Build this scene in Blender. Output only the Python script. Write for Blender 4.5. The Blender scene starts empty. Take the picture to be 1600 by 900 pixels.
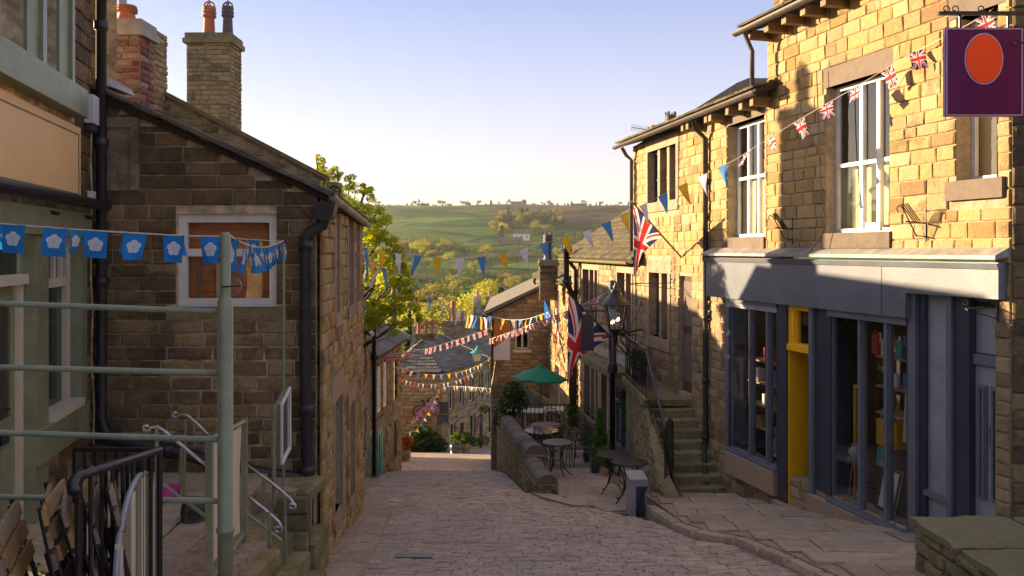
import bpy, math, random
from mathutils import Vector, Matrix
random.seed(11)
R = random.random
def U(a, b): return a + (b - a) * R()
SC = bpy.context.scene
COL = SC.collection
# ------------------------------------------------------------------ camera
F = 1300.0                       # focal length in photo pixels (photo 1600 wide)
cam_d = bpy.data.cameras.new('camera'); cam = bpy.data.objects.new('camera', cam_d); COL.objects.link(cam)
cam.location = (0, 0, 0); cam.rotation_euler = (math.radians(90), 0, 0)
cam_d.sensor_width = 36; cam_d.lens = F / 1600 * 36
cam_d.shift_y = -60 / 1600; cam_d.clip_start = 0.05; cam_d.clip_end = 20000
SC.camera = cam
# ------------------------------------------------------------------ light
SUN_EL = math.radians(11.2); SUN_AZ = math.radians(22.5)      # azimuth: ahead of due left
sun_vec = Vector((-math.cos(SUN_AZ) * math.cos(SUN_EL), math.sin(SUN_AZ) * math.cos(SUN_EL), math.sin(SUN_EL)))
wd = bpy.data.worlds.new('World'); SC.world = wd; wd.use_nodes = True
wn = wd.node_tree.nodes; wl = wd.node_tree.links
sky = wn.new('ShaderNodeTexSky'); sky.sky_type = 'NISHITA'; sky.sun_disc = False
sky.sun_elevation = SUN_EL; sky.sun_rotation = math.radians(270) + SUN_AZ
sky.altitude = 200; sky.air_density = 1.0; sky.dust_density = 1.3; sky.ozone_density = 2.0
bg = wn['Background']; bg.inputs['Strength'].default_value = 0.15
tcw = wn.new('ShaderNodeTexCoord'); sxw = wn.new('ShaderNodeSeparateXYZ'); wl.new(tcw.outputs['Generated'], sxw.inputs[0])
rw_ = wn.new('ShaderNodeValToRGB'); wl.new(sxw.outputs[2], rw_.inputs[0]); KS = 1 / (0.15 * 2 ** 2.16)      # dawn sky gradient, the same all the way round
els = rw_.color_ramp.elements
for _ in range(3): els.new(.5)
for e_, (p_, c_) in zip(els, ((0.0, (.84, .65, .55)), (.06, (.80, .66, .63)), (.16, (.60, .56, .68)), (.30, (.31, .35, .62)), (1.0, (.58, .54, .60)))):
    e_.position = p_; e_.color = (c_[0] * KS, c_[1] * KS, c_[2] * KS, 1)
mw_ = wn.new('ShaderNodeMix'); mw_.data_type = 'RGBA'; mw_.inputs[0].default_value = .88
wl.new(sky.outputs[0], mw_.inputs[6]); wl.new(rw_.outputs[0], mw_.inputs[7]); wl.new(mw_.outputs[2], bg.inputs['Color'])
sl = bpy.data.lights.new('sun', 'SUN'); sl.energy = 3.3; sl.angle = math.radians(0.5); sl.color = (1.0, 0.75, 0.46)
so = bpy.data.objects.new('sun', sl); COL.objects.link(so)
so.rotation_euler = sun_vec.to_track_quat('Z', 'Y').to_euler(); so.location = (-30, 20, 30)
SC.view_settings.view_transform = 'Standard'; SC.view_settings.look = 'None'
SC.view_settings.exposure = 2.36; SC.view_settings.gamma = 1
# ------------------------------------------------------------------ node helpers
def newmat(name):
    m = bpy.data.materials.new(name); m.use_nodes = True
    nt = m.node_tree; b = nt.nodes['Principled BSDF']
    return m, nt, b
def N(nt, t, **k):
    n = nt.nodes.new('ShaderNode' + t)
    for a, v in k.items(): setattr(n, a, v)
    return n
def noise(nt, vec, scale, det=4, rough=.6, dist=0):
    n = N(nt, 'TexNoise'); n.inputs['Scale'].default_value = scale; n.inputs['Detail'].default_value = det
    n.inputs['Roughness'].default_value = rough; n.inputs['Distortion'].default_value = dist
    nt.links.new(vec, n.inputs['Vector']); return n
def ramp(nt, fac, stops, interp='LINEAR'):
    r = N(nt, 'ValToRGB'); r.color_ramp.interpolation = interp
    while len(r.color_ramp.elements) < len(stops): r.color_ramp.elements.new(.5)
    for e, (p, c) in zip(r.color_ramp.elements, stops):
        e.position = p; e.color = (c[0], c[1], c[2], 1) if isinstance(c, tuple) else (c, c, c, 1)
    nt.links.new(fac, r.inputs[0]); return r.outputs[0]
def mix(nt, fac, a, b, mode='MIX'):
    m = N(nt, 'Mix', data_type='RGBA', blend_type=mode)
    for i, v in ((0, fac), (6, a), (7, b)):
        if hasattr(v, 'links') or hasattr(v, 'is_linked'): nt.links.new(v, m.inputs[i])
        elif i == 0: m.inputs[0].default_value = v
        else: m.inputs[i].default_value = (v[0], v[1], v[2], 1) if isinstance(v, tuple) else (v, v, v, 1)
    return m.outputs[2]
def math_(nt, op, a, b=None, c=None):
    m = N(nt, 'Math', operation=op)
    for i, v in enumerate((a, b, c)):
        if v is None: continue
        if hasattr(v, 'is_linked'): nt.links.new(v, m.inputs[i])
        else: m.inputs[i].default_value = v
    return m.outputs[0]
def pos(nt): return N(nt, 'NewGeometry').outputs['Position']
def rnd(nt):
    g = N(nt, 'NewGeometry').outputs['Random Per Island']; o = N(nt, 'ObjectInfo').outputs['Random']
    return math_(nt, 'FRACT', math_(nt, 'ADD', math_(nt, 'MULTIPLY', o, 7.31), math_(nt, 'MULTIPLY', g, 3.7)))
def bump(nt, b, h, strength=.4, dist=.02):
    n = N(nt, 'Bump'); n.inputs['Strength'].default_value = strength; n.inputs['Distance'].default_value = dist
    nt.links.new(h, n.inputs['Height']); nt.links.new(n.outputs[0], b.inputs['Normal'])
def plain(name, col, rough=.6, metal=0, var=.25, scale=6, bmp=.15, spec=.5, dirt=None, dirt_amt=.5):
    m, nt, b = newmat(name); p = pos(nt)
    n1 = noise(nt, p, scale, 6, .65)
    lo = tuple(c * (1 - var) for c in col); hi = tuple(min(1, c * (1 + var)) for c in col)
    c = ramp(nt, n1.outputs[0], [(.3, lo), (.7, hi)])
    if dirt:
        n2 = noise(nt, p, scale * .45, 7, .7, .6)
        c = mix(nt, math_(nt, 'MULTIPLY', ramp(nt, n2.outputs[0], [(.48, 0.), (.62, 1.)]), dirt_amt), c, dirt)
    nt.links.new(c, b.inputs['Base Color']); b.inputs['Roughness'].default_value = rough
    b.inputs['Metallic'].default_value = metal; b.inputs['Specular IOR Level'].default_value = spec
    if bmp:
        n3 = noise(nt, p, scale * 8, 4, .6); bump(nt, b, n3.outputs[0], bmp, .01)
    return m
def stone(name, cols, soot=(.03, .025, .02), amt=.6, moss=None, moss_amt=.4, bmp=.55, fine=40, grain=.35, thr=.5, worn=None):
    m, nt, b = newmat(name); p = pos(nt); r = rnd(nt)
    k = len(cols) - 1
    c = ramp(nt, r, [(i / k, cc) for i, cc in enumerate(cols)])
    big = noise(nt, p, 2.6, 6, .7, .4)
    # soot sits differently on each stone
    s_in = math_(nt, 'ADD', big.outputs[0], math_(nt, 'MULTIPLY', math_(nt, 'SUBTRACT', math_(nt, 'FRACT', math_(nt, 'MULTIPLY', r, 13.7)), .5), .28))
    sm = ramp(nt, s_in, [(thr, 0.), (thr + .14, 1.)])
    det = noise(nt, p, 11, 7, .72, .5)
    sm2 = math_(nt, 'MULTIPLY', sm, ramp(nt, det.outputs[0], [(.36, .25), (.56, 1.)]))
    c = mix(nt, math_(nt, 'MULTIPLY', sm2, amt), c, soot)
    fn = noise(nt, p, fine, 5, .7)
    c = mix(nt, grain * 1.4, c, ramp(nt, fn.outputs[0], [(.3, .25), (.7, 1.0)]), 'MULTIPLY')
    c = mix(nt, grain, c, ramp(nt, det.outputs[0], [(.35, .45), (.6, 1.0)]), 'MULTIPLY')
    if worn:
        wn_ = noise(nt, p, .42, 5, .65, .8); c = mix(nt, math_(nt, 'MULTIPLY', ramp(nt, wn_.outputs[0], [(.42, 0.), (.58, 1.)]), .6), c, worn)
        wn2 = noise(nt, p, 1.6, 6, .7, 1.2); c = mix(nt, .45, c, ramp(nt, wn2.outputs[0], [(.36, .6), (.56, 1.)]), 'MULTIPLY')
    if moss:
        mn = noise(nt, p, 4.3, 6, .75, .3)
        c = mix(nt, math_(nt, 'MULTIPLY', ramp(nt, mn.outputs[0], [(.5, 0.), (.62, 1.)]), moss_amt), c, moss)
    nt.links.new(c, b.inputs['Base Color']); b.inputs['Roughness'].default_value = .88
    b.inputs['Specular IOR Level'].default_value = .25
    h = math_(nt, 'ADD', math_(nt, 'MULTIPLY', det.outputs[0], 1.6), math_(nt, 'MULTIPLY', fn.outputs[0], .5))
    bump(nt, b, h, bmp, .03)
    return m
M = {}
M['gold'] = stone('gold_sandstone', [(.33, .21, .08), (.46, .31, .125), (.52, .36, .155), (.40, .275, .125), (.56, .42, .22), (.27, .17, .075)], (.14, .09, .05), .7, thr=.56, bmp=.55, grain=.25)
M['gold_m'] = plain('gold_mortar', (.36, .28, .18), .95, 0, .35, 9, .5, .1)
M['sooty'] = stone('sooty_gritstone', [(.26, .17, .085), (.34, .23, .11), (.19, .13, .075), (.46, .33, .16), (.28, .19, .105), (.21, .145, .09)], (.055, .042, .033), .7, moss=(.10, .105, .045), moss_amt=.4, thr=.45, bmp=.8)
M['sooty_m'] = plain('pale_lime_mortar', (.50, .40, .27), .95, 0, .45, 7, .5, .1, (.07, .06, .05), .6)
M['patch'] = stone('patch_sandstone', [(.38, .26, .12), (.50, .35, .17), (.26, .17, .09), (.54, .39, .20)], (.07, .05, .04), .7, thr=.47, bmp=.7)
M['patch_m'] = plain('grey_cement_mortar', (.36, .32, .28), .95, 0, .3, 9, .4, .1)
M['mid'] = stone('weathered_sandstone', [(.42, .30, .155), (.50, .365, .19), (.34, .245, .14), (.55, .41, .22), (.44, .33, .19)], (.11, .08, .055), .6, thr=.5, bmp=.5)
M['mid_m'] = plain('weathered_mortar', (.24, .20, .145), .95, 0, .35, 9, .4, .1)
M['patch2'] = stone('pale_thin_coursed_stone', [(.36, .275, .13), (.43, .33, .16), (.28, .215, .115), (.47, .365, .20), (.33, .25, .135)], (.06, .05, .035), .7, moss=(.13, .14, .05), moss_amt=.3, thr=.5, bmp=.5)
M['slab_moss'] = stone('mossy_slab', [(.23, .21, .12), (.27, .24, .14)], (.10, .09, .06), .6, moss=(.16, .18, .05), moss_amt=.6, bmp=.4)
M['ash_dark'] = stone('darkened_dressed_stone', [(.42, .32, .19), (.37, .28, .175), (.30, .23, .15)], (.08, .06, .05), .65, thr=.5, bmp=.3)
M['door_b'] = stone('brown_purple_door', [(.13, .085, .07), (.14, .09, .075)], (.07, .05, .045), .4, bmp=.1)
M['green_st'] = stone('mossy_gritstone', [(.34, .275, .14), (.41, .33, .17), (.28, .23, .13), (.45, .36, .19)], (.10, .085, .055), .6, moss=(.13, .15, .035), moss_amt=.65, bmp=.7)
M['ashlar'] = stone('ashlar_dressings', [(.38, .275, .18), (.43, .315, .21), (.33, .245, .165)], (.06, .045, .035), .5, thr=.56, bmp=.25, grain=.2)
M['lintel'] = stone('painted_lintel', [(.185, .145, .115), (.20, .155, .12)], (.09, .07, .055), .5, thr=.55, bmp=.2, grain=.2)
M['brick'] = stone('painted_red_brick', [(.30, .085, .055), (.42, .22, .17), (.46, .32, .27), (.24, .07, .05), (.40, .26, .21)], (.05, .035, .03), .6, thr=.52, bmp=.5)
M['sett'] = stone('street_setts', [(.50, .375, .28), (.57, .435, .33), (.43, .33, .255), (.62, .485, .37), (.50, .39, .30)], (.26, .20, .17), .5, thr=.5, bmp=.3, grain=.25, fine=30, worn=(.34, .29, .27))
M['joint'] = plain('sandy_sett_joints', (.32, .24, .18), .95, 0, .4, 12, .4, .1)
M['flag'] = stone('yorkstone_flags', [(.48, .37, .27), (.54, .42, .31), (.43, .335, .25), (.50, .395, .28)], (.25, .20, .15), .5, moss=(.13, .13, .06), moss_amt=.35, bmp=.35)
M['slate'] = stone('stone_slates', [(.18, .155, .13), (.23, .20, .16), (.14, .125, .11), (.27, .23, .175)], (.03, .028, .026), .5, moss=(.15, .13, .045), moss_amt=.25, bmp=.4)
M['moss'] = stone('mossy_stone_slates', [(.12, .098, .06), (.16, .13, .075), (.10, .083, .055)], (.05, .04, .03), .5, moss=(.20, .17, .04), moss_amt=.85, bmp=.8)
M['iron'] = plain('black_iron', (.012, .012, .014), .38, 0, .3, 20, .15, .5)
M['pipe'] = plain('black_painted_pipe', (.022, .021, .026), .42, 0, .35, 9, .2, .5, (.05, .055, .03), .3)
M['gutter'] = plain('brown_gutter', (.075, .06, .05), .5, 0, .3, 8, .2)
M['green_gut'] = plain('mossy_green_gutter', (.16, .15, .05), .6, 0, .3, 8, .2)
M['disc'] = plain('faded_terracotta_disc', (.34, .15, .09), .5, 0, .1, 5, .05)
M['wgutter'] = plain('weathered_white_gutter', (.42, .37, .30), .6, 0, .35, 9, .2, .4, (.12, .10, .07), .6)
M['sage'] = plain('sage_green_paint', (.22, .245, .14), .45, 0, .15, 5, .15, .5, (.07, .075, .05), .3)
M['rail'] = plain('sage_green_rail', (.22, .24, .15), .35, 0, .15, 8, .1, .5, (.08, .08, .06), .25)
M['grail'] = plain('galvanised_rail', (.42, .42, .42), .3, .8, .2, 20, .1)
M['white'] = plain('white_window_paint', (.74, .73, .69), .4, 0, .06, 4, .1, .5, (.45, .42, .36), .3)
M['cream'] = plain('cream_window_paint', (.60, .53, .42), .45, 0, .1, 4, .1)
M['blueg'] = plain('blue_grey_paint', (.145, .158, .185), .33, 0, .10, 3, .08, .5, (.07, .078, .095), .35)
M['blueg_p'] = plain('pale_blue_grey_panel', (.28, .30, .325), .35, 0, .22, 2, .1, .5)
M['navy'] = plain('dark_navy_paint', (.045, .052, .072), .3, 0, .15, 4, .08)
M['yellow'] = plain('yellow_door_paint', (.90, .48, .01), .35, 0, .08, 4, .08)
M['turq'] = plain('turquoise_paint', (.02, .36, .34), .4, 0, .1, 4, .1)
M['sign'] = plain('peach_sign_board', (.80, .50, .22), .6, 0, .05, 2, .05)
M['signe'] = plain('sign_pinstripe', (.16, .15, .09), .6, 0, .1, 2, 0)
M['purple'] = plain('purple_sign_enamel', (.11, .006, .085), .22, 0, .08, 3, .03)
M['orange'] = plain('orange_red_enamel', (.95, .075, .004), .35, 0, .02, 3, 0)
M['lilac'] = plain('lilac_edging', (.62, .50, .66), .4, 0, .05, 3, 0)
M['wood'] = stone('weathered_teak', [(.34, .22, .12), (.60, .33, .11), (.42, .32, .22), (.26, .18, .12)], (.05, .04, .03), .4, bmp=.3)
M['timber'] = plain('aged_timber', (.20, .125, .06), .7, 0, .35, 9, .3)
M['pole'] = plain('telegraph_pole_wood', (.12, .09, .06), .8, 0, .3, 9, .3)
M['terra'] = plain('terracotta', (.42, .13, .065), .7, 0, .2, 9, .2, .4, (.12, .06, .04), .4)
M['darkpot'] = plain('sooty_chimney_pot', (.075, .06, .055), .6, 0, .3, 9, .2)
M['lead'] = plain('lead_flashing', (.30, .28, .25), .55, .1, .3, 7, .2, .4, (.16, .15, .12), .5)
M['canvas'] = plain('cream_canvas', (.58, .51, .38), .85, 0, .06, 3, .1)
M['green_c'] = plain('green_canvas', (.004, .19, .10), .8, 0, .15, 6, .1)
M['grey_c'] = plain('grey_striped_canvas', (.20, .21, .16), .85, 0, .2, 6, .1)
M['pink'] = plain('pink_plastic', (.60, .03, .26), .4, 0, .05, 5, 0)
M['plastic'] = plain('white_plastic', (.62, .60, .57), .4, 0, .06, 5, 0)
M['glasstop'] = plain('dark_glass_table', (.03, .035, .042), .12, 0, .1, 5, 0, .6)
M['greybox'] = plain('grey_cabinet', (.30, .31, .33), .4, 0, .1, 5, 0)
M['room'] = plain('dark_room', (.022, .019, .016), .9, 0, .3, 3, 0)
M['render_o'] = plain('orange_board', (.42, .15, .03), .7, 0, .08, 3, 0)
M['render_w'] = plain('white_board', (.60, .57, .58), .6, 0, .05, 3, 0)
M['cone'] = plain('concrete', (.32, .29, .25), .9, 0, .25, 7, .4)
M['shelf'] = plain('pine_shelf', (.34, .21, .10), .6, 0, .2, 8, .1)
M['lampglass'] = plain('frosted_lamp_glass', (.55, .55, .50), .2, 0, .05, 5, 0)
M['verdigris'] = plain('verdigris_lamp', (.03, .27, .23), .5, 0, .2, 9, .1)
M['soil'] = plain('dark_soil', (.035, .028, .02), .95, 0, .3, 10, .3)
def cloth(name, col, tr=.35):
    m, nt, b = newmat(name); p = pos(nt); n = noise(nt, p, 14, 3)
    c = ramp(nt, n.outputs[0], [(.3, tuple(x * .88 for x in col)), (.7, tuple(min(1, x * 1.05) for x in col))])
    nt.links.new(c, b.inputs['Base Color']); b.inputs['Roughness'].default_value = .8
    t = N(nt, 'BsdfTranslucent'); nt.links.new(c, t.inputs[0]); mx = N(nt, 'MixShader'); mx.inputs[0].default_value = tr
    nt.links.new(b.outputs[0], mx.inputs[1]); nt.links.new(t.outputs[0], mx.inputs[2])
    nt.links.new(mx.outputs[0], nt.nodes['Material Output'].inputs[0]); return m
M['c_yel'] = cloth('yellow_cloth', (.85, .50, .03)); M['c_blu'] = cloth('blue_cloth', (.09, .27, .62))
M['c_whi'] = cloth('white_cloth', (.74, .70, .78)); M['c_red'] = cloth('red_cloth', (.65, .06, .06))
def sm(nt, a, b):           # 1 where a<b
    return math_(nt, 'LESS_THAN', a, b)
def flag_mat(name, kind):
    m, nt, b = newmat(name); uv = N(nt, 'UVMap'); s = N(nt, 'SeparateXYZ'); nt.links.new(uv.outputs[0], s.inputs[0])
    x = math_(nt, 'SUBTRACT', s.outputs[0], .5); y = math_(nt, 'SUBTRACT', s.outputs[1], .5)
    ax = math_(nt, 'ABSOLUTE', x); ay = math_(nt, 'ABSOLUTE', y)
    if kind == 'union':
        d = math_(nt, 'ABSOLUTE', math_(nt, 'SUBTRACT', ax, ay))
        dr = math_(nt, 'SUBTRACT', ax, ay)
        sg = math_(nt, 'SIGN', math_(nt, 'MULTIPLY', x, y))
        off = math_(nt, 'MULTIPLY', dr, sg)
        c = mix(nt, sm(nt, d, .115), (.035, .035, .15), (.72, .68, .70))
        redd = math_(nt, 'MULTIPLY', sm(nt, math_(nt, 'ABSOLUTE', math_(nt, 'SUBTRACT', off, .035)), .035), 1.0)
        c = mix(nt, redd, c, (.62, .025, .035))
        wc = math_(nt, 'MAXIMUM', sm(nt, ax, .10), sm(nt, ay, .16)); c = mix(nt, wc, c, (.74, .70, .70))
        rc = math_(nt, 'MAXIMUM', sm(nt, ax, .06), sm(nt, ay, .095)); c = mix(nt, rc, c, (.66, .025, .035))
    elif kind == 'george':
        c = mix(nt, math_(nt, 'MAXIMUM', sm(nt, ax, .1), sm(nt, ay, .13)), (.72, .68, .66), (.62, .03, .03))
    elif kind == 'rose':
        yy = math_(nt, 'MULTIPLY', y, 1.32); r = math_(nt, 'SQRT', math_(nt, 'ADD', math_(nt, 'MULTIPLY', x, x), math_(nt, 'MULTIPLY', yy, yy)))
        th = math_(nt, 'ARCTAN2', x, yy)
        pet = math_(nt, 'ABSOLUTE', math_(nt, 'COSINE', math_(nt, 'MULTIPLY', th, 2.5)))
        rim = math_(nt, 'ADD', math_(nt, 'MULTIPLY', pet, .075), .27)
        c = mix(nt, sm(nt, r, rim), (.015, .20, .56), (.66, .68, .74))
        for r0, w in ((.23, .012), (.15, .010), (.08, .012)):
            ring = sm(nt, math_(nt, 'ABSOLUTE', math_(nt, 'SUBTRACT', r, math_(nt, 'ADD', math_(nt, 'MULTIPLY', pet, r0 * .2), r0 * .9))), w)
            c = mix(nt, ring, c, (.30, .38, .52))
        c = mix(nt, sm(nt, r, .05), c, (.55, .50, .30))
    elif kind == 'eu':
        c = mix(nt, sm(nt, math_(nt, 'ABSOLUTE', math_(nt, 'SUBTRACT', math_(nt, 'SQRT', math_(nt, 'ADD', math_(nt, 'MULTIPLY', x, x), math_(nt, 'MULTIPLY', y, y))), .2)), .05), (.02, .16, .58), (.5, .6, .75))
    nt.links.new(c, b.inputs['Base Color']); b.inputs['Roughness'].default_value = .75
    t = N(nt, 'BsdfTranslucent'); nt.links.new(c, t.inputs[0]); mx = N(nt, 'MixShader'); mx.inputs[0].default_value = .35
    nt.links.new(b.outputs[0], mx.inputs[1]); nt.links.new(t.outputs[0], mx.inputs[2])
    nt.links.new(mx.outputs[0], nt.nodes['Material Output'].inputs[0]); return m
for k in ('union', 'george', 'rose', 'eu'): M['f_' + k] = flag_mat(k + '_flag_cloth', k)
def glass(name, tint=(.9, .92, .92)):
    m, nt, b = newmat(name)
    tr = N(nt, 'BsdfTransparent'); tr.inputs[0].default_value = (*tint, 1)
    gl = N(nt, 'BsdfGlossy'); gl.inputs['Roughness'].default_value = .02; gl.inputs[0].default_value = (1, 1, 1, 1)
    ge = N(nt, 'NewGeometry'); dt = N(nt, 'VectorMath', operation='DOT_PRODUCT'); nt.links.new(ge.outputs['Normal'], dt.inputs[0]); nt.links.new(ge.outputs['Incoming'], dt.inputs[1])
    fz = math_(nt, 'POWER', math_(nt, 'SUBTRACT', 1., math_(nt, 'ABSOLUTE', dt.outputs['Value'])), 4.)
    nz = noise(nt, pos(nt), 1.7, 2); bp = N(nt, 'Bump'); bp.inputs['Strength'].default_value = .05; bp.inputs['Distance'].default_value = .05
    nt.links.new(nz.outputs[0], bp.inputs['Height']); nt.links.new(bp.outputs[0], gl.inputs['Normal'])
    mx = N(nt, 'MixShader'); nt.links.new(math_(nt, 'ADD', math_(nt, 'MULTIPLY', fz, .9), .08), mx.inputs[0])
    nt.links.new(tr.outputs[0], mx.inputs[1]); nt.links.new(gl.outputs[0], mx.inputs[2])
    nt.links.new(mx.outputs[0], nt.nodes['Material Output'].inputs[0]); return m
M['glass'] = glass('window_glass')
M['dglass'] = plain('dark_window_pane', (.02, .022, .022), .06, 0, .5, 1.5, 0, .8)
M['curtain'] = plain('etched_curtain', (.50, .47, .30), .8, 0, .10, 3, .1)
M['blind'] = plain('cream_roller_blind', (.62, .47, .23), .85, 0, .05, 3, .05)
M['rust_c'] = plain('rust_wooden_blind', (.50, .15, .035), .55, 0, .3, 3, .1)
M['net'] = plain('grey_net_curtain', (.16, .15, .13), .9, 0, .3, 5, .1)
def emis(name, col, s):
    m, nt, b = newmat(name); b.inputs['Emission Color'].default_value = (*col, 1); b.inputs['Emission Strength'].default_value = s; b.inputs['Base Color'].default_value = (*col, 1); return m
M['flame'] = emis('lit_gas_mantle', (1, .55, .15), 7)
def leafm(name, cols, tr=.45):
    m, nt, b = newmat(name); r = rnd(nt); k = len(cols) - 1
    c = ramp(nt, r, [(i / k, cc) for i, cc in enumerate(cols)])
    n = noise(nt, pos(nt), 1.2, 3); c = mix(nt, .35, c, ramp(nt, n.outputs[0], [(.35, .35), (.65, 1.)]), 'MULTIPLY')
    nt.links.new(c, b.inputs['Base Color']); b.inputs['Roughness'].default_value = .6; b.inputs['Specular IOR Level'].default_value = .2
    t = N(nt, 'BsdfTranslucent'); nt.links.new(mix(nt, 1., c, (1., 1., .6), 'MULTIPLY'), t.inputs[0]); mx = N(nt, 'MixShader'); mx.inputs[0].default_value = tr
    nt.links.new(b.outputs[0], mx.inputs[1]); nt.links.new(t.outputs[0], mx.inputs[2])
    nt.links.new(mx.outputs[0], nt.nodes['Material Output'].inputs[0]); return m
M['l_near'] = leafm('spring_leaves', [(.50, .55, .05), (.62, .62, .06), (.38, .46, .04), (.70, .62, .09)], .65)
M['l_lime'] = leafm('lime_leaves', [(.46, .44, .03), (.55, .50, .04), (.36, .38, .03)])
M['l_gold'] = leafm('golden_buds', [(.33, .29, .06), (.41, .35, .075), (.26, .23, .05)])
M['l_green'] = leafm('green_leaves', [(.09, .15, .03), (.13, .19, .035), (.065, .11, .025)])
M['l_dark'] = leafm('dark_conifer_leaves', [(.025, .045, .018), (.035, .06, .022), (.02, .035, .015)], .25)
M['l_box'] = leafm('clipped_box_leaves', [(.08, .17, .02), (.12, .22, .03), (.06, .12, .02)], .3)
M['l_ivy'] = leafm('ivy_leaves', [(.04, .085, .02), (.06, .11, .025), (.03, .06, .015), (.08, .12, .03)], .3)
M['l_red'] = leafm('red_flowers', [(.45, .05, .03), (.5, .16, .03), (.4, .02, .06)], .3)
M['bark'] = plain('bark', (.09, .07, .045), .9, 0, .3, 9, .4)

# ------------------------------------------------------------------ mesh helpers
def Pw(px, py, Y): return Vector(((px - 800) / F * Y, Y, (390 - py) / F * Y))
LOC = {}
def wloc(o): return LOC.get(o.name, Vector((0, 0, 0))) if o else Vector((0, 0, 0))
class MB:
    def __init__(s): s.v = []; s.f = []; s.m = []; s.uv = None; s.cur = 0
    def add(s, vs, fs):
        b = len(s.v); s.v += [Vector(p) for p in vs]
        for f in fs: s.f.append(tuple(i + b for i in f)); s.m.append(s.cur)
        return s
    def box(s, a0, a1, b0, b1, c0, c1, T=None):
        T = T or (lambda a, b, c: Vector((a, b, c)))
        vs = [T(a, b, c) for c in (c0, c1) for b in (b0, b1) for a in (a0, a1)]
        return s.add(vs, [(0, 2, 3, 1), (4, 5, 7, 6), (0, 1, 5, 4), (2, 6, 7, 3), (0, 4, 6, 2), (1, 3, 7, 5)])
    def quad(s, a, b, c, d): return s.add([a, b, c, d], [(0, 1, 2, 3)])
    def tube(s, pts, r, seg=8, caps=True):
        pts = [Vector(p) for p in pts]; n = len(pts); rs = r if isinstance(r, (list, tuple)) else [r] * n
        b = len(s.v); prev = None
        for i, p in enumerate(pts):
            t = (pts[min(i + 1, n - 1)] - pts[max(i - 1, 0)])
            t = t.normalized() if t.length > 1e-9 else Vector((0, 0, 1))
            if prev is None: u = t.orthogonal().normalized()
            else:
                u = prev - t * prev.dot(t); u = u.normalized() if u.length > 1e-6 else t.orthogonal().normalized()
            prev = u; w = t.cross(u)
            for k in range(seg):
                a = 2 * math.pi * k / seg; s.v.append(p + (u * math.cos(a) + w * math.sin(a)) * rs[i])
        for i in range(n - 1):
            for k in range(seg):
                k2 = (k + 1) % seg; s.f.append((b + i * seg + k, b + i * seg + k2, b + (i + 1) * seg + k2, b + (i + 1) * seg + k)); s.m.append(s.cur)
        if caps:
            s.f.append(tuple(b + k for k in range(seg))); s.m.append(s.cur)
            s.f.append(tuple(b + (n - 1) * seg + k for k in range(seg))); s.m.append(s.cur)
        return s
    def lathe(s, c, prof, seg=16, axis=None):
        c = Vector(c); b = len(s.v); n = len(prof)
        for r, z in prof:
            for k in range(seg):
                a = 2 * math.pi * k / seg; q = Vector((r * math.cos(a), r * math.sin(a), z))
                if axis: q = axis @ q
                s.v.append(c + q)
        for i in range(n - 1):
            for k in range(seg):
                k2 = (k + 1) % seg; s.f.append((b + i * seg + k, b + i * seg + k2, b + (i + 1) * seg + k2, b + (i + 1) * seg + k)); s.m.append(s.cur)
        s.f.append(tuple(b + k for k in range(seg))); s.m.append(s.cur)
        s.f.append(tuple(b + (n - 1) * seg + k for k in range(seg))); s.m.append(s.cur)
        return s
    def prism(s, poly, ext, T=None):
        """poly: list of 3D points, ext: vector"""
        poly = [Vector(p) for p in poly]; n = len(poly); e = Vector(ext)
        return s.add(poly + [p + e for p in poly], [tuple(range(n)), tuple(range(2 * n - 1, n - 1, -1))] + [(i, (i + 1) % n, (i + 1) % n + n, i + n) for i in range(n)])
    def mesh(s, name, mats, origin, smooth=False, uv=None):
        me = bpy.data.meshes.new(name); me.from_pydata([v - origin for v in s.v], [], s.f)
        for m in (mats if isinstance(mats, (list, tuple)) else [mats]): me.materials.append(m)
        if s.cur or any(s.m): me.polygons.foreach_set('material_index', s.m)
        if smooth: me.polygons.foreach_set('use_smooth', [True] * len(s.f))
        if uv is not None:
            l = me.uv_layers.new(name='UVMap')
            for lp in me.loops: l.data[lp.index].uv = uv[lp.vertex_index]
        me.update(); return me
def place(name, me, parent, origin):
    o = bpy.data.objects.new(name, me); COL.objects.link(o)
    o.location = origin - wloc(parent)
    if parent: o.parent = parent
    LOC[o.name] = Vector(origin); return o
def mk(name, mb, mat, parent=None, smooth=False, uv=None, kind=None, origin=None):
    if origin is None:
        xs = [v.x for v in mb.v]; ys = [v.y for v in mb.v]; zs = [v.z for v in mb.v]
        origin = Vector(((min(xs) + max(xs)) / 2, (min(ys) + max(ys)) / 2, min(zs)))
    o = place(name, mb.mesh(name, mat, origin, smooth, uv), parent, origin)
    if kind: o['kind'] = kind
    return o
def thing(name, label, cat, loc=(0, 0, 0), group=None):
    o = bpy.data.objects.new(name, None); COL.objects.link(o); o.location = loc; LOC[o.name] = Vector(loc)
    o.empty_display_size = .2
    return tag(o, label, cat, group)
def tag(o, label, cat, group=None):
    o['label'] = label; o['category'] = cat
    if group: o['group'] = group
    return o
def kids(o): return [c for c in bpy.data.objects if c.parent == o]
def dup(root, kidmap, loc, rz=0, label=None, sc=1):
    r = root.copy(); COL.objects.link(r); r.location = loc; r.rotation_euler = (0, 0, rz); r.scale = (sc, sc, sc)
    if label: r['label'] = label
    for c, subs in kidmap:
        d = c.copy(); COL.objects.link(d); d.parent = r
        for g in subs:
            h = g.copy(); COL.objects.link(h); h.parent = d
    return r
def kidtree(root):
    ch = {}
    for o in COL.objects:
        if o.parent: ch.setdefault(o.parent.name, []).append(o)
    return [(c, ch.get(c.name, [])) for c in ch.get(root.name, [])]

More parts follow.
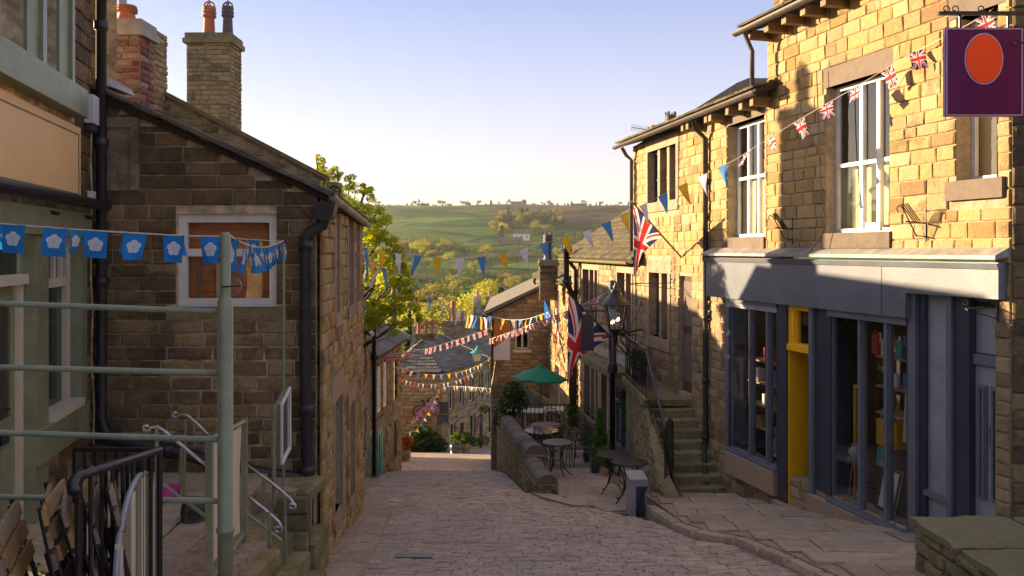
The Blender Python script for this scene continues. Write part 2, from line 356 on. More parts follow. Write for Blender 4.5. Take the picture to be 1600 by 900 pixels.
# ------------------------------------------------------------------ facades
class Fac:
    """vertical plane; normal n = (-d.y, d.x)"""
    def __init__(s, p0, d, flip=False):
        s.p = Vector((p0[0], p0[1])); d = Vector((d[0], d[1])).normalized()
        if flip: d = -d
        s.d = d; s.n = Vector((-d.y, d.x)); s.ang = math.atan2(d.y, d.x)
    def s(self, px):
        u = (px - 800) / F; return (self.p.x - u * self.p.y) / (u * self.d.y - self.d.x)
    def Y(self, px): return self.p.y + self.s(px) * self.d.y
    def z(self, px, py): return (390 - py) / F * self.Y(px)
    def T(self, a, o, z): q = self.p + self.d * a + self.n * o; return Vector((q.x, q.y, z))
def vpfac(px, Y, vp, left=False):
    return Fac(((px - 800) / F * Y, Y), ((vp - 800) / F, 1), left)
# bevelled rough stone variants: x,z in -.5...5, y 0..1 (front)
SV = []
for k in range(14):
    b = .045; j = lambda a: U(-a, a)
    bk = [(-.5, -.1, -.5), (.5, -.1, -.5), (.5, -.1, .5), (-.5, -.1, .5)]
    md = [(x * (1 + j(.02)), .55 + j(.1), z * (1 + j(.05))) for x, _, z in bk]
    ft = [(x * (1 - 2 * b + j(.04)), .9 + j(.25), z * (1 - 3.4 * b + j(.07))) for x, _, z in bk]
    ce = [(j(.18), 1.15 + j(.2), j(.2))]
    fs = [(0, 1, 5, 4), (1, 2, 6, 5), (2, 3, 7, 6), (3, 0, 4, 7), (4, 5, 9, 8), (5, 6, 10, 9), (6, 7, 11, 10), (7, 4, 8, 11), (8, 9, 12), (9, 10, 12), (10, 11, 12), (11, 8, 12)]
    SV.append(([Vector(p) for p in bk + md + ft + ce], [tuple(reversed(f)) for f in fs]))
SVF = []
for vs_, fs_ in SV:
    SVF.append(([Vector((v.x, v.y if v.y < .3 else (v.y * .4 + .5 if i < 8 else 1.0 + (v.y - 1) * .12), v.z)) for i, v in enumerate(vs_)], fs_))
SVM = {}
def piece_mesh(mat, k, kindname='stone', V=None):
    V = V or SV; key = (mat.name, k, V is SV)
    if key not in SVM:
        me = bpy.data.meshes.new(kindname); me.from_pydata(V[k][0], [], V[k][1]); me.materials.append(mat); SVM[key] = me
    return SVM[key]
class Pieces:
    """collects bevelled pieces; finish() makes the largest 300 separate objects, rest one stuff mesh"""
    def __init__(s, parent, name='stone', limit=300, minpx=9):
        s.V = SV if name in ('stone', 'sett') else SVF; s.L = []; s.parent = parent; s.name = name; s.limit = limit; s.minpx = minpx
    def add(s, c, sx, sy, sz, rot, mat): s.L.append((Vector(c), sx, sy, sz, rot, mat))
    def finish(s):
        def score(e):
            c = e[0]
            if c.y < .3: return 0
            px = 800 + c.x / c.y * F; py = 390 - c.z / c.y * F
            if px < -15 or px > 1615 or py < -15 or py > 915: return 0
            ax = e[4] @ Vector((e[1], 0, 0)); az = e[4] @ Vector((0, 0, e[3]))
            def proj(a):
                p0 = c - a / 2; p1 = c + a / 2
                if p0.y < .2 or p1.y < .2: return 0
                return math.hypot(p1.x / p1.y - p0.x / p0.y, p1.z / p1.y - p0.z / p0.y) * F
            return max(proj(ax), proj(az))
        sc = sorted(((score(e), i) for i, e in enumerate(s.L)), reverse=True)
        sep = set(i for q, i in sc[:s.limit] if q >= s.minpx); rest = {}
        base = wloc(s.parent)
        for i, e in enumerate(s.L):
            c, sx, sy, sz, rot, mat = e; k = random.randrange(len(SV))
            if i in sep:
                o = bpy.data.objects.new(s.name, piece_mesh(mat, k, s.name, s.V)); COL.objects.link(o)
                o.location = c - base; o.rotation_euler = rot.to_euler(); o.scale = (sx, sy, sz); o.parent = s.parent
            else:
                mb = rest.setdefault(mat.name, (mat, MB()))[1]
                b = len(mb.v); mb.v += [c + rot @ Vector((v.x * sx, v.y * sy, v.z * sz)) for v in s.V[k][0]]
                for f in s.V[k][1]: mb.f.append(tuple(q + b for q in f)); mb.m.append(0)
        for mat, mb in rest.values(): mk(s.name + '_work', mb, mat, s.parent, kind='stuff')
class House:
    def __init__(s, name, label, cat, base, limit=300):
        s.root = thing(name, label, cat, base); s.holes = {}; s.pc = None; s.limit = limit; s.wallp = None; s.nst = 'stone'
    def hole(s, fac, a0, a1, z0, z1): s.holes.setdefault(id(fac), []).append((min(a0, a1), max(a0, a1), z0, z1))
    def wall(s, fac, a0, a1, z0, z1, mat, mor, top=None, bot=None, ch=(.15, .21), ln=(.25, .48), dep=.035, thick=.25, zones=(), nostone=()):
        if a0 > a1: a0, a1 = a1, a0
        hs = s.holes.get(id(fac), [])
        top = top or (lambda a: z1); bot = bot or (lambda a: z0)
        S = sorted(set([a0, a1] + [q for h in hs for q in h[:2] if a0 < q < a1] + ([a0 + i * .25 for i in range(1, int((a1 - a0) / .25) + 1) if a0 + i * .25 < a1])))
        Z = sorted(set([z0, z1] + [q for h in hs for q in h[2:] if z0 < q < z1]))
        mb = MB()
        for i in range(len(S) - 1):
            for j in range(len(Z) - 1):
                c = ((S[i] + S[i + 1]) / 2, (Z[j] + Z[j + 1]) / 2)
                if any(h[0] < c[0] < h[1] and h[2] < c[1] < h[3] for h in hs): continue
                l1 = min(Z[j + 1], top(S[i])); l2 = min(Z[j + 1], top(S[i + 1])); b1 = max(Z[j], bot(S[i])); b2 = max(Z[j], bot(S[i + 1]))
                if l1 <= b1 and l2 <= b2: continue
                l1 = max(l1, b1); l2 = max(l2, b2)
                mb.quad(fac.T(S[i], 0, b1), fac.T(S[i + 1], 0, b2), fac.T(S[i + 1], 0, l2), fac.T(S[i], 0, l1))
                mb.quad(fac.T(S[i], -thick, b1), fac.T(S[i], -thick, l1), fac.T(S[i + 1], -thick, l2), fac.T(S[i + 1], -thick, b2))
        for h in hs:
            if h[0] >= a1 or h[1] <= a0 or h[2] >= z1: continue
            x0, x1, y0, y1 = h
            for p in (((x0, y0), (x0, y1)), ((x1, y0), (x1, y1)), ((x0, y0), (x1, y0)), ((x0, y1), (x1, y1))):
                (sa, za), (sb, zb) = p
                mb.quad(fac.T(sa, 0, za), fac.T(sb, 0, zb), fac.T(sb, -thick, zb), fac.T(sa, -thick, za))
        w = mk('wall', mb, mor, s.root)
        if s.pc is None: s.pc = Pieces(w, s.nst, s.limit); s.wallp = w
        rot = Matrix.Rotation(fac.ang, 3, 'Z')
        z = z0
        while z < z1 - .03:
            h = U(*ch); h = min(h, z1 - z)
            if z1 - z - h < .06: h = z1 - z
            zc = z + h / 2; iv = [(a0, a1)]
            for hh in list(hs) + list(nostone):
                if hh[2] < zc + h * .2 and hh[3] > zc - h * .2:
                    nv = []
                    for p, q in iv:
                        if hh[1] <= p or hh[0] >= q: nv.append((p, q)); continue
                        if hh[0] > p: nv.append((p, hh[0]))
                        if hh[1] < q: nv.append((hh[1], q))
                    iv = nv
            for p, q in iv:
                a = p + 0.0; first = True
                while a < q - .02:
                    L = U(*ln)
                    if first: L *= U(.5, 1); first = False
                    if q - a - L < .12: L = q - a
                    ac = a + L / 2
                    t = min(top(a), top(a + L)); bo = max(bot(a), bot(a + L))
                    hz0 = max(z, bo); hz1 = min(z + h, t)
                    if hz1 - hz0 > .04 and L > .03:
                        g = .014; mt = mat
                        for zn in zones:
                            if zn[0] < ac < zn[1] and zn[2] < zc < zn[3]: mt = zn[4]; g = zn[5]
                        cc = fac.T(ac, 0, (hz0 + hz1) / 2)
                        s.pc.add(cc, L - g, dep * U(.7, 1.25), hz1 - hz0 - g, rot, mt)
                    a += L
            z += h
    def done(s):
        if s.pc: s.pc.finish()
    def window(s, fac, a0, a1, z0, z1, lights=2, transom=None, fm='white', rec=.12, fw=.05, pane='dglass', sill=None, lintel=None, jambs=None, curtain=None, stone_mull=False, sash=None, name='window'):
        if a0 > a1: a0, a1 = a1, a0
        T = fac.T; s.hole(fac, a0, a1, z0, z1)
        fr = MB(); o0, o1 = -rec - .05, -rec
        fr.box(a0, a1, o0, o1, z0, z0 + fw, T); fr.box(a0, a1, o0, o1, z1 - fw, z1, T)
        fr.box(a0, a0 + fw, o0, o1, z0 + fw, z1 - fw, T); fr.box(a1 - fw, a1, o0, o1, z0 + fw, z1 - fw, T)
        ls = [i / lights for i in range(1, lights)] if isinstance(lights, int) else lights
        e = [a0 + fw / 2] + [a0 + (a1 - a0) * f for f in ls] + [a1 - fw / 2]
        mw = fw * (1.1 if not stone_mull else 1.3)
        if not stone_mull:
            for q in e[1:-1]: fr.box(q - mw / 2, q + mw / 2, o0, o1 + .012, z0 + fw, z1 - fw, T)
        if transom:
            zt = z0 + (z1 - z0) * transom; fr.box(a0 + fw, a1 - fw, o0, o1 + .004, zt - fw * .45, zt + fw * .45, T)
        if sash:
            for q0, q1 in zip(e[:-1], e[1:]):
                zm = z0 + (z1 - z0) * sash; fr.box(q0 + fw * .4, q1 - fw * .4, o0, o1 - .01, zm - .02, zm + .02, T)
        w = mk(name, fr, M[fm], s.root)
        if stone_mull:
            for q in e[1:-1]:
                mb = MB(); mb.box(q - mw, q + mw, -rec - .06, -.02, z0, z1, T); mk('mullion', mb, M['ashlar'], w)
        zt = z0 + (z1 - z0) * transom if transom else None
        for q0, q1 in zip(e[:-1], e[1:]):
            for r0, r1 in (((z0, zt), (zt, z1)) if zt else ((z0, z1),)):
                mb = MB(); mb.quad(T(q0, o0 + .02, r0 + fw * .4), T(q1, o0 + .02, r0 + fw * .4), T(q1, o0 + .02, r1 - fw * .4), T(q0, o0 + .02, r1 - fw * .4))
                mk('pane', mb, M[pane], w)
        if pane == 'glass' and curtain:
            mb = MB(); n = 24; vs = []; fs = []
            for i in range(n + 1):
                a = a0 + (a1 - a0) * i / n; o = o0 - .06 - (.012 * (i % 2) if curtain[0] not in ('blind', 'rust_c') else 0)
                vs += [T(a, o, z0 + (curtain[1] if len(curtain) > 1 else 0) * (z1 - z0)), T(a, o, z0 + (curtain[2] if len(curtain) > 2 else 1) * (z1 - z0))]
                if i: fs.append((2 * i - 2, 2 * i, 2 * i + 1, 2 * i - 1))
            mb.add(vs, fs); mk('curtain', mb, M[curtain[0]], w)
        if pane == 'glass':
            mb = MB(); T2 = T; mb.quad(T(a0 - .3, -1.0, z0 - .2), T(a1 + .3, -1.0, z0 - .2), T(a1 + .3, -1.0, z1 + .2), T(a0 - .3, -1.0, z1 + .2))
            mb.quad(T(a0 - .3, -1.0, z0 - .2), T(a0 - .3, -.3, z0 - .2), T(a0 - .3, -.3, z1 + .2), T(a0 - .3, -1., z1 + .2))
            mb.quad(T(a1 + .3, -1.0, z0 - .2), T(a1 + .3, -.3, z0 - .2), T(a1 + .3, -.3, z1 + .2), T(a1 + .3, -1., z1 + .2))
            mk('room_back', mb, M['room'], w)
        if sill:
            mb = MB(); mb.box(a0 - sill[0], a1 + sill[0], -rec + .002, sill[2], z0 - sill[1], z0 - .002, T); mk('sill', mb, M[sill[3] if len(sill) > 3 else 'lintel'], w)
            s.hole(fac, a0 - sill[0], a1 + sill[0], z0 - sill[1], z0)
        if lintel:
            mb = MB(); mb.box(a0 - lintel[0], a1 + lintel[0], -rec - .05, lintel[2], z1 + .002, z1 + lintel[1], T); mk('lintel', mb, M[lintel[3] if len(lintel) > 3 else 'lintel'], w)
            s.hole(fac, a0 - lintel[0], a1 + lintel[0], z1, z1 + lintel[1])
        if jambs:
            for q0, q1 in ((a0 - jambs, a0 - .002), (a1 + .002, a1 + jambs)):
                mb = MB(); mb.box(q0, q1, -rec - .05, .035, z0, z1, T); mk('jamb', mb, M['ashlar'], w)
                s.hole(fac, q0, q1, z0, z1)
        return w
def pipe(parent, pts, r=.04, mat='pipe', name='downpipe', seg=10, collars=()):
    mb = MB(); mb.tube(pts, r, seg)
    for c in collars: mb.lathe(c, [(r * 1.05, -.05), (r * 1.35, -.04), (r * 1.35, .04), (r * 1.05, .05)], seg)
    return mk(name, mb, M[mat], parent, True)
def gutter(parent, fac, a0, a1, z, o=.12, r=.06, mat='gutter'):
    mb = MB(); n = 7
    for a, b in ((a0, a1),):
        pr = [(o + r * math.cos(t), z + r * math.sin(t)) for t in [math.pi + math.pi * i / n for i in range(n + 1)]]
        pr2 = [(o + (r - .008) * math.cos(t), z + (r - .008) * math.sin(t)) for t in [math.pi * 2 - math.pi * i / n for i in range(n + 1)]]
        poly = [fac.T(a, q[0], q[1]) for q in pr + pr2]; mb.prism(poly, fac.T(b, 0, 0) - fac.T(a, 0, 0))
    return mk('gutter', mb, M[mat], parent)
def slates(root, parent, fac, a0, a1, ze, oe, run, rise, mat, w=.4, ex=.24, th=.03, limit=300, far=False):
    """roof plane: eave line along fac from a0..a1 at height ze, offset oe; runs inward 'run' and up 'rise'"""
    if a0 > a1: a0, a1 = a1, a0
    mb = MB(); T = fac.T
    q = [T(a0, oe, ze), T(a1, oe, ze), T(a1, oe - run, ze + rise), T(a0, oe - run, ze + rise)]
    mb.prism(q, (0, 0, -.08)); rf = mk('roof', mb, M['soil'], root)
    pc = Pieces(rf, 'slate', limit); Ls = math.hypot(run, rise); ca, sa = run / Ls, rise / Ls
    d3 = Vector((fac.d.x, fac.d.y, 0)); up = Vector((-fac.n.x * ca, -fac.n.y * ca, sa)); nr = up.cross(d3); 
    if nr.z < 0: nr = -nr
    # columns: x=d3, y=normal, z=up   (handedness fixed by sign)
    rows = int(Ls / ex)
    for i in range(rows + 1):
        t = i * ex + ex * .5
        if t > Ls + ex * .3: break
        exx = ex * U(.97, 1.03); a = a0 - (w * .5 if i % 2 else 0)
        while a < a1:
            L = w * U(.75, 1.25); b0 = max(a, a0); b1 = min(a + L, a1)
            if b1 - b0 > .05:
                c = T((b0 + b1) / 2, oe, ze) + up * (t) + nr * (.012)
                tilt = Matrix((d3, nr, up)).transposed() @ Matrix.Rotation(.09 + U(-.02, .02), 3, 'X')
                pc.add(c, b1 - b0 - .01, th, exx * 1.25, tilt, M[mat])
            a += L
    pc.finish(); return rf
# ------------------------------------------------------------------ ground, road, terraces
def interp(T, x):
    if x <= T[0][0]: return T[0][1] + (T[1][1] - T[0][1]) / (T[1][0] - T[0][0]) * (x - T[0][0])
    for (a, p), (b, q) in zip(T[:-1], T[1:]):
        if x <= b:
            t = (x - a) / (b - a); return p + (q - p) * t
    return T[-1][1]
G = [(-6, -.62), (0, -1.70), (9, -3.32), (19, -5.12), (30, -7.92), (42, -10.2), (60, -13.85)]
def g(Y): return (interp(G, Y) * 2 + interp(G, Y - 1.2) + interp(G, Y + 1.2)) / 4
XL = [(-6, -1.6), (6, -1.6), (8.3, -1.62), (12.3, -1.95), (17, -2.8), (24.4, -3.1), (25.5, -5.2), (42, -6.2), (60, -5)]
XR = [(-6, 3.3), (6, 3.1), (8.3, 2.81), (9.57, 2.6), (10.2, 2.15), (11.6, 1.87), (12.55, 1.35), (14, .72), (15.1, .2), (18, -.1), (22, -.42), (30, -.72), (42, -.5), (60, 0)]
xl = lambda Y: interp(XL, Y); xr = lambda Y: interp(XR, Y)
TP = [(60, -13.85), (75, -16.5), (110, -21), (180, -26), (250, -30), (330, -31.5), (450, -33), (560, -31), (700, -23), (850, -13), (1000, -2), (1150, 13), (1300, 32), (1450, 52), (1600, 73), (1750, 92), (1900, 103), (2200, 108), (3000, 95), (9000, 60)]
def sn(x, y):   # smooth pseudo noise
    return (math.sin(x * .9 + 1.3) * math.cos(y * 1.1 - .4) + .5 * math.sin(x * 2.1 + y * 1.7) + .25 * math.sin(x * 4.3 - y * 3.1 + 2)) / 1.75
def hz(X, Y):
    if Y < 60: base = g(Y)
    else: base = interp(TP, Y)
    w = min(1, max(0, (Y - 90) / 400))
    r = 12 * sn(X / 210, Y / 230) + 4 * sn(X / 70, Y / 80) + 1.0 * sn(X / 22, Y / 25)
    lat = 0
    return base + w * r * (1 if Y < 1700 else .45) - (.06 if Y < 62 else .06 * max(0, 1 - (Y - 62) / 10)) + lat
def terrain():
    mb = MB(); ys = [-12, -3] + [i * 2. for i in range(0, 45)]
    y = 92.
    while y < 9000: ys.append(y); y *= 1.035
    nx = 90; vs = []; fs = []
    for y in ys:
        half = max(45, y * 1.15)
        for i in range(nx + 1):
            x = -half + 2 * half * i / nx; vs.append((x, y, hz(x, y)))
    for j in range(len(ys) - 1):
        for i in range(nx):
            a = j * (nx + 1) + i; fs.append((a, a + 1, a + nx + 2, a + nx + 1))
    mb.add(vs, fs)
    m, nt, b = newmat('valley_pasture_and_moor'); p = pos(nt)
    mp = N(nt, 'Mapping'); mp.inputs['Scale'].default_value = (1 / 150, 1 / 95, 0); mp.inputs['Rotation'].default_value = (0, 0, .25); nt.links.new(p, mp.inputs[0])
    wob = noise(nt, mp.outputs[0], 1.2, 3); av = N(nt, 'VectorMath', operation='MULTIPLY_ADD'); nt.links.new(wob.outputs[1], av.inputs[0]); av.inputs[1].default_value = (.5, .5, 0); nt.links.new(mp.outputs[0], av.inputs[2])
    v1 = N(nt, 'TexVoronoi'); nt.links.new(av.outputs[0], v1.inputs['Vector']); v1.inputs['Scale'].default_value = 1
    v2 = N(nt, 'TexVoronoi', feature='DISTANCE_TO_EDGE'); nt.links.new(av.outputs[0], v2.inputs['Vector']); v2.inputs['Scale'].default_value = 1
    sp = N(nt, 'SeparateColor'); nt.links.new(v1.outputs['Color'], sp.inputs[0])
    c = ramp(nt, sp.outputs[0], [(0, (.025, .095, .018)), (.3, (.05, .15, .02)), (.55, (.14, .22, .03)), (.75, (.03, .08, .018)), (1, (.09, .105, .03))])
    n = noise(nt, p, .02, 6, .65); c = mix(nt, .55, c, ramp(nt, n.outputs[0], [(.3, .35), (.65, 1.)]), 'MULTIPLY')
    n5 = noise(nt, p, .15, 5, .7); c = mix(nt, .4, c, ramp(nt, n5.outputs[0], [(.35, .4), (.6, 1.)]), 'MULTIPLY')
    # heather moor on the upper right slopes
    s = N(nt, 'SeparateXYZ'); nt.links.new(p, s.inputs[0])
    n2 = noise(nt, p, .006, 5, .7)
    mz = math_(nt, 'ADD', math_(nt, 'DIVIDE', math_(nt, 'SUBTRACT', s.outputs[2], 34.), 30.), math_(nt, 'MULTIPLY', math_(nt, 'SUBTRACT', n2.outputs[0], .5), 5.))
    mx_ = math_(nt, 'ADD', math_(nt, 'DIVIDE', math_(nt, 'ADD', s.outputs[0], 40.), 90.), math_(nt, 'MULTIPLY', math_(nt, 'SUBTRACT', n2.outputs[0], .5), 3.))
    mm = math_(nt, 'MULTIPLY', ramp(nt, mz, [(.0, 0.), (.35, 1.)]), ramp(nt, mx_, [(.0, 0.), (.6, 1.)]))
    n3 = noise(nt, p, .035, 6, .7); c = mix(nt, mm, c, ramp(nt, n3.outputs[0], [(.35, (.035, .03, .02)), (.55, (.095, .06, .035)), (.7, (.055, .07, .025))]))
    # rough brown band in the valley, darkened to stand for shade on the slope
    bz = math_(nt, 'ABSOLUTE', math_(nt, 'SUBTRACT', s.outputs[1], 640.)); bz = math_(nt, 'ADD', bz, math_(nt, 'MULTIPLY', math_(nt, 'SUBTRACT', n2.outputs[0], .5), 200.))
    c = mix(nt, math_(nt, 'MULTIPLY', ramp(nt, math_(nt, 'DIVIDE', bz, 100.), [(.35, 1.), (.6, 0.)]), .75), c, (.05, .04, .035))
    # walls and hedges between the fields
    c = mix(nt, math_(nt, 'MULTIPLY', ramp(nt, v2.outputs['Distance'], [(.02, 1.), (.036, 0.)]), .9), c, (.022, .028, .015))
    # near ground is trodden earth
    nearm = ramp(nt, math_(nt, 'DIVIDE', s.outputs[1], 100.), [(.6, 1.), (.75, 0.)]); c = mix(nt, nearm, c, (.10, .085, .065))
    nt.links.new(c, b.inputs['Base Color']); b.inputs['Roughness'].default_value = .95; b.inputs['Specular IOR Level'].default_value = .1
    bump(nt, b, n5.outputs[0], .8, 2.5)
    o = mk('ground', mb, m, None, True, origin=Vector((0, 0, 0))); o['kind'] = 'structure'
terrain()
def strip(name, fl, fr, y0, y1, dy, lift, mat, thick=0):
    mb = MB(); n = int((y1 - y0) / dy); vs = []; fs = []
    k = 6
    for j in range(n + 1):
        y = y0 + (y1 - y0) * j / n
        for i in range(k + 1):
            x = fl(y) + (fr(y) - fl(y)) * i / k; vs.append((x, y, g(y) + lift))
    for j in range(n):
        for i in range(k):
            a = j * (k + 1) + i; fs.append((a, a + 1, a + k + 2, a + k + 1))
    mb.add(vs, fs); o = mk(name, mb, mat, None, True); o['kind'] = 'structure'; return o
# far setts: brick pattern relief in the material
m, nt, b = newmat('worn_sett_paving'); p = pos(nt)
bt = N(nt, 'TexBrick'); mp = N(nt, 'Mapping'); mp.inputs['Scale'].default_value = (1, 1, 0); nt.links.new(p, mp.inputs[0]); nt.links.new(mp.outputs[0], bt.inputs[0])
bt.inputs['Scale'].default_value = 1; bt.inputs['Brick Width'].default_value = .22; bt.inputs['Row Height'].default_value = .14; bt.inputs['Mortar Size'].default_value = .012
bt.inputs['Color1'].default_value = (.44, .325, .245, 1); bt.inputs['Color2'].default_value = (.36, .27, .21, 1); bt.inputs['Mortar'].default_value = (.15, .12, .10, 1)
n1 = noise(nt, p, .8, 6, .7); c = mix(nt, .5, bt.outputs[0], ramp(nt, n1.outputs[0], [(.35, .45), (.6, 1.)]), 'MULTIPLY')
nt.links.new(c, b.inputs['Base Color']); b.inputs['Roughness'].default_value = .8; bump(nt, b, bt.outputs[1], -.3, .02); M['farsett'] = m
road = strip('road', lambda y: xl(y) - .05, xr, -5, 34.2, .6, 0.0, M['joint'])
strip('road', xl, lambda y: xr(y) + .1, 34.0, 62, 1, .018, M['farsett'])
pc = Pieces(road, 'sett', 300, 12)
y = 6.9
while y < 34.:
    dy = U(.098, .115); a = xl(y) - U(0, .1); xc = (xl(y) + xr(y)) / 2 - .3
    sl_ = math.atan((g(y + .5) - g(y - .5)))
    while a < xr(y):
        L = U(.14, .24); e = min(a + L, xr(y) + .03)
        cx = (a + e) / 2; yy = y + .035 * (cx - xc) ** 2 - .1
        rot = Matrix.Rotation(sl_, 3, 'X') @ Matrix.Rotation(.07 * (cx - xc) + U(-.02, .02), 3, 'Z') @ Matrix.Rotation(U(-.025, .025), 3, 'Y') @ Matrix.Rotation(math.radians(90), 3, 'X') @ Matrix.Scale(1, 3)
        # piece local y -> up: rotate so that +y points up
        if e - a > .05: pc.add((cx, yy, g(yy) + U(-.006, .008) - .004), e - a - .007, .022, dy - .008, rot, M['sett'])
        a = e
    y += dy
pc.finish()

# ------------------------------------------------------------------ frames of reference for the facades
FA = vpfac(1580, 8.33, 450); FB = vpfac(1200, FA.Y(1200), 560); FC = vpfac(1000, 18.4, 600)
FD = Fac(((890 - 800) / F * 25.4, 25.4), (-.0955, 1)); 
FL = vpfac(143, 8.2, 520, True); FM = vpfac(500, 8.3, 700, True)
FMG = Fac(((495 - 800) / F * 8.3, 8.3), (-1, 0)); FE = Fac((-.74, 30), (-1, 0))
FH = Fac((-3.45, 20), (.18, 4.4), True)

# pavement (right) : raised flags with kerb stones
def level(name, poly, z0f, mat, drop=.5, label=None):
    """horizontal-ish platform following z0f(x,y); poly in plan"""
    mb = MB(); n = len(poly); vs = [Vector((x, y, z0f(x, y))) for x, y in poly]
    mb.add(vs + [v - Vector((0, 0, drop)) for v in vs], [tuple(range(n))] + [(i, (i + 1) % n, (i + 1) % n + n, i + n) for i in range(n)])
    o = mk(name, mb, mat); o['kind'] = 'structure'; return o
def inpoly(x, y, P):
    c = False; j = len(P) - 1
    for i in range(len(P)):
        if (P[i][1] > y) != (P[j][1] > y) and x < (P[j][0] - P[i][0]) * (y - P[i][1]) / (P[j][1] - P[i][1]) + P[i][0]: c = not c
        j = i
    return c
def flags(parent, poly, zf, w=(.5, 1.), d=(.45, .7), mat='flag', name='flagstone', ang=0, th=.045):
    pc = Pieces(parent, name, 300, 10)
    ca, sa = math.cos(ang), math.sin(ang); Q = [(x * ca + y * sa, -x * sa + y * ca) for x, y in poly]
    x0 = min(q[0] for q in Q); x1 = max(q[0] for q in Q); y = min(q[1] for q in Q); y1 = max(q[1] for q in Q)
    while y < y1:
        dy = U(*d); a = x0 - U(0, .4)
        while a < x1:
            L = U(*w); cx, cy = a + L / 2, y + dy / 2
            # shrink to polygon along the row
            n = 10; ins = [k for k in range(n + 1) if inpoly(a + L * k / n, cy - dy * .3, Q) and inpoly(a + L * k / n, cy + dy * .3, Q)]
            if len(ins) > 2:
                b0 = a + L * ins[0] / n; b1 = a + L * ins[-1] / n; cx = (b0 + b1) / 2
                X, Y = cx * ca - cy * sa, cx * sa + cy * ca
                sx = math.atan((zf(X, Y + .2) - zf(X, Y - .2)) / .4)
                rot = Matrix.Rotation(sx, 3, 'X') @ Matrix.Rotation(ang + U(-.01, .01), 3, 'Z') @ Matrix.Rotation(math.radians(90) + U(-.01, .01), 3, 'X')
                pc.add((X, Y, zf(X, Y) + U(-.008, .01) - .012), b1 - b0 - .015, th, dy - .015, rot, M[mat])
            a += L
        y += dy
    pc.finish()
def kerb(name_parent, pts, zf, w=.14, h=.3, mat='flag', ln=(.5, .9)):
    """kerb stones along plan polyline"""
    pc = Pieces(name_parent, 'kerb_stone', 300, 10)
    for (xa, ya), (xb, yb) in zip(pts[:-1], pts[1:]):
        L = math.hypot(xb - xa, yb - ya); n = max(1, round(L / U(*ln))); an = math.atan2(yb - ya, xb - xa)
        for i in range(n):
            t = (i + .5) / n; X = xa + (xb - xa) * t; Y = ya + (yb - ya) * t
            slp = (zf(xb, yb) - zf(xa, ya)) / L
            rot = Matrix.Rotation(an, 3, 'Z') @ Matrix.Rotation(-math.atan(slp), 3, 'Y') @ Matrix.Rotation(math.radians(90), 3, 'X')
            # two pieces: body is thick, top at zf
            pc.add((X, Y, zf(X, Y) - h * .72), L / n - .015, h * .66, w, rot, M[mat])
    pc.finish()
pvz = lambda x, y: g(y) + .13
PVR = [(3.05, 5.0), (2.85, 8.3), (2.68, 9.57), (2.3, 10.1), (2.2, 10.6), (2.2, 13.9), (3.6, 13.95), (4.2, 12.), (5.0, 8.3), (5.6, 6.), (5.8, 5.0)]
pv = level('pavement', PVR, pvz, M['joint'], .6)
flags(pv, PVR, pvz, (.6, 1.15), (.5, .8), ang=-.12)
kerb(pv, [(3.0, 5.0), (2.80, 8.3), (2.63, 9.57), (2.25, 10.05)], pvz, .16, .3)
kerb(pv, [(2.25, 10.05), (2.13, 10.7), (2.08, 12.5)], pvz, .16, .3, ln=(.35, .6))
# cafe terrace
tz = lambda x, y: interp([(12, -3.96), (14.5, -4.30), (17, -4.60), (20, -4.88), (25, -5.25)], y)
CT = [(2.10, 12.2), (1.40, 12.75), (.85, 14.), (.60, 14.8), (.42, 16), (.02, 20), (-.3, 24), (1.75, 25.2), (2.7, 18.6), (2.65, 15.2), (2.1, 12.6)]
ct = level('cafe_terrace', CT, tz, M['joint'], 1.2)
flags(ct, CT, tz, (.7, 1.3), (.7, 1.0), ang=.25)
kerb(ct, [(2.05, 12.05), (1.36, 12.62), (.80, 13.9), (.62, 14.5)], lambda x, y: tz(x, y) - .03, .2, .34)
# apron steps by the end of the curved wall
st = thing('terrace_step', 'low worn stone step between the curved wall and the setts', 'step', (1.0, 13.2, g(13.2)))
mb = MB(); q = [(.95, 12.95), (.55, 13.9), (.35, 14.7), (.62, 14.85), (.82, 14.0), (1.3, 12.9)]
mb.prism([Vector((x, y, g(y) - .05)) for x, y in q], (0, 0, .11)); mk('tread', mb, M['flag'], st)
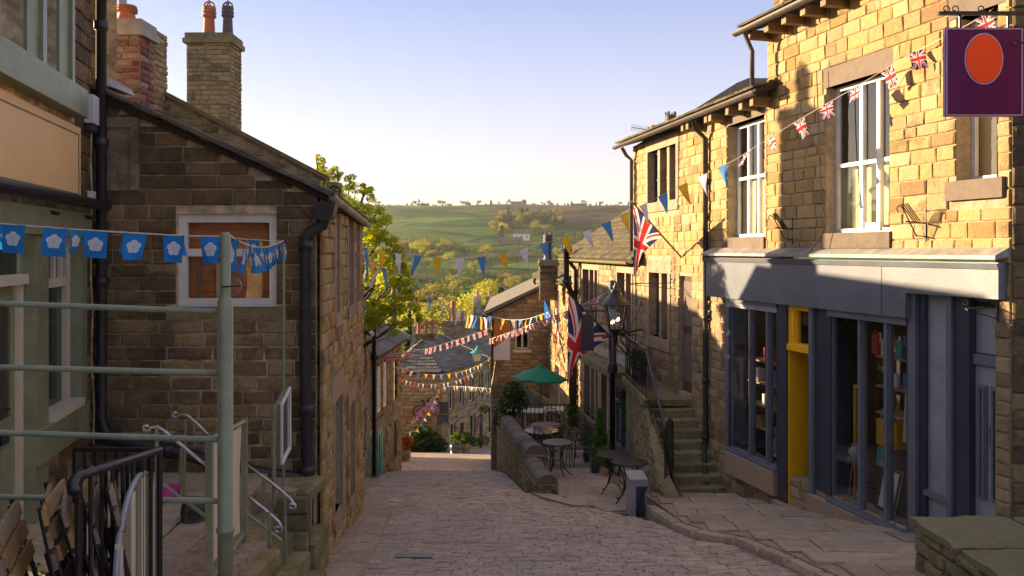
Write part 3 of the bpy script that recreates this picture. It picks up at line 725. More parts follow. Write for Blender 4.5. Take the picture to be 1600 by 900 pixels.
# curved garden wall, two heights with half-round copings
def curved_wall(label, path, thick, base, topz, mat='green_st', course=.1, coping=.2):
    root = thing('curved_wall', label, 'wall', (path[0][0], path[0][1], base(path[0][1])))
    core = MB(); pts = []
    n = 24
    tot = [0]
    for a, b in zip(path[:-1], path[1:]): tot.append(tot[-1] + math.hypot(b[0] - a[0], b[1] - a[1]))
    def at(t):
        for i in range(len(path) - 1):
            if t <= tot[i + 1] + 1e-9:
                k = (t - tot[i]) / (tot[i + 1] - tot[i]); return path[i][0] + (path[i + 1][0] - path[i][0]) * k, path[i][1] + (path[i + 1][1] - path[i][1]) * k, math.atan2(path[i + 1][1] - path[i][1], path[i + 1][0] - path[i][0])
        return path[-1][0], path[-1][1], 0
    L = tot[-1]; h2 = thick / 2
    for i in range(n):
        x0, y0, a0 = at(L * i / n); x1, y1, a1 = at(L * (i + 1) / n); nx, ny = -math.sin(a0), math.cos(a0)
        q = [Vector((x0 + nx * h2, y0 + ny * h2, base(y0))), Vector((x1 + nx * h2, y1 + ny * h2, base(y1))), Vector((x1 - nx * h2, y1 - ny * h2, base(y1))), Vector((x0 - nx * h2, y0 - ny * h2, base(y0)))]
        q2 = [Vector((v.x, v.y, topz(v.y))) for v in q]
        core.add(q + q2, [(0, 1, 5, 4), (2, 3, 7, 6), (4, 5, 6, 7)] + ([(3, 0, 4, 7)] if i == 0 else []) + ([(1, 2, 6, 5)] if i == n - 1 else []))
    w = mk('wall', core, M['mid_m'], root); pc = Pieces(w, 'stone', 300, 7)
    for side in (1, -1):
        t = 0
        nc = 12
        for c in range(nc):
            t = U(0, .1)
            while t < L - .1:
                ln = U(.2, .42); x, y, a = at(min(t + ln / 2, L)); zb, zt = base(y), topz(y); hh = (zt - zb) / nc
                rot = Matrix.Rotation(a + (math.pi if side < 0 else 0), 3, 'Z')
                nx, ny = -math.sin(a) * side, math.cos(a) * side
                sl2 = (topz(y + .2) - topz(y - .2)) / .4 * math.sin(a)
                rr = rot @ Matrix.Rotation(-math.atan(sl2) * side, 3, 'Y')
                pc.add((x + nx * h2, y + ny * h2, zb + hh * (c + .5)), min(ln, L - t) - .012, .03, hh - .012, rr, M[mat])
                t += ln
    for c in range(nc):     # the end facing the camera
        x, y, a = at(0); hh = (topz(y) - base(y)) / nc; k = .0
        while k < thick - .03:
            ln = min(U(.14, .26), thick - k); pc.add((x + (k + ln / 2 - h2), y - .0, base(y) + hh * (c + .5)), ln - .01, .03, hh - .012, Matrix.Rotation(math.pi, 3, 'Z'), M[mat]); k += ln
    pc.finish()
    t = 0
    while t < L - .05:      # half-round coping stones
        ln = min(U(.38, .6), L - t); x0, y0, a = at(t + .008); x1, y1, _ = at(t + ln - .008)
        mb = MB(); nx, ny = -math.sin(a), math.cos(a); prof = [(-coping - .02, -.03)] + [(-coping * math.cos(q), coping * .78 * math.sin(q) + .03) for q in [math.pi * k / 8 for k in range(9)]] + [(coping + .02, -.03)]
        r_ = U(.97, 1.03)
        A = [Vector((x0 + nx * p * r_, y0 + ny * p * r_, topz(y0) + z * r_)) for p, z in prof]; B = [Vector((x1 + nx * p * r_, y1 + ny * p * r_, topz(y1) + z * r_)) for p, z in prof]
        k = len(prof); mb.add(A + B, [tuple(range(k)), tuple(range(2 * k - 1, k - 1, -1))] + [(i, (i + 1) % k, (i + 1) % k + k, i + k) for i in range(k)])
        mk('coping_stone', mb, M['sooty_cope'], root); t += ln
    return root
M['sooty_cope'] = stone('dark_coping_stone', [(.18, .15, .125), (.23, .19, .155), (.15, .125, .11)], (.03, .027, .025), .6, moss=(.11, .11, .05), moss_amt=.3, bmp=.5)
curved_wall('low curved stone wall with half-round coping, short end piece nearest the road', [(.63, 14.55), (.50, 15.2), (.40, 15.95)], .34, lambda y: g(y) - .1, lambda y: -4.10 - .02 * (y - 14.5), coping=.18)
curved_wall('taller curved stone wall with half-round coping between cafe tables and road', [(.46, 15.95), (.30, 17.2), (.10, 19), (-.06, 21), (-.22, 23.8)], .36, lambda y: g(y) - .1, lambda y: interp([(15.9, -3.93), (20, -4.33), (24, -4.75)], y), coping=.2)

# left terrace, steps
tl = lambda x, y: interp([(-3, -1.72), (4.2, -1.9), (5.2, -2.2), (9, -2.22)], y)
LT = [(-6.2, -2), (-1.95, -2), (-1.86, 4), (-1.84, 6.3), (-2.35, 6.32), (-2.35, 7.55), (-1.98, 7.6), (-1.95, 8.4), (-6.2, 8.4)]
lt = level('terrace_pavement', LT, tl, M['joint'], 1.8)
flags(lt, LT, tl, (.7, 1.3), (.55, .85), ang=.05)
kerb(lt, [(-1.93, 3.2), (-1.90, 4.8), (-1.88, 6.25)], lambda x, y: tl(x, y) + .012, .3, .16, 'green_st')
kerb(lt, [(-2.02, 7.62), (-1.99, 8.2)], lambda x, y: tl(x, y) + .012, .3, .16, 'green_st')
stp = thing('stone_steps', 'short flight of stone steps from the terrace down to the road at left', 'steps', (-1.9, 6.9, g(6.9)))
for i in range(4):
    mb = MB(); z = -2.38 - .17 * i; x0 = -2.33 + .15 * i
    mb.box(x0, x0 + .21, 6.36, 7.5, z - .3, z); mk('step', mb, M['green_st'], stp)
mb = MB(); mb.box(-1.86, -1.52, 6.2, 7.1, g(6.6) - .3, -3.04); mk('step', mb, M['green_st'], stp)
mb = MB(); mb.box(-2.1, -1.80, 7.6, 8.2, g(8) - .3, -2.70); mk('landing_block', mb, M['green_st'], stp)
# retaining stonework below the terrace edge
rw = House('terrace_retaining_wall', 'mossy stone retaining wall under the terrace edge at lower left', 'wall', (-1.86, 5, g(5)))
FR = Fac((-1.84, 6.3), (0, 1), True); rw.wall(FR, FR.s(377) - .0, FR.s(377) + 4.5, -3.3, -2.25, M['green_st'], M['mid_m'], thick=.1); 
FR2 = Fac((-1.95, 7.6), (-1, 0)); rw.wall(FR2, -.1, .45, -3.3, -2.25, M['green_st'], M['mid_m'], thick=.05); rw.done()
# left kerb and strip by the corner house
KS = [(-1.93, 7.3), (-1.55, 7.1), (-1.58, 8.3), (-1.72, 10), (-1.92, 12.3), (-2.9, 17.2), (-3.4, 17.4), (-2.25, 12.3), (-1.95, 8.3)]
ks = level('left_pavement', KS, lambda x, y: g(y) + .07, M['joint'], .5)
kerb(ks, [(-1.57, 7.2), (-1.60, 8.3), (-1.74, 10), (-1.94, 12.3), (-2.88, 17.1)], lambda x, y: g(y) + .085, .3, .2)
# ------------------------------------------------------------------ right side: gallery house (A) and its neighbour (B)
def bxf(name, fac, a0, a1, o0, o1, z0, z1, mat, parent):
    mb = MB(); mb.box(min(a0, a1), max(a0, a1), o0, o1, z0, z1, fac.T); return mk(name, mb, M[mat] if isinstance(mat, str) else mat, parent)
def bracket_block(fac, a, z, parent, o=.34, w=.11, h=.13): 
    return bxf('eaves_block', fac, a - w / 2, a + w / 2, .0, o, z - h, z, 'timber', parent)
A = House('gallery_house', 'golden sandstone house at right with a blue grey shopfront and yellow door frame', 'house', (4.6, 10, g(10)))
sA = FA.s
EA = 3.30
wA = A.window(FA, sA(1291), sA(1391), .22, 2.17, [.30, .56], .46, 'white', .14, .055, 'glass', (.04, .2, .05), (.06, .26, .004), None, ('curtain', .03, .46))
# inner opening casement, wooden spindle inside
bxf('casement', FA, sA(1340), sA(1362), -.15, -.115, .24, .34, 'white', wA)
w7 = A.window(FA, sA(1494), sA(1560), .74, 2.5, 1, None, 'white', .2, .05, 'glass', (.10, .21, .06), (.10, .3, .01), None, ('blind', .03, .97))
# holes for the shopfront: one opening from pier to pier (the shopfront is joinery)
s_l, s_r = sA(1140), sA(1556); lo = min(s_l, s_r); hi = max(s_l, s_r)
A.hole(FA, lo, hi, -3.27, -.1)
A.wall(FA, sA(1580), sA(1200), -4.7, EA, M['gold'], M['gold_m'], ch=(.125, .195), ln=(.18, .44), dep=.022, bot=lambda a: g(FA.T(a, 0, 0).y) - .1,
       zones=[(sA(1580), sA(1140) + .01, -5, -.45, M['mid'], .014)])
# part of the shopfront pier belongs to plane B region -> stone pier left of the front
RA = Fac((FA.T(sA(1580), 0, 0).x, FA.T(sA(1580), 0, 0).y), (-1, 0))
A.wall(RA, -1.6, 0, -4.0, EA, M['sooty'], M['mid_m'], ch=(.16, .22), dep=.03)
# roof
TA = FA.T
rfA = slates(A.root, A.root, FA, sA(1580) - .1, sA(1200) + .12, EA + .03, .42, 3.2, .95, 'moss', .42, .26, .035)
gutter(A.root, FA, sA(1580) - .1, sA(1187), EA + .0, .42, .065)
for i in range(9): bracket_block(FA, sA(1196) - .12 - i * .44, EA - .03, A.root)
pipe(A.root, [TA(sA(1203), .42, EA - .06), TA(sA(1203), .40, EA - .14), TA(sA(1203), .3, EA - .34), TA(sA(1203), .3, EA - .98)], .035, 'gutter')
# chimney on A
def chimney(parent_name, label, c, sx, sy, z0, z1, mat, mor, pots=(), cap=True, rot=0, ch=(.075, .1), ln=(.16, .3), pot_style='plain', thing_=True, capmat='green_st'):
    h = House(parent_name, label, 'chimney', (c[0], c[1], z0))
    ca, sa_ = math.cos(rot), math.sin(rot)
    def Pt(x, y): return (c[0] + x * ca - y * sa_, c[1] + x * sa_ + y * ca)
    for (x, y, dx, dy, L) in ((sx / 2, -sy / 2, -1, 0, sx), (-sx / 2, -sy / 2, 0, 1, sy), (sx / 2, sy / 2, 0, -1, sy), (-sx / 2, sy / 2, 1, 0, sx)):
        p = Pt(x, y); f = Fac(p, (dx * ca - dy * sa_, dx * sa_ + dy * ca))
        if f.n.dot(Vector((-c[0], -c[1]))) < -2: 
            h.wall(f, 0, L, z0, z1, M[mat], M[mor], ch=(.3, .4), ln=(.5, .6), dep=.01, thick=.02); continue
        h.wall(f, 0, L, z0, z1, M[mat], M[mor], ch=ch, ln=ln, dep=.018, thick=.02)
    if cap:
        for k, (e, zz, hh) in enumerate(((.06, z1 - .16, .09), (.03, z1 - .068, .1))):
            mb = MB(); q = [Pt(a * (sx / 2 + e), b * (sy / 2 + e)) for a, b in ((-1, -1), (1, -1), (1, 1), (-1, 1))]
            mb.prism([Vector((x, y, zz)) for x, y in q], (0, 0, hh)); mk('cap', mb, M[capmat], h.root)
    for (px_, py_, r, hh, mt, style) in pots:
        x, y = Pt(px_, py_); mb = MB(); zt = z1 + .03
        mb.lathe((x, y, zt - .05), [(r * 1.25, 0), (r * 1.25, .04), (r * 1.02, .1), (r * .88, hh * .62), (r * .95, hh * .66), (r * 1.2, hh * .69), (r * 1.2, hh * .74), (r, hh * .76), (r * 1.22, hh * .8), (r * 1.22, hh * .84), (r, hh * .87), (r * 1.15, hh * .9), (r * 1.1, hh)], 14)
        pt = mk('chimney_pot', mb, M[mt], h.root, True)
        if style == 'hood':
            mb = MB(); mb.tube([(x + r * .95 * math.cos(t), y, zt - .05 + hh + r * .9 * math.sin(t)) for t in [math.pi * i / 10 for i in range(11)]], .016, 6)
            mb.tube([(x, y - r * .8, zt - .05 + hh), (x, y, zt + hh + r * .7), (x, y + r * .8, zt - .05 + hh)], .014, 6); mk('hood', mb, M[mt], pt)
        if style == 'crown':
            for q in range(6):
                mb = MB(); t = q * math.pi / 3; mb.box(-.02, .02, -.015, .015, 0, .08, lambda a, b_, c_: Vector((x + math.cos(t) * (r + b_) - math.sin(t) * a, y + math.sin(t) * (r + b_) + math.cos(t) * a, zt - .05 + hh + c_))); mk('crown_tooth', mb, M[mt], pt)
    h.done(); return h
# (root stack of A, mostly above the frame)
chimney('chimney_stack', 'dark stub of chimney at the end of the highest roof, cut by the top edge', (4.35, 12.75), .5, .5, 3.2, 4.4, 'sooty', 'mid_m')
# shopfront joinery ----------------------------------------------------
SF = thing('shopfront', 'blue grey painted timber shopfront with large windows and plain fascia', 'shopfront', (4.5, 10.3, g(10.3)))
def sp(px0, px1, o0, o1, z0, z1, mat='blueg', name='post', parent=SF): return bxf(name, FA, sA(px0), sA(px1), o0, o1, z0, z1, mat, parent)
fa = sA(1575); fb = sA(1113)
sp(1575, 1428, .02, .12, -.50, -.13, name='fascia'); sp(1428.2, 1113, .02, .12, -.79, -.132, name='fascia')
mb = MB(); mb.prism([TA(fa - .03, o, z) for o, z in ((.0, .03), (.19, -.06), (.19, -.10), (.0, -.07))], TA(fb + .02, 0, 0) - TA(fa - .03, 0, 0)); mk('lead_capping', mb, M['lead'], SF)
mb = MB(); mb.prism([TA(fa - .02, o, z) for o, z in ((.121, -.14), (.165, -.14), (.14, -.20), (.121, -.20))], TA(fb, 0, 0) - TA(fa - .02, 0, 0)); mk('moulding', mb, M['blueg'], SF)
for k in range(1):
    q = 1390; sp(q, q + 1.2, .121, .123, -.785 if q < 1420 else -.495, -.2, 'navy', 'board_joint')
def shopwin(x0, x1, z0, z1, muls, nm='shop_window', blind=False):
    w = sp(x0, x1, -.06, .06, z0 - .07, z0, name=nm)
    sp(x0, x1, .061, .10, z0 - .1, z0 - .03, name='sill', parent=w)
    sp(x0, x1, -.05, .07, z1 - .06, z1, name='head_rail', parent=w)
    e = [x0] + list(muls) + [x1]
    for i, q in enumerate(e):
        s0 = sA(q); d = .055
        for dd, oo in ((.05, .02), (.028, .045)):
            mb = MB(); mb.box(s0 - dd, s0 + dd, -.04, oo, z0, z1 - .06, FA.T); mk('mullion', mb, M['blueg' if dd > .04 else 'navy'] if i in (0, len(e) - 1) else M['blueg'], w)
    for q0, q1 in zip(e[:-1], e[1:]):
        a, b_ = sA(q1) + .05, sA(q0) - .05; mb = MB(); mb.quad(TA(a, .0, z0), TA(b_, .0, z0), TA(b_, .0, z1 - .05), TA(a, .0, z1 - .05)); mk('pane', mb, M['glass'], w)
    return w
shopwin(1143, 1219, -3.20, -.80, (1175, 1202))
sp(1140, 1219, .02, .06, -.93, -.79, 'blueg_p', 'blind_box')
shopwin(1300, 1424, -3.27, -.80, (1347, 1388))
sp(1300, 1424, .0, .08, -.88, -.792, 'blueg', 'head_board')
# pillars
for x0, x1, o, z0, z1, mt in ((1221, 1234, .12, -3.66, -.79, 'navy'), (1270, 1276, .14, -3.75, -.79, 'blueg'), (1276, 1299, .05, -3.35, -.79, 'navy'), (1425, 1437, .12, -3.35, -.50, 'blueg'),
                              (1437, 1446, .02, -3.3, -.50, 'navy'), (1484, 1492, .10, -3.3, -.50, 'blueg'), (1492, 1516, .03, -3.3, -.50, 'navy'), (1136, 1142.5, .08, -3.2, -.79, 'blueg')):
    sp(x0, x1, -.3, o * .5, z0, z1, mt, 'pilaster')
# panel bay
sp(1446, 1484, -.08, -.04, -2.72, -.50, 'blueg_p', 'panel'); sp(1446, 1484, -.04, .03, -2.78, -2.72, 'blueg', 'panel_rail'); sp(1446, 1484, -.08, -.045, -3.3, -2.785, 'blueg_p', 'panel')
# grey panelled door
dr = sp(1516, 1556, -.12, -.07, -3.3, -1.22, 'blueg_p', 'door')
sp(1516, 1556, -.10, -.03, -1.21, -1.10, 'blueg', 'door_rail'); sp(1516, 1556, -.12, -.08, -1.09, -.50, 'blueg_p', 'fanlight_board')
for x0, x1 in ((1521, 1535), (1542, 1556)):
    for z0, z1 in ((-2.62, -1.42), (-3.25, -2.82)):
        q = sA(x0), sA(x1); a, b_ = min(q), max(q)
        for k, (ins, oo) in enumerate(((0, .02), (.02, .035))):
            mb = MB(); f = FA.T
            mb.box(a + ins, b_ - ins, -.07, -.07 + oo, z0 + ins, z0 + ins + .02, f); mb.box(a + ins, b_ - ins, -.07, -.07 + oo, z1 - ins - .02, z1 - ins, f)
            mb.box(a + ins, a + ins + .02, -.07, -.069 + oo, z0 + ins + .02, z1 - ins - .02, f); mb.box(b_ - ins - .02, b_ - ins, -.07, -.069 + oo, z0 + ins + .02, z1 - ins - .02, f); mk('panel_moulding', mb, M['blueg'], dr)
        mb = MB(); mb.box(a + .05, b_ - .05, -.07, -.055, z0 + .05, z1 - .05, FA.T); mk('raised_panel', mb, M['blueg_p'], dr)
bxf('letter_plate', FA, sA(1537), sA(1540), -.07, -.055, -2.05, -1.85, 'blueg', dr)
# yellow framed recessed entrance
def sq(x0, x1, o0, o1, z0, z1, mat, name, parent): return sp(x0 - 27, x1 - 27, o0, o1, z0, z1, mat, name, parent)
yd = thing('yellow_doorway', 'bright yellow door frame with small transom window between the shop windows', 'doorway', TA(sA(1240), -.3, -3.66))
sp(1234.2, 1236, -.32, .03, -3.66, -1.43, 'yellow', 'jamb', yd); sp(1234.2, 1270, -.08, .055, -1.44, -1.36, 'yellow', 'transom', yd); sp(1234.2, 1270, -.06, .035, -1.36, -1.33, 'yellow', 'transom_moulding', yd)
sp(1234.2, 1270, -.08, .03, -.86, -.795, 'yellow', 'head', yd); sp(1234.2, 1243, -.08, .025, -1.33, -.86, 'yellow', 'stile', yd); sp(1266, 1270, -.08, .025, -1.33, -.86, 'yellow', 'stile', yd); sp(1243, 1245.5, -.06, .0, -1.33, -.86, 'yellow', 'bead', yd)
mb = MB(); mb.quad(TA(sA(1266), -.03, -1.33), TA(sA(1243), -.03, -1.33), TA(sA(1243), -.03, -.86), TA(sA(1266), -.03, -.86)); mk('pane', mb, M['glass'], yd)
dd = sp(1236, 1239, -.36, -.28, -3.66, -1.43, 'navy', 'shop_door'); sp(1239, 1268, -.36, -.29, -3.66, -3.25, 'navy', 'bottom_rail', dd); sp(1239, 1268, -.36, -.29, -1.52, -1.43, 'navy', 'top_rail', dd)
mb = MB(); mb.quad(TA(sA(1268), -.32, -3.25), TA(sA(1239), -.32, -3.25), TA(sA(1239), -.32, -1.52), TA(sA(1268), -.32, -1.52)); mk('pane', mb, M['glass'], dd)
for z_, c_ in ((-1.85, 'render_w'), (-2.2, 'c_yel'), (-2.42, 'sage'), (-2.7, 'render_w'), (-2.95, 'timber')): sp(1239.5, 1245, -.318, -.312, z_ - .10, z_ + .07, c_, 'notice', dd)
# plinth stones below windows
sp(1142, 1219, -.2, .12, -3.62, -3.275, 'ashlar', 'plinth_stone'); sp(1219, 1272, -.34, .15, -4.3, -3.665, 'ashlar', 'threshold')
sp(1272, 1424, -.2, .13, -4.2, -3.345, 'ashlar', 'plinth_stone'); sp(1424, 1556, -.2, .04, -4.2, -3.31, 'ashlar', 'plinth_stone')
# shop interior
SI = thing('shop_interior', 'dark room behind the gallery shop windows with back wall and shelves', 'room', TA(sA(1300), -1.2, -3.4))
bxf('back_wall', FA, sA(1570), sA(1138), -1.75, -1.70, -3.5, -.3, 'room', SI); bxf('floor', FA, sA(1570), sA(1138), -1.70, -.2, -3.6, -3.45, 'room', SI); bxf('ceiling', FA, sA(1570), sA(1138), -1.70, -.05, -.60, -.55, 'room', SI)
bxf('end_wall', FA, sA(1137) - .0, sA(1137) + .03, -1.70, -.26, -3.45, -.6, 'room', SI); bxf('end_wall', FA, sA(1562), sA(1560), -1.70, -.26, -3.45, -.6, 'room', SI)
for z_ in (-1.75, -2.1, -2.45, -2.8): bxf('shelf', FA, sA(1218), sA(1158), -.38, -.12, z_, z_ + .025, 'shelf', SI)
for z_ in (-1.35, -1.72, -2.05): bxf('shelf', FA, sA(1424), sA(1352), -.45, -.15, z_, z_ + .025, 'shelf', SI)
for a_, z0, z1 in ((1352, -3.27, -1.3), (1388, -3.27, -1.3), (1423, -3.27, -1.3)): bxf('upright', FA, sA(a_) - .015, sA(a_) + .015, -.45, -.41, z0, z1, 'shelf', SI)
def item(name, label, cat, px0, px1, o0, o1, z0, z1, mat, group=None):
    px0 -= 15; px1 -= 15
    t = bxf(name, FA, sA(px0), sA(px1), o0, o1, z0, z1, mat, None); return tag(t, label, cat, group)
def picture(label, px0, px1, o, z0, z1, fm, inner, lean=.06, accent=None):
    px0 -= 12; px1 -= 12; a, b_ = sA(px1), sA(px0); t = thing('framed_picture', label, 'picture', TA((a + b_) / 2, o, z0))
    T = lambda q, d, z: TA(q, o + d - (z - z0) * lean * 3, z)
    mb = MB(); mb.box(a, b_, -.02, 0, z0, z1, T); mk('backing', mb, M[inner], t)
    mb = MB(); w = .022
    mb.box(a, b_, .001, .018, z0, z0 + w, T); mb.box(a, b_, .001, .018, z1 - w, z1, T); mb.box(a, a + w, .001, .0175, z0 + w, z1 - w, T); mb.box(b_ - w, b_, .001, .0175, z0 + w, z1 - w, T); mk('frame', mb, M[fm], t)
    if accent:
        mb = MB(); mb.box(a + (b_ - a) * .28, b_ - (b_ - a) * .28, .001, .004, z0 + (z1 - z0) * .22, z0 + (z1 - z0) * .55, T); mk('print', mb, M[accent], t)
        for kk in (.4, .5, .62):
            mb = MB(); mb.tube([T(a + (b_ - a) * kk, .006, z0 + (z1 - z0) * .4), T(a + (b_ - a) * kk, .006, z0 + (z1 - z0) * .68)], .004, 5); mb.lathe(T(a + (b_ - a) * kk, .006, z0 + (z1 - z0) * .72), [(.002, -.02), (.02, 0), (.002, .02)], 6); mk('tree_motif', mb, M['sage'], t)
    return t
picture('white mounted tree print in black frame standing low in the right shop window', 1368, 1396, -.12, -3.22, -2.72, 'iron', 'render_w', .08, 'blueg_p')
picture('turquoise floral picture under the yellow chest in the shop window', 1362, 1384, -.2, -2.72, -2.48, 'turq', 'turq', .02, 'c_red')
picture('pale green framed print on the lowest shelf of left shop window', 1202, 1216, -.18, -3.15, -2.86, 'render_w', 'verdigris', .08)
picture('white poster leaning at far right of the shop window', 1409, 1420, -.14, -2.3, -1.65, 'cream', 'render_w', .02)
ch_ = thing('yellow_chest', 'small yellow two drawer chest on the shop window shelf', 'chest', TA(sA(1380), -.45, -2.45))
bxf('case', FA, sA(1381), sA(1350), -.4, -.18, -2.45, -2.13, 'yellow', ch_)
for z_ in (-2.43, -2.28):
    d_ = bxf('drawer', FA, sA(1380), sA(1351), -.18, -.17, z_, z_ + .135, 'c_yel', ch_); mb = MB(); mb.lathe(TA(sA(1365), -.16, z_ + .07), [(.001, -.012), (.012, 0), (.001, .012)], 8); mk('knob', mb, M['iron'], d_)
yp = thing('yellow_picture_frame', 'tall empty yellow frame standing inside the right shop window', 'frame', TA(sA(1318), -.25, -3.2))
for a0_, a1_, z0, z1 in ((1308, 1326, -3.25, -3.2), (1308, 1326, -1.83, -1.79), (1308, 1310, -3.2, -1.83), (1324, 1326, -3.2, -1.83)): bxf('rail', FA, sA(a0_), sA(a1_), -.28, -.25, z0, z1, 'yellow', yp)
def vase(label, px, o, z, r, h, mat, cat='vase', name='vase'):
    px -= 15; mb = MB(); mb.lathe(TA(sA(px), o, z), [(r * .6, 0), (r, h * .3), (r * .9, h * .6), (r * .45, h * .85), (r * .6, h), (r * .5, h), (r * .35, h * .85)], 14); return tag(mk(name, mb, M[mat], None, True), label, cat)
vase('grey pottery bowl on a small wooden stool in the shop window', 1332, -.2, -2.72, .10, .17, 'greybox', 'bowl', 'bowl')
st_ = thing('wooden_stool', 'small round wooden stool carrying a grey bowl in the window', 'stool', TA(sA(1317), -.2, -3.2))
mb = MB(); mb.lathe(TA(sA(1317), -.2, -2.76), [(.1, 0), (.11, .01), (.11, .03), (.1, .035)], 14); mk('seat', mb, M['timber'], st_)
for t in (0, 2.1, 4.2):
    mb = MB(); c = TA(sA(1317), -.2, -3.25); mb.tube([c + Vector((math.cos(t) * .11, math.sin(t) * .11, 0)), c + Vector((math.cos(t) * .05, math.sin(t) * .05, .49))], .012, 6); mk('leg', mb, M['timber'], st_)
vase('tall cream candle on the upper shop shelf', 1376, -.24, -1.69, .03, .26, 'cream', 'candle', 'candle'); vase('white jug on the upper shop shelf', 1390, -.24, -1.69, .05, .16, 'plastic', 'jug', 'jug'); vase('small green bottle beside the yellow chest', 1372, -.22, -2.13, .04, .14, 'verdigris', 'bottle', 'bottle')
cols_ = ['c_red', 'cream', 'verdigris', 'c_blu', 'orange', 'plastic', 'sage', 'yellow', 'shelf', 'greybox']
names_ = ['card_box', 'book', 'gift_box']
labs = ['pink and white gift box near the top of right window', 'cream book standing on the top shelf of right window', 'teal box at the shelf end of right window', 'blue box on the middle shelf of right window', 'orange book on the middle shelf of right window']
for i, (px0, px1, z_, h_) in enumerate(((1356, 1366, -1.325, .26), (1370, 1375, -1.325, .2), (1392, 1402, -1.325, .22), (1404, 1414, -1.695, .2), (1416, 1421, -1.695, .18))): item(names_[i % 3], labs[i], names_[i % 3].replace('_', ' '), px0, px1, -.30, -.2, z_, z_ + h_, cols_[i])
labs = ['red patterned box on the top shelf of left window', 'white card on second shelf of left window', 'blue book on second shelf of left window', 'white mug box on third shelf of left window', 'wooden box on the bottom shelf of left window']
for i, (px0, px1, z_, h_) in enumerate(((1192, 1204, -1.725, .2), (1176, 1184, -2.075, .2), (1204, 1210, -2.075, .22), (1190, 1200, -2.425, .17), (1178, 1192, -2.775, .15))): item(names_[i % 3], labs[i], names_[i % 3].replace('_', ' '), px0, px1, -.3, -.18, z_, z_ + h_, ['c_red', 'render_w', 'c_blu', 'plastic', 'timber'][i])
for i in range(8): 
    item('hanging_card', ['first', 'second', 'third', 'fourth', 'fifth', 'sixth', 'seventh', 'last'][i] + ' small card from the left strung across the right shop window', 'card', 1358 + i * 7.4, 1362 + i * 7.4, -.22, -.215, -1.15 - .05 * math.sin(i * .45), -1.02 - .05 * math.sin(i * .45), ['c_red', 'render_w', 'verdigris', 'cream'][i % 4], 'cards strung in the shop window')
A.done()

B = House('terrace_house', 'golden sandstone house with mossy low eaves beside the outside stone steps', 'house', (3.3, 15, g(15)))
sB = FB.s; TB = FB.T; EB = lambda a: 2.32
B.window(FB, sB(1137), sB(1196), .20, 2.06, [.4, .66], .52, 'white', .16, .055, 'glass', (.03, .2, .05), (.05, .26, .004), None, ('curtain', .03, .5))
B.window(FB, sB(1014), sB(1058), .98, 2.06, 3, None, 'navy', .12, .05, 'dglass', (.12, .2, .04, 'ashlar'), (.14, .2, .03, 'ashlar'), .14, None, True, .45)
B.window(FB, sB(1016), sB(1045), -1.80, -.48, 2, None, 'navy', .14, .05, 'dglass', (.16, .24, .05, 'ashlar'), (.16, .26, .02, 'ashlar'), .14, None, True, .45)
B.hole(FB, sB(1082), sB(1062), -2.70, -.50)
dB = bxf('door', FB, sB(1082), sB(1062), -.14, -.08, -2.70, -.50, 'door_b' if 'door_b' in M else 'lintel', B.root)
for k in (0, 1):
    bxf('door_panel', FB, sB(1081) + .03, sB(1063) - .03, -.08, -.06, -2.5 + k * 1.05, -1.6 + k * 1.0, 'lintel', dB)
B.hole(FB, sB(1139), sB(1216), -3.27, -.1)
B.wall(FB, sB(1200), sB(990), -4.9, 2.32, M['gold'], M['gold_m'], ch=(.125, .19), ln=(.18, .42), dep=.022, bot=lambda a: g(TB(a, 0, 0).y) - .1, zones=[(-9, 99, -6, -.45, M['mid'], .014)])
EBg = Fac((TB(sB(990), 0, 0).x, TB(sB(990), 0, 0).y), (1, 0)); 
B.wall(EBg, 0, 3.4, -4.9, 3.8, M['mid'], M['mid_m'], top=lambda a: min(2.3 + a * .62, 3.9), ch=(.3, .4), ln=(.5, .7), dep=.02)
slates(B.root, B.root, FB, sB(1216), sB(990) + .1, 2.36, .36, 2.6, .75, 'moss', .42, .26, .04)
gutter(B.root, FB, sB(1216), sB(984), 2.33, .36, .065)
for px in (1203, 1185, 1163, 1135, 1128, 1098, 1090): bracket_block(FB, sB(px), 2.28, B.root, .3)
bd = thing('downpipe', 'black downpipe running down the golden wall and kinking beside the stone steps', 'drainpipe', TB(sB(1109), .1, g(14.6)))
pts = [TB(sB(1109), .30, 2.27), TB(sB(1109), .27, 2.12), TB(sB(1109), .08, 1.95), TB(sB(1109), .08, -3.35), TB(sB(1110), .12, -3.5), TB(sB(1127), .28, -4.0), TB(sB(1129), .28, -4.1), TB(sB(1129), .28, -4.5)]
pipe(bd, pts, .045, 'pipe', 'pipe_run', 10, [TB(sB(1109), .08, z) for z in (1.2, -.16, -1.2, -2.3, -3.3)])
pipe(B.root, [TB(sB(992), .3, 2.27), TB(sB(992), .2, 2.1), TB(sB(992), .08, 2.0), TB(sB(992), .08, -.3)], .04, 'gutter')
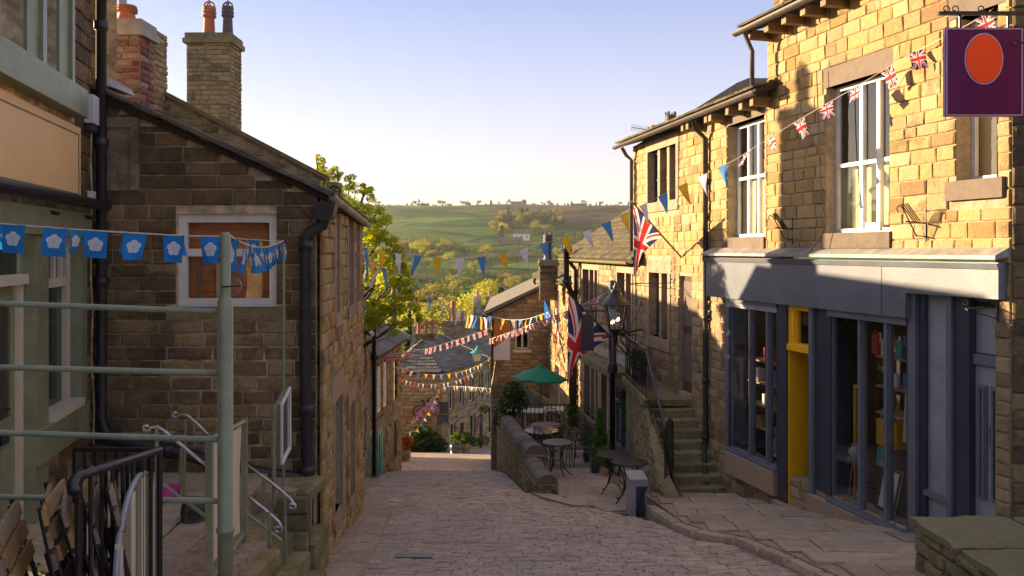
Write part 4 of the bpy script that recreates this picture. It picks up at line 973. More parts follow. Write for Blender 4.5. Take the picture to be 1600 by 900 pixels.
# aerial and chimney on B's roof
ae = thing('tv_aerial', 'television aerial on the low roof end against the sky', 'aerial', Pw(1012, 212, 19.5))
a0_ = Pw(1013, 214, 19.5); a1_ = Pw(1013, 198, 19.5); mb = MB(); mb.tube([a0_ - Vector((0, 0, .4)), a1_], .012, 6); mk('mast', mb, M['iron'], ae)
mb = MB(); l = Pw(987, 199, 19.5); r_ = Pw(1014, 203, 19.5); mb.tube([l, r_], .008, 6)
for i in range(9):
    q = l.lerp(r_, i / 8); mb.tube([q + Vector((0, -.1, .06)), q + Vector((0, .1, -.06))], .005, 5)
mk('boom', mb, M['iron'], ae)
chimney('chimney_stack', 'short chimney with crown shaped pots behind the mossy golden house roof', (Pw(1040, 250, 20).x, 20), .9, .6, 1.6, 2.7, 'sooty', 'mid_m', [(.12, 0, .12, .55, 'darkpot', 'crown'), (-.28, 0, .09, .30, 'terra', 'plain'), (.36, 0, .06, .25, 'darkpot', 'plain')])
B.done()
# outside stone steps, side wall and landing -------------------------------
SS = thing('outside_steps', 'worn stone outside staircase climbing to the landing beside the golden wall', 'staircase', (3.0, 14, g(14)))
nst = 9
for i in range(nst):
    y0 = 13.75 + .19 * i; z = -4.13 + .151 * i; mb = MB()
    xr_ = TB(0, 0, 0).x; fx = lambda y: 6.174 - .1846 * y + .0
    fr = 2.50 + .0 * i
    n = 8; top = []
    for k in range(n + 1):
        t = k / n; x = fr + (fx(y0) - .03 - fr) * t; sag = -.018 * math.sin(math.pi * t) + U(-.003, .003); top.append((x, sag))
    vs = []; fs = []
    for x, s_ in top: vs += [(x, y0 + U(-.006, .006), z - .18), (x, y0 + U(-.008, .008), z + s_ - .02), (x, y0 + .02, z + s_), (x, y0 + .34, z + s_ + .004)]
    for k in range(n):
        for j in range(3): fs.append((k * 4 + j, k * 4 + 4 + j, k * 4 + 5 + j, k * 4 + 1 + j))
    fs.append((0, 1, 2, 3)); fs.append((4 * n + 3, 4 * n + 2, 4 * n + 1, 4 * n)); mb.add(vs, fs); mk('step', mb, M['green_st'], SS)
mb = MB(); q = [(2.44, 15.42), (6.174 - .1846 * 15.42 - .02, 15.42), (6.174 - .1846 * 18.3 - .02, 18.3), (2.42, 18.3)]
mb.prism([Vector((x, y, -2.90)) for x, y in q], (0, 0, .12)); mk('landing_slab', mb, M['green_st'], SS)
ws = House('step_side_wall', 'mossy stone wall flanking the outside stone steps', 'wall', (2.3, 12.8, g(12.8)))
lx = lambda y: (1006.5 - 800) / F * y
FS1 = Fac((2.385, 12.45), (.105, 3.2)); ltop = lambda a: interp([(0, -3.92), (1.35, -3.72), (3.2, -2.82), (6, -2.8)], a)
ws.wall(FS1, 0, 5.7, -5.6, -2.78, M['green_st'], M['mid_m'], top=ltop, ch=(.10, .16), ln=(.2, .42), dep=.04)
FS2 = Fac((2.62, 12.45), (-1, 0)); ws.wall(FS2, 0, 2.62 - 2.385, -4.4, -3.92, M['green_st'], M['mid_m'], ch=(.10, .16), ln=(.2, .42), dep=.04)
FS3 = Fac((2.62, 17.), (0, -1)); 
mb = MB(); 
for a, b_ in ((0, 1.35), (1.35, 3.2), (3.2, 5.7)):
    p = [FS1.T(a, .02, ltop(a)), FS1.T(b_, .02, ltop(b_)), Vector((2.60, FS1.T(b_, 0, 0).y, ltop(b_))), Vector((2.62, FS1.T(a, 0, 0).y, ltop(a)))]; mb.prism(p, (0, 0, -.09))
mk('coping', mb, M['green_st'], ws.root); 
# inner face, fills the flank below the steps
mb = MB(); mb.prism([Vector((2.5, 13.9, -4.4)), Vector((2.5, 13.9, -4.2)), Vector((2.5, 15.4, -2.95)), Vector((2.5, 18.2, -2.95)), Vector((2.5, 18.2, -4.4))], (.1, 0, 0)); mk('flank', mb, M['green_st'], ws.root)
ws.done()
# ledge slab projecting beyond the landing over the blue shopfront
lg = thing('stone_canopy', 'long stone ledge over the dark blue cafe shopfront', 'ledge', (2.4, 19.5, -2.9))
mb = MB(); q = [FC.T(FC.s(998), 0, 0), FC.T(FC.s(998), .62, 0), FC.T(FC.s(946), .62, 0), FC.T(FC.s(946), 0, 0)]
mb.prism([Vector((v.x, v.y, -2.86)) for v in q], (0, 0, .14)); mk('slab', mb, M['green_st'], lg)
mb = MB(); q = [FC.T(FC.s(998), 0.02, 0), FC.T(FC.s(998), .12, 0), FC.T(FC.s(925), .12, 0), FC.T(FC.s(925), 0.02, 0)]
mb.prism([Vector((v.x, v.y, -2.70)) for v in q], (0, 0, .22)); mk('lead_upstand', mb, M['lead'], lg)
# railing on steps and landing
rl = thing('step_railing', 'black iron railing with bright top rail on the outside stone steps', 'railing', (2.5, 14.2, -3.9))
rp = [Vector((2.46, 18.0, -2.78)), Vector((2.50, 15.6, -2.78)), Vector((2.60, 14.0, -4.0))]
for a, b_ in zip(rp[:-1], rp[1:]):
    mb = MB(); mb.tube([a + Vector((0, 0, .92)), b_ + Vector((0, 0, .92))], .022, 8); mk('top_rail', mb, M['blueg'], rl, True)
    mb = MB(); mb.tube([a + Vector((0, 0, .1)), b_ + Vector((0, 0, .1))], .012, 6); mk('bottom_rail', mb, M['iron'], rl)
    n = int((b_ - a).length / .15)
    for i in range(n + (b_ is rp[-1])):
        q = a.lerp(b_, i / n); mb = MB(); mb.tube([q + Vector((0, 0, .02)), q + Vector((0, 0, .91))], .007, 5); mk('baluster', mb, M['iron'], rl)
mb = MB(); e1 = FB.T(sB(1058), .05, -1.86); mb.tube([rp[0] + Vector((0, 0, .92)), Vector((2.72, 18.2, -1.86))], .014, 6); mk('return_rail', mb, M['iron'], rl)
for i in range(4): 
    q = rp[0].lerp(Vector((2.72, 18.2, -2.78)), (i + .5) / 4); mb = MB(); mb.tube([q, q + Vector((0, 0, .9))], .009, 5); mk('baluster', mb, M['iron'], rl)
gt = thing('iron_gate', 'narrow arched black iron gate at the foot of the outside steps', 'gate', (2.62, 13.7, -4.1))
gx = [2.50 + .030 * i for i in range(7)]
arch = [(2.59 + .095 * math.cos(t), 13.72 - .25 * math.cos(t) * 0 + .0, -3.0 + .13 * math.sin(t)) for t in [math.pi * i / 12 for i in range(13)]]
ga = Vector((2.62, 13.66, 0)); gb = Vector((2.60, 14.05, 0))
# gate leaf swung open, lying back along the steps' edge
ga = Vector((2.50, 13.6, 0)); gb = Vector((2.70, 13.95, 0)); zg = -4.08
A2 = [ga.lerp(gb, .5 + .5 * math.cos(t)) + Vector((0, 0, zg + 1.1 + .18 * math.sin(t))) for t in [math.pi * i / 12 for i in range(13)]]
mb = MB(); mb.tube([ga.lerp(gb, 1) + Vector((0, 0, zg))] + A2 + [ga + Vector((0, 0, zg))], .013, 6); mk('frame', mb, M['iron'], gt)
for i in range(1, 6):
    q = ga.lerp(gb, i / 6); h_ = 1.1 + .18 * math.sin(math.acos(1 - 2 * i / 6)); mb = MB(); mb.tube([q + Vector((0, 0, zg + .05)), q + Vector((0, 0, zg + h_))], .008, 5); mk('bar', mb, M['iron'], gt)
mb = MB(); mb.tube([ga + Vector((0, 0, zg + .78)), gb + Vector((0, 0, zg + .78))], .009, 5); mk('cross_bar', mb, M['iron'], gt)

# ------------------------------------------------------------------ C: mossy roofed house with dark mullioned windows
C = House('cafe_house', 'stone cafe house with mossy roof and purple brown mullioned windows', 'house', (2.2, 21, g(21)))
sC = FC.s; TC = FC.T
for (x0, x1, z0, z1, l) in ((966, 996, -2.06, -.55, 3), (912, 935, -2.2, -.55, 3)):
    C.window(FC, sC(x0), sC(x1), z0, z1, l, None, 'navy', .14, .04, 'dglass', (.14, .16, .03, 'ashlar'), (.14, .16, .02, 'ashlar'), .12, None, True)
C.window(FC, sC(914), sC(936), -4.6, -3.12, 3, None, 'navy', .14, .04, 'dglass', (.14, .16, .03, 'ashlar'), (.14, .18, .02, 'ashlar'), .12, None, True)
C.window(FC, sC(941), sC(950), -5.1, -3.12, 1, None, 'navy', .14, .05, 'dglass', None, (.14, .2, .02, 'ashlar'), .14, None)
C.hole(FC, sC(1000), sC(957), -5.3, -2.9)
C.wall(FC, sC(1001), sC(890), -7.0, -.25, M['mid'], M['mid_m'], bot=lambda a: tz(0, TC(a, 0, 0).y) - .3, ch=(.13, .18), ln=(.2, .42), dep=.035)
slates(C.root, C.root, FC, sC(1010), sC(889), -.22, .3, 3.6, 2.35, 'moss', .4, .24, .045)
gutter(C.root, FC, sC(1001), sC(889), -.27, .28, .07, 'green_gut' if 'green_gut' in M else 'gutter')
ECg = Fac((TC(sC(890), 0, 0).x, TC(sC(890), 0, 0).y), (1, 0)); C.wall(ECg, 0, 3.6, -6.4, 2.0, M['mid'], M['mid_m'], top=lambda a: -.3 + a * .62, ch=(.3, .4), ln=(.5, .8), dep=.02)
# blue shopfront
cs = thing('cafe_shopfront', 'dark blue cafe shopfront below the stone ledge', 'shopfront', TC(sC(980), 0, -5))
def cb(px0, px1, o0, o1, z0, z1, mat='navy', name='post', parent=cs): return bxf(name, FC, sC(px0), sC(px1), o0, o1, z0, z1, mat, parent)
cb(957, 999, .0, .12, -3.25, -2.92, name='fascia'); cb(957, 999, -.05, .1, -4.95, -4.62, name='stall_riser')
for x in (958, 966, 974, 983, 991, 998): cb(x, x + 1.6, -.05, .09, -4.62, -3.25, 'blueg', 'mullion')
cb(957, 999, .085, .12, -4.66, -4.60, 'blueg', 'sill'); cb(957, 999, .0, .1, -3.62, -3.56, 'blueg', 'transom')
mb = MB(); mb.quad(TC(sC(999), 0, -4.6), TC(sC(957), 0, -4.6), TC(sC(957), 0, -3.25), TC(sC(999), 0, -3.25)); mk('pane', mb, M['glass'], cs)
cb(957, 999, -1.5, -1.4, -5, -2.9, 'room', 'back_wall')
C.done()
# soil pipe with crown terminal, black vent pipe
sp1 = thing('soil_pipe', 'black soil pipe with a spiked terminal rising above the mossy eaves', 'pipe', TC(sC(893), .2, -5.6))
q = [Pw(885, 392, 24.0), Pw(885, 440, 24.0), Pw(892, 456, 24.1), Pw(893, 470, 24.2), Pw(893, 695, 24.3)]
pipe(sp1, q, .085, 'pipe', 'pipe_run', 12, [q[1], q[3]])
mb = MB(); mb.lathe(q[0], [(.09, -.06), (.15, -.04), (.17, .05), (.14, .07)], 12); t_ = mk('terminal', mb, M['pipe'], sp1)
for i in range(6):
    a = i * math.pi / 3; mb = MB(); mb.tube([q[0] + Vector((.13 * math.cos(a), .13 * math.sin(a), .04)), q[0] + Vector((.12 * math.cos(a), .12 * math.sin(a), .17))], .025, 5); mk('spike', mb, M['pipe'], t_)
vp_ = thing('vent_pipe', 'capped black pole standing beside the lit lantern', 'pole', Pw(957, 578, 17.8))
mb = MB(); c0 = Pw(957, 578, 17.8); mb.tube([c0, Pw(957, 440, 17.8), Pw(957, 438, 17.8)], [.085, .085, .06], 12)
mk('shaft', mb, M['pipe'], vp_, True); mb = MB(); mb.lathe(c0, [(.11, -.05), (.11, .03), (.10, .1), (.09, .14)], 12); mk('base_collar', mb, M['pipe'], vp_)
mb = MB(); mb.tube([Pw(957, 579, 17.8), Pw(957, 800, 17.8)], .06, 10); mk('lower_shaft', mb, M['pipe'], vp_, True)
pipe(C.root, [TC(sC(905), .28, -.35), TC(sC(905), .1, -.6), TC(sC(903), .1, -5.2)], .06)

# lantern on bracket
def lantern(root, c, h, body='iron', glassm='glass', lit=True, wd=1.0):
    """c = bottom centre of the lantern, h overall height"""
    r0, r1 = h * .115 * wd, h * .185 * wd; zb, zt = h * .12, h * .58
    cr = [(-1, -1), (1, -1), (1, 1), (-1, 1)]
    fr = MB()
    for x, y in cr: fr.tube([c + Vector((x * r0, y * r0, zb)), c + Vector((x * r1, y * r1, zt))], h * .014, 5)
    for r, z in ((r0, zb), (r1, zt)):
        for i in range(4):
            a, b_ = cr[i], cr[(i + 1) % 4]; fr.tube([c + Vector((a[0] * r, a[1] * r, z)), c + Vector((b_[0] * r, b_[1] * r, z))], h * .016, 5)
    fr.lathe(c, [(h * .05, 0), (h * .06, h * .03), (h * .11, h * .09), (h * .12, zb)], 12); mk('frame', fr, M[body], root)
    mb = MB(); mb.lathe(c, [(h * .27 * wd, zt), (h * .26 * wd, zt + h * .03), (h * .17 * wd, zt + h * .10), (h * .15 * wd, zt + h * .12), (h * .10, zt + h * .22), (h * .1, zt + h * .24), (h * .1, zt + h * .28), (h * .04, zt + h * .30), (h * .055, zt + h * .34), (h * .02, zt + h * .37), (h * .03, zt + h * .39), (h * .004, zt + h * .44)], 16); mk('hood', mb, M[body], root, True)
    for i in range(4):
        a, b_ = cr[i], cr[(i + 1) % 4]; mb = MB(); mb.quad(c + Vector((a[0] * r0, a[1] * r0, zb)), c + Vector((b_[0] * r0, b_[1] * r0, zb)), c + Vector((b_[0] * r1, b_[1] * r1, zt)), c + Vector((a[0] * r1, a[1] * r1, zt))); mk('pane', mb, M[glassm], root)
    if lit:
        for dx, dz in ((-.05, .0), (.05, .05)):
            mb = MB(); mb.lathe(c + Vector((dx * h, 0, zb + h * (.10 + dz))), [(.004, 0), (h * .022, h * .02), (h * .018, h * .05), (.004, h * .065)], 8); mk('mantle', mb, M['flame'], root, True)
        mb = MB(); mb.tube([c + Vector((0, 0, zb)), c + Vector((0, 0, zb + h * .1))], h * .01, 5); mk('burner', mb, M['iron'], root)
lp = thing('bracket_lantern', 'lit black gas style lantern on a scrolled iron bracket', 'lamp', Pw(962, 528, 16.4))
cL = Pw(962, 524, 16.4); lantern(lp, cL, 1.05)
wp = TB(sB(1003), 0, -1.75); wp = Vector((FB.T(sB(1003), 0, 0).x, FB.T(sB(1003), 0, 0).y, -1.72)); ar = Vector((cL.x, cL.y, cL.z - .05))
mb = MB(); mb.tube([ar + Vector((-.25, 0, 0)), Vector((wp.x, wp.y, ar.z))], .022, 6); mb.tube([Vector((wp.x, wp.y, ar.z + .75)), Vector((wp.x, wp.y, ar.z - .6))], .02, 6); mb.tube([ar + Vector((0, 0, -.12)), cL + Vector((0, 0, .02))], .04, 8)
def scroll(mb, a, b_, sag, r, n=14, curl=.12):
    pts = []
    for i in range(n + 1):
        t = i / n; p = a.lerp(b_, t); p.z += sag * math.sin(math.pi * t); pts.append(p)
    u = (a - b_); u.z = 0; u = u.normalized() if u.length > 0 else Vector((1, 0, 0)); c_ = pts[0] + Vector((0, 0, curl * (1 if sag > 0 else -1) * -1))
    sp_ = [c_ + (u * math.sin(t) * curl + Vector((0, 0, (1 if sag > 0 else -1) * math.cos(t) * curl))) * (1 - t / 9) for t in [k * .5 for k in range(12)]]
    mb.tube(list(reversed(sp_)) + pts, r, 5)
W_ = Vector((wp.x, wp.y, ar.z))
scroll(mb, ar + Vector((.15, .2, -.1)), W_ + Vector((0, 0, -.5)), -.12, .014); scroll(mb, ar + (W_ - ar) * .35 + Vector((0, 0, -.05)), W_ + Vector((0, 0, -.3)), -.06, .012, curl=.08)
scroll(mb, ar + (W_ - ar) * .3 + Vector((0, 0, .1)), W_ + Vector((0, 0, .65)), -.16, .014, curl=.07)
mk('bracket', mb, M['iron'], lp)

# ------------------------------------------------------------------ D: lit house at the far end of the cafe terrace
D = House('sunlit_house', 'narrow sunlit stone house with low mossy roof beyond the black soil pipe', 'house', (1.6, 27, g(27)))
sD = FD.s
D.window(FD, sD(868), sD(876), -3.0, -1.35, 2, None, 'white', .1, .05, 'glass', (.1, .12, .03), None, None, ('blind', .0, 1.))
D.window(FD, sD(855), sD(861), -3.0, -1.35, 2, None, 'white', .1, .05, 'glass', (.1, .12, .03), None, None, ('blind', .0, 1.))
D.window(FD, sD(868), sD(876), -5.6, -3.9, 2, None, 'white', .1, .05, 'glass', (.1, .12, .03), None, None, ('curtain', .0, 1.))
D.window(FD, sD(852), sD(860), -5.6, -3.9, 2, None, 'white', .1, .05, 'glass', (.1, .12, .03), None, None, ('curtain', .0, 1.))
D.wall(FD, sD(893), sD(845), -8., -1.02, M['gold'], M['gold_m'], ch=(.13, .18), ln=(.2, .4), dep=.035)
slates(D.root, D.root, FD, sD(893), sD(844) + .15, -.98, .25, 2.6, 1.5, 'moss', .4, .24, .045)
gutter(D.root, FD, sD(892), sD(844), -1.02, .25, .08)
pipe(D.root, [FD.T(sD(846), .25, -1.1), FD.T(sD(846), .3, -1.25), FD.T(sD(847), .08, -1.7), FD.T(sD(847), .08, -7.5)], .07, 'gutter')
dg = Fac((FD.T(sD(845), 0, 0).x, FD.T(sD(845), 0, 0).y), (1, 0)); D.wall(dg, 0, 2.6, -8, .6, M['mid'], M['mid_m'], top=lambda a: -1.05 + a * .58, ch=(.3, .4), ln=(.5, .8), dep=.02)
D.done()
chimney('chimney_stack', 'squat chimney with one tall battered pot between the two mossy roofs', (Pw(857, 400, 26.5).x, 26.5), .55, .45, -1.6, -.35, 'sooty', 'mid_m', [(-.02, 0, .13, .85, 'darkpot', 'crown')])

# ------------------------------------------------------------------ E: gable facing up the street
E = House('gable_house', 'stone gable end with white framed window and an orange and white board', 'house', (.6, 30, g(30)))
ax = lambda px, Y=30: -((px - 800) / F * Y + .74)      # s on FE
E.window(FE, ax(805), ax(827), -3.6, -2.45, 2, None, 'cream', .1, .06, 'glass', (.08, .1, .04, 'cream'), (.05, .12, .02, 'ashlar'), None, ('net', .45, 1.))
E.window(FE, ax(794), ax(814), -5.55, -4.75, 1, None, 'cream', .1, .06, 'dglass', (.08, .1, .04, 'cream'), (.05, .12, .02, 'ashlar'))
E.hole(FE, ax(797), ax(771), -3.98, -2.6)
E.wall(FE, -3.3, 0, -8.6, -.8, M['mid'], M['mid_m'], top=lambda a: -2.28 + (-a) * .47, ch=(.12, .17), ln=(.2, .42), dep=.035)
mb = MB(); a0_, a1_ = ax(797), ax(771); zt = lambda a: -2.28 + (-a) * .47 - .25
mb.prism([FE.T(a0_, .0, -3.1), FE.T(a1_, .0, -3.55), FE.T(a1_, .0, min(-2.62, zt(a1_))), FE.T(a0_, .0, -2.62)], Vector((0, -.05, 0))); mk('orange_board', mb, M['render_o'], E.root)
mb = MB(); mb.prism([FE.T(a0_, .0, -3.11), FE.T(a1_, .0, -3.56), FE.T(a1_, .0, -3.98), FE.T(a0_, .0, -3.98)], Vector((0, -.06, 0))); mk('white_board', mb, M['render_w'], E.root)
FE2 = Fac((-.74, 30), (0, 1)); E.wall(FE2, 0, 8, -9.6, -2.3, M['mid'], M['mid_m'], ch=(.3, .4), ln=(.5, .7), dep=.02)
mb = MB(); T_ = lambda x, z: Vector((x, 29.8, z))
mb.prism([T_(-1.0, -2.34), T_(3.4, -.28), T_(3.4, -.16), T_(-1.0, -2.22)], Vector((0, 8.5, 0))); mk('roof', mb, M['slate'], E.root)
mb = MB(); mb.prism([T_(-1.02, -2.42), T_(3.3, -.40), T_(3.3, -.29), T_(-1.02, -2.35)], Vector((0, .08, 0))); mk('bargeboard', mb, M['iron'], E.root)
mb = MB(); mb.box(-1.05, -.78, 29.8, 38, -2.42, -2.33); mk('eaves_board', mb, M['iron'], E.root)
pipe(E.root, [Pw(769, 497, 29.8), Pw(769, 730, 29.8)], .05)
E.done()
ln_ = thing('verdigris_lantern', 'white street lantern with verdigris hood on a bracket off the gable corner', 'lamp', Pw(746, 570, 29.3))
lantern(ln_, Pw(746, 567, 29.3), .62, 'verdigris', 'lampglass', False, 1.5)
mb = MB(); mb.tube([Pw(746, 568, 29.3), Pw(746, 571, 29.3), Pw(752, 560, 29.4), Pw(760, 562, 29.5), Pw(768, 572, 29.75)], .02, 6); mk('bracket', mb, M['iron'], ln_)
# pier and dark bracketed sign at the end of the terrace
pr = House('street_pier', 'stone pier with a dark post at the foot of the gable', 'pier', (-.5, 24.4, g(24.4)))
fp = Fac((Pw(784, 0, 24.3).x, 24.3), (-1, 0)); wpx = (784 - 769) / F * 24.3
pr.wall(fp, 0, wpx, -6.9, -3.9, M['green_st'], M['mid_m'], ch=(.12, .17), ln=(.1, .28), thick=.05)
fp2 = Fac((fp.T(wpx, 0, 0).x, 24.3), (0, 1)); pr.wall(fp2, 0, 5.6, -9, -4.0, M['mid'], M['mid_m'], ch=(.14, .2), ln=(.3, .5), thick=.05); pr.done()
ps = thing('dark_finger_sign', 'dark navy shaped board on a post beside the pier', 'sign', Pw(779, 730, 23.9))
mb = MB(); mb.prism([Pw(x, y, 23.9) for x, y in ((769, 664), (772, 650), (777, 645), (785, 642), (785, 662), (779, 662), (776, 665))], (0, .06, 0)); mk('board', mb, M['navy'], ps)
for x in (778, 783):
    mb = MB(); mb.tube([Pw(x, 660, 23.92), Pw(x, 734, 23.92)], .035, 6); mk('post', mb, M['navy'], ps)

# ------------------------------------------------------------------ F/G: far end houses
Y0 = 42.0; FFc = Fac((Pw(690, 0, Y0).x, Y0), (-1, 0)); FG = Fac((Pw(690, 0, Y0).x, Y0), (Pw(768, 0, 48).x - Pw(690, 0, Y0).x, 6.), True)
Fh = House('corner_house', 'stone corner house with big dark stone slate roof at the bend below', 'house', (-4.2, 42, g(42)))
Fh.wall(FFc, 0, 2.6, -11., -6.2, M['mid'], M['mid_m'], ch=(.15, .22), ln=(.3, .6), dep=.04)
bx = lambda px0, px1, y0, y1, mt, nm: (lambda mb: (mb.box(Pw(px0, 0, Y0).x, Pw(px1, 0, Y0).x, Y0 - .06, Y0 + .02, Pw(0, y1, Y0).z, Pw(0, y0, Y0).z), mk(nm, mb, M[mt], Fh.root)))(MB())
bx(687, 701, 628, 646, 'navy', 'blocked_window') ; bx(683, 701, 648, 661, 'navy', 'blocked_window')
gl_ = (FG.T(0, 0, 0) - Vector((Pw(768, 0, 48).x, 48, 0))).length
for i in range(5):
    a = -.9 - i * 1.25
    Fh.window(FG, a, a - .5, -8.3 - .0, -6.9, 1, None, 'cream', .08, .08, 'dglass', (.05, .12, .04, 'ashlar'), None, None)
    if i % 2 == 0: Fh.window(FG, a - .1, a - .7, -10.6, -9.0, 1, None, 'cream', .08, .08, 'dglass', (.05, .12, .04, 'ashlar'), (.1, .2, .03, 'ashlar'))
    else: Fh.window(FG, a, a - .45, -11.2, -9.2, 1, None, 'navy', .12, .05, 'dglass', None, (.1, .2, .03, 'ashlar'), name='doorway')
Fh.wall(FG, -gl_ - 1, 0, -11.6, -6.2, M['gold'], M['mid_m'], ch=(.15, .22), ln=(.3, .6), dep=.04)
# roof planes
def roofplane(root, quad, mat='slate', ex=.5, w=.8, th=.05, limit=300):
    a, b_, c, d = [Vector(q) for q in quad]      # eave a-b, ridge d-c
    mb = MB(); mb.prism([a, b_, c, d], (0, 0, -.06)); rf = mk('roof', mb, M['soil'], root); pc = Pieces(rf, 'slate', limit, 5)
    L = ((d - a).length + (c - b_).length) / 2; rows = max(2, int(L / ex))
    for i in range(rows):
        t = (i + .5) / rows; e0 = a.lerp(d, t); e1 = b_.lerp(c, t); E0, E1 = e0.copy(), e1.copy(); W = (e1 - e0).length; x = -(w / 2) * (i % 2)
        d3 = (e1 - e0).normalized(); up = (d.lerp(c, .5) - a.lerp(b_, .5)).normalized(); up = (up - d3 * up.dot(d3)).normalized(); nr = up.cross(d3)
        flipd = nr.z < 0
        if flipd: nr = -nr; d3 = -d3; e0, e1 = e1, e0
        while x < W:
            q0 = max(x, 0); q1 = min(x + w * U(.8, 1.2), W)
            f_ = ((q0 + q1) / 2) / W; A_ = a.lerp(b_, f_); B_ = d.lerp(c, f_)
            if flipd: A_ = a.lerp(b_, 1 - f_); B_ = d.lerp(c, 1 - f_)
            up = (B_ - A_).normalized(); up = (up - d3 * up.dot(d3)).normalized(); nr = up.cross(d3)
            if q1 - q0 > .08: pc.add(e0 + d3 * ((q0 + q1) / 2) + nr * .02, q1 - q0 - .02, th, L / rows * 1.25, Matrix((d3, nr, up)).transposed() @ Matrix.Rotation(.08, 3, 'X'), M[mat])
            x = q1 if q1 > x else x + w
    pc.finish(); return rf
KC = Vector((-3.5, 41.85, -6.2)); RA_ = Vector((-4.81, 46, -5.15)); RB_ = Vector((-2.22, 52.6, -5.15)); GE = Vector((-.80, 48.85, -6.2)); LE = Vector((-6.3, 41.8, -6.2))
roofplane(Fh.root, [KC, GE, RB_, RA_], ex=.42, w=.7)
roofplane(Fh.root, [LE, KC, RA_, RA_ - Vector((.3, 0, 0))], ex=.42, w=.7)
roofplane(Fh.root, [LE + Vector((0, 8, 0)), LE, RA_ - Vector((.3, 0, 0)), RA_ + Vector((-.3, 5, 0))], ex=.5, w=.8)
Fh.done()
chimney('chimney_stack', 'dark far chimney carrying three red banded pots', (Pw(664, 540, 47).x, 47), 1.05, .7, -6.6, -4.75, 'sooty', 'mid_m', [(-.36, 0, .10, .85, 'terra', 'plain'), (.06, 0, .10, .8, 'terra', 'plain'), (.40, 0, .10, .85, 'terra', 'plain')], capmat='sooty')
chimney('chimney_stack', 'far mossy chimney with one tall thin flue beside a stub', (Pw(712, 530, 49).x, 49), 1.35, .8, -6.6, -4.2, 'mid', 'mid_m', [(-.15, 0, .12, 1.2, 'terra', 'plain'), (.35, 0, .1, .5, 'terra', 'plain')])
chimney('chimney_stack', 'lowest far chimney behind the big slate roof', (Pw(732, 530, 53).x, 53), .8, .7, -7.2, -4.95, 'sooty', 'mid_m', [(.1, 0, .1, .4, 'terra', 'plain')])
# distant village block further down
for (px0, px1, y0, Y, lab) in ((742, 768, 493, 75, 'pale stone far chimneyed house glimpsed beside the gable'), (640, 680, 545, 70, 'far dark roofed house behind the three pot chimney')):
    hh = House('far_house', lab, 'house', (Pw((px0 + px1) / 2, 0, Y).x, Y, hz(0, Y)))
    f = Fac((Pw(px1, 0, Y).x, Y), (-1, 0)); w_ = (px1 - px0) / F * Y; zt_ = Pw(0, y0 + 25, Y).z
    hh.window(f, w_ * .3, w_ * .3 + .7, zt_ - 1.6, zt_ - .6, 1, None, 'white', .08, .08, 'dglass')
    hh.wall(f, 0, w_, hz(0, Y) - 1, zt_, M['mid'], M['mid_m'], ch=(.3, .4), ln=(.5, .9), dep=.04); hh.done()
    mb = MB(); a = Vector((Pw(px0, 0, Y).x - .2, Y - .2, zt_)); b_ = Vector((Pw(px1, 0, Y).x + .2, Y - .2, zt_)); up = Vector((0, 3.5, 2.0)); mb.prism([a, b_, b_ + up, a + up], (0, 0, .15)); mk('roof', mb, M['slate'], hh.root)
    for q in (.15, .75):
        mb = MB(); c = a.lerp(b_, q) + up; mb.box(c.x - .35, c.x + .35, c.y - .3, c.y + .3, c.z - .4, c.z + 1.0); ck = mk('chimney', mb, M['mid'], hh.root); mb = MB(); mb.lathe((c.x, c.y, c.z + 1.0), [(.14, 0), (.11, .5)], 8); mk('chimney_pot', mb, M['terra'], ck)
# ------------------------------------------------------------------ L: near left shop house
L = House('corner_shop_house', 'near left shop house with sage green shopfront and blank peach sign board', 'house', (-4.2, 7, -2.2))
sL = FL.s; TL = FL.T
# upper windows : green painted boxed surround
for x0, x1, z0, z1 in ((-30, 37, 1.46, 3.4), (62, 88, 1.46, 3.4)):
    L.window(FL, sL(x0), sL(x1), z0, z1, 1 if x0 > 0 else 2, .58, 'cream', .16, .045, 'glass', None, None, None, ('net', .0, .25))
mb = MB(); 
def Lb(px0, px1, o0, o1, z0, z1, mat, name, parent=L.root): return bxf(name, FL, sL(px0), sL(px1), o0, o1, z0, z1, mat, parent)
Lb(-60, 112, .0, .14, 1.20, 1.45, 'sage', 'window_sill')
Lb(38, 61, -.1, .02, 1.452, 3.6, 'sage', 'pier_board'); Lb(89, 108, -.1, .02, 1.452, 3.6, 'sage', 'pier_board'); Lb(57, 63, .02, .05, 1.452, 3.6, 'rail', 'pier_strip'); Lb(104, 108, .02, .05, 1.452, 3.6, 'rail', 'pier_strip')
L.hole(FL, sL(-60), sL(112), 1.2, 3.6)
L.hole(FL, sL(-60), sL(117), .40, 1.16)
bd_ = Lb(-60, 117, .01, .05, .43, 1.12, 'sign', 'sign_board')
for z0, z1 in ((.50, .512), (1.045, 1.057)): Lb(-60, 114, .051, .054, z0, z1, 'signe', 'pinstripe', bd_)
Lb(113, 114, .051, .054, .512, 1.045, 'signe', 'pinstripe', bd_)
# awning roller tube
mb = MB(); mb.tube([TL(sL(-60) * 1.0 + (sL(-60) - sL(126)) * .5, .18, .42), TL(sL(135), .18, .42)], .05, 12); aw = mk('awning_roller', mb, M['iron'], L.root, True)
for px in (45, 100): mb = MB(); mb.tube([TL(sL(px), .0, .33), TL(sL(px + 25), .1, .30)], .018, 6); mk('awning_arm', mb, M['iron'], aw)
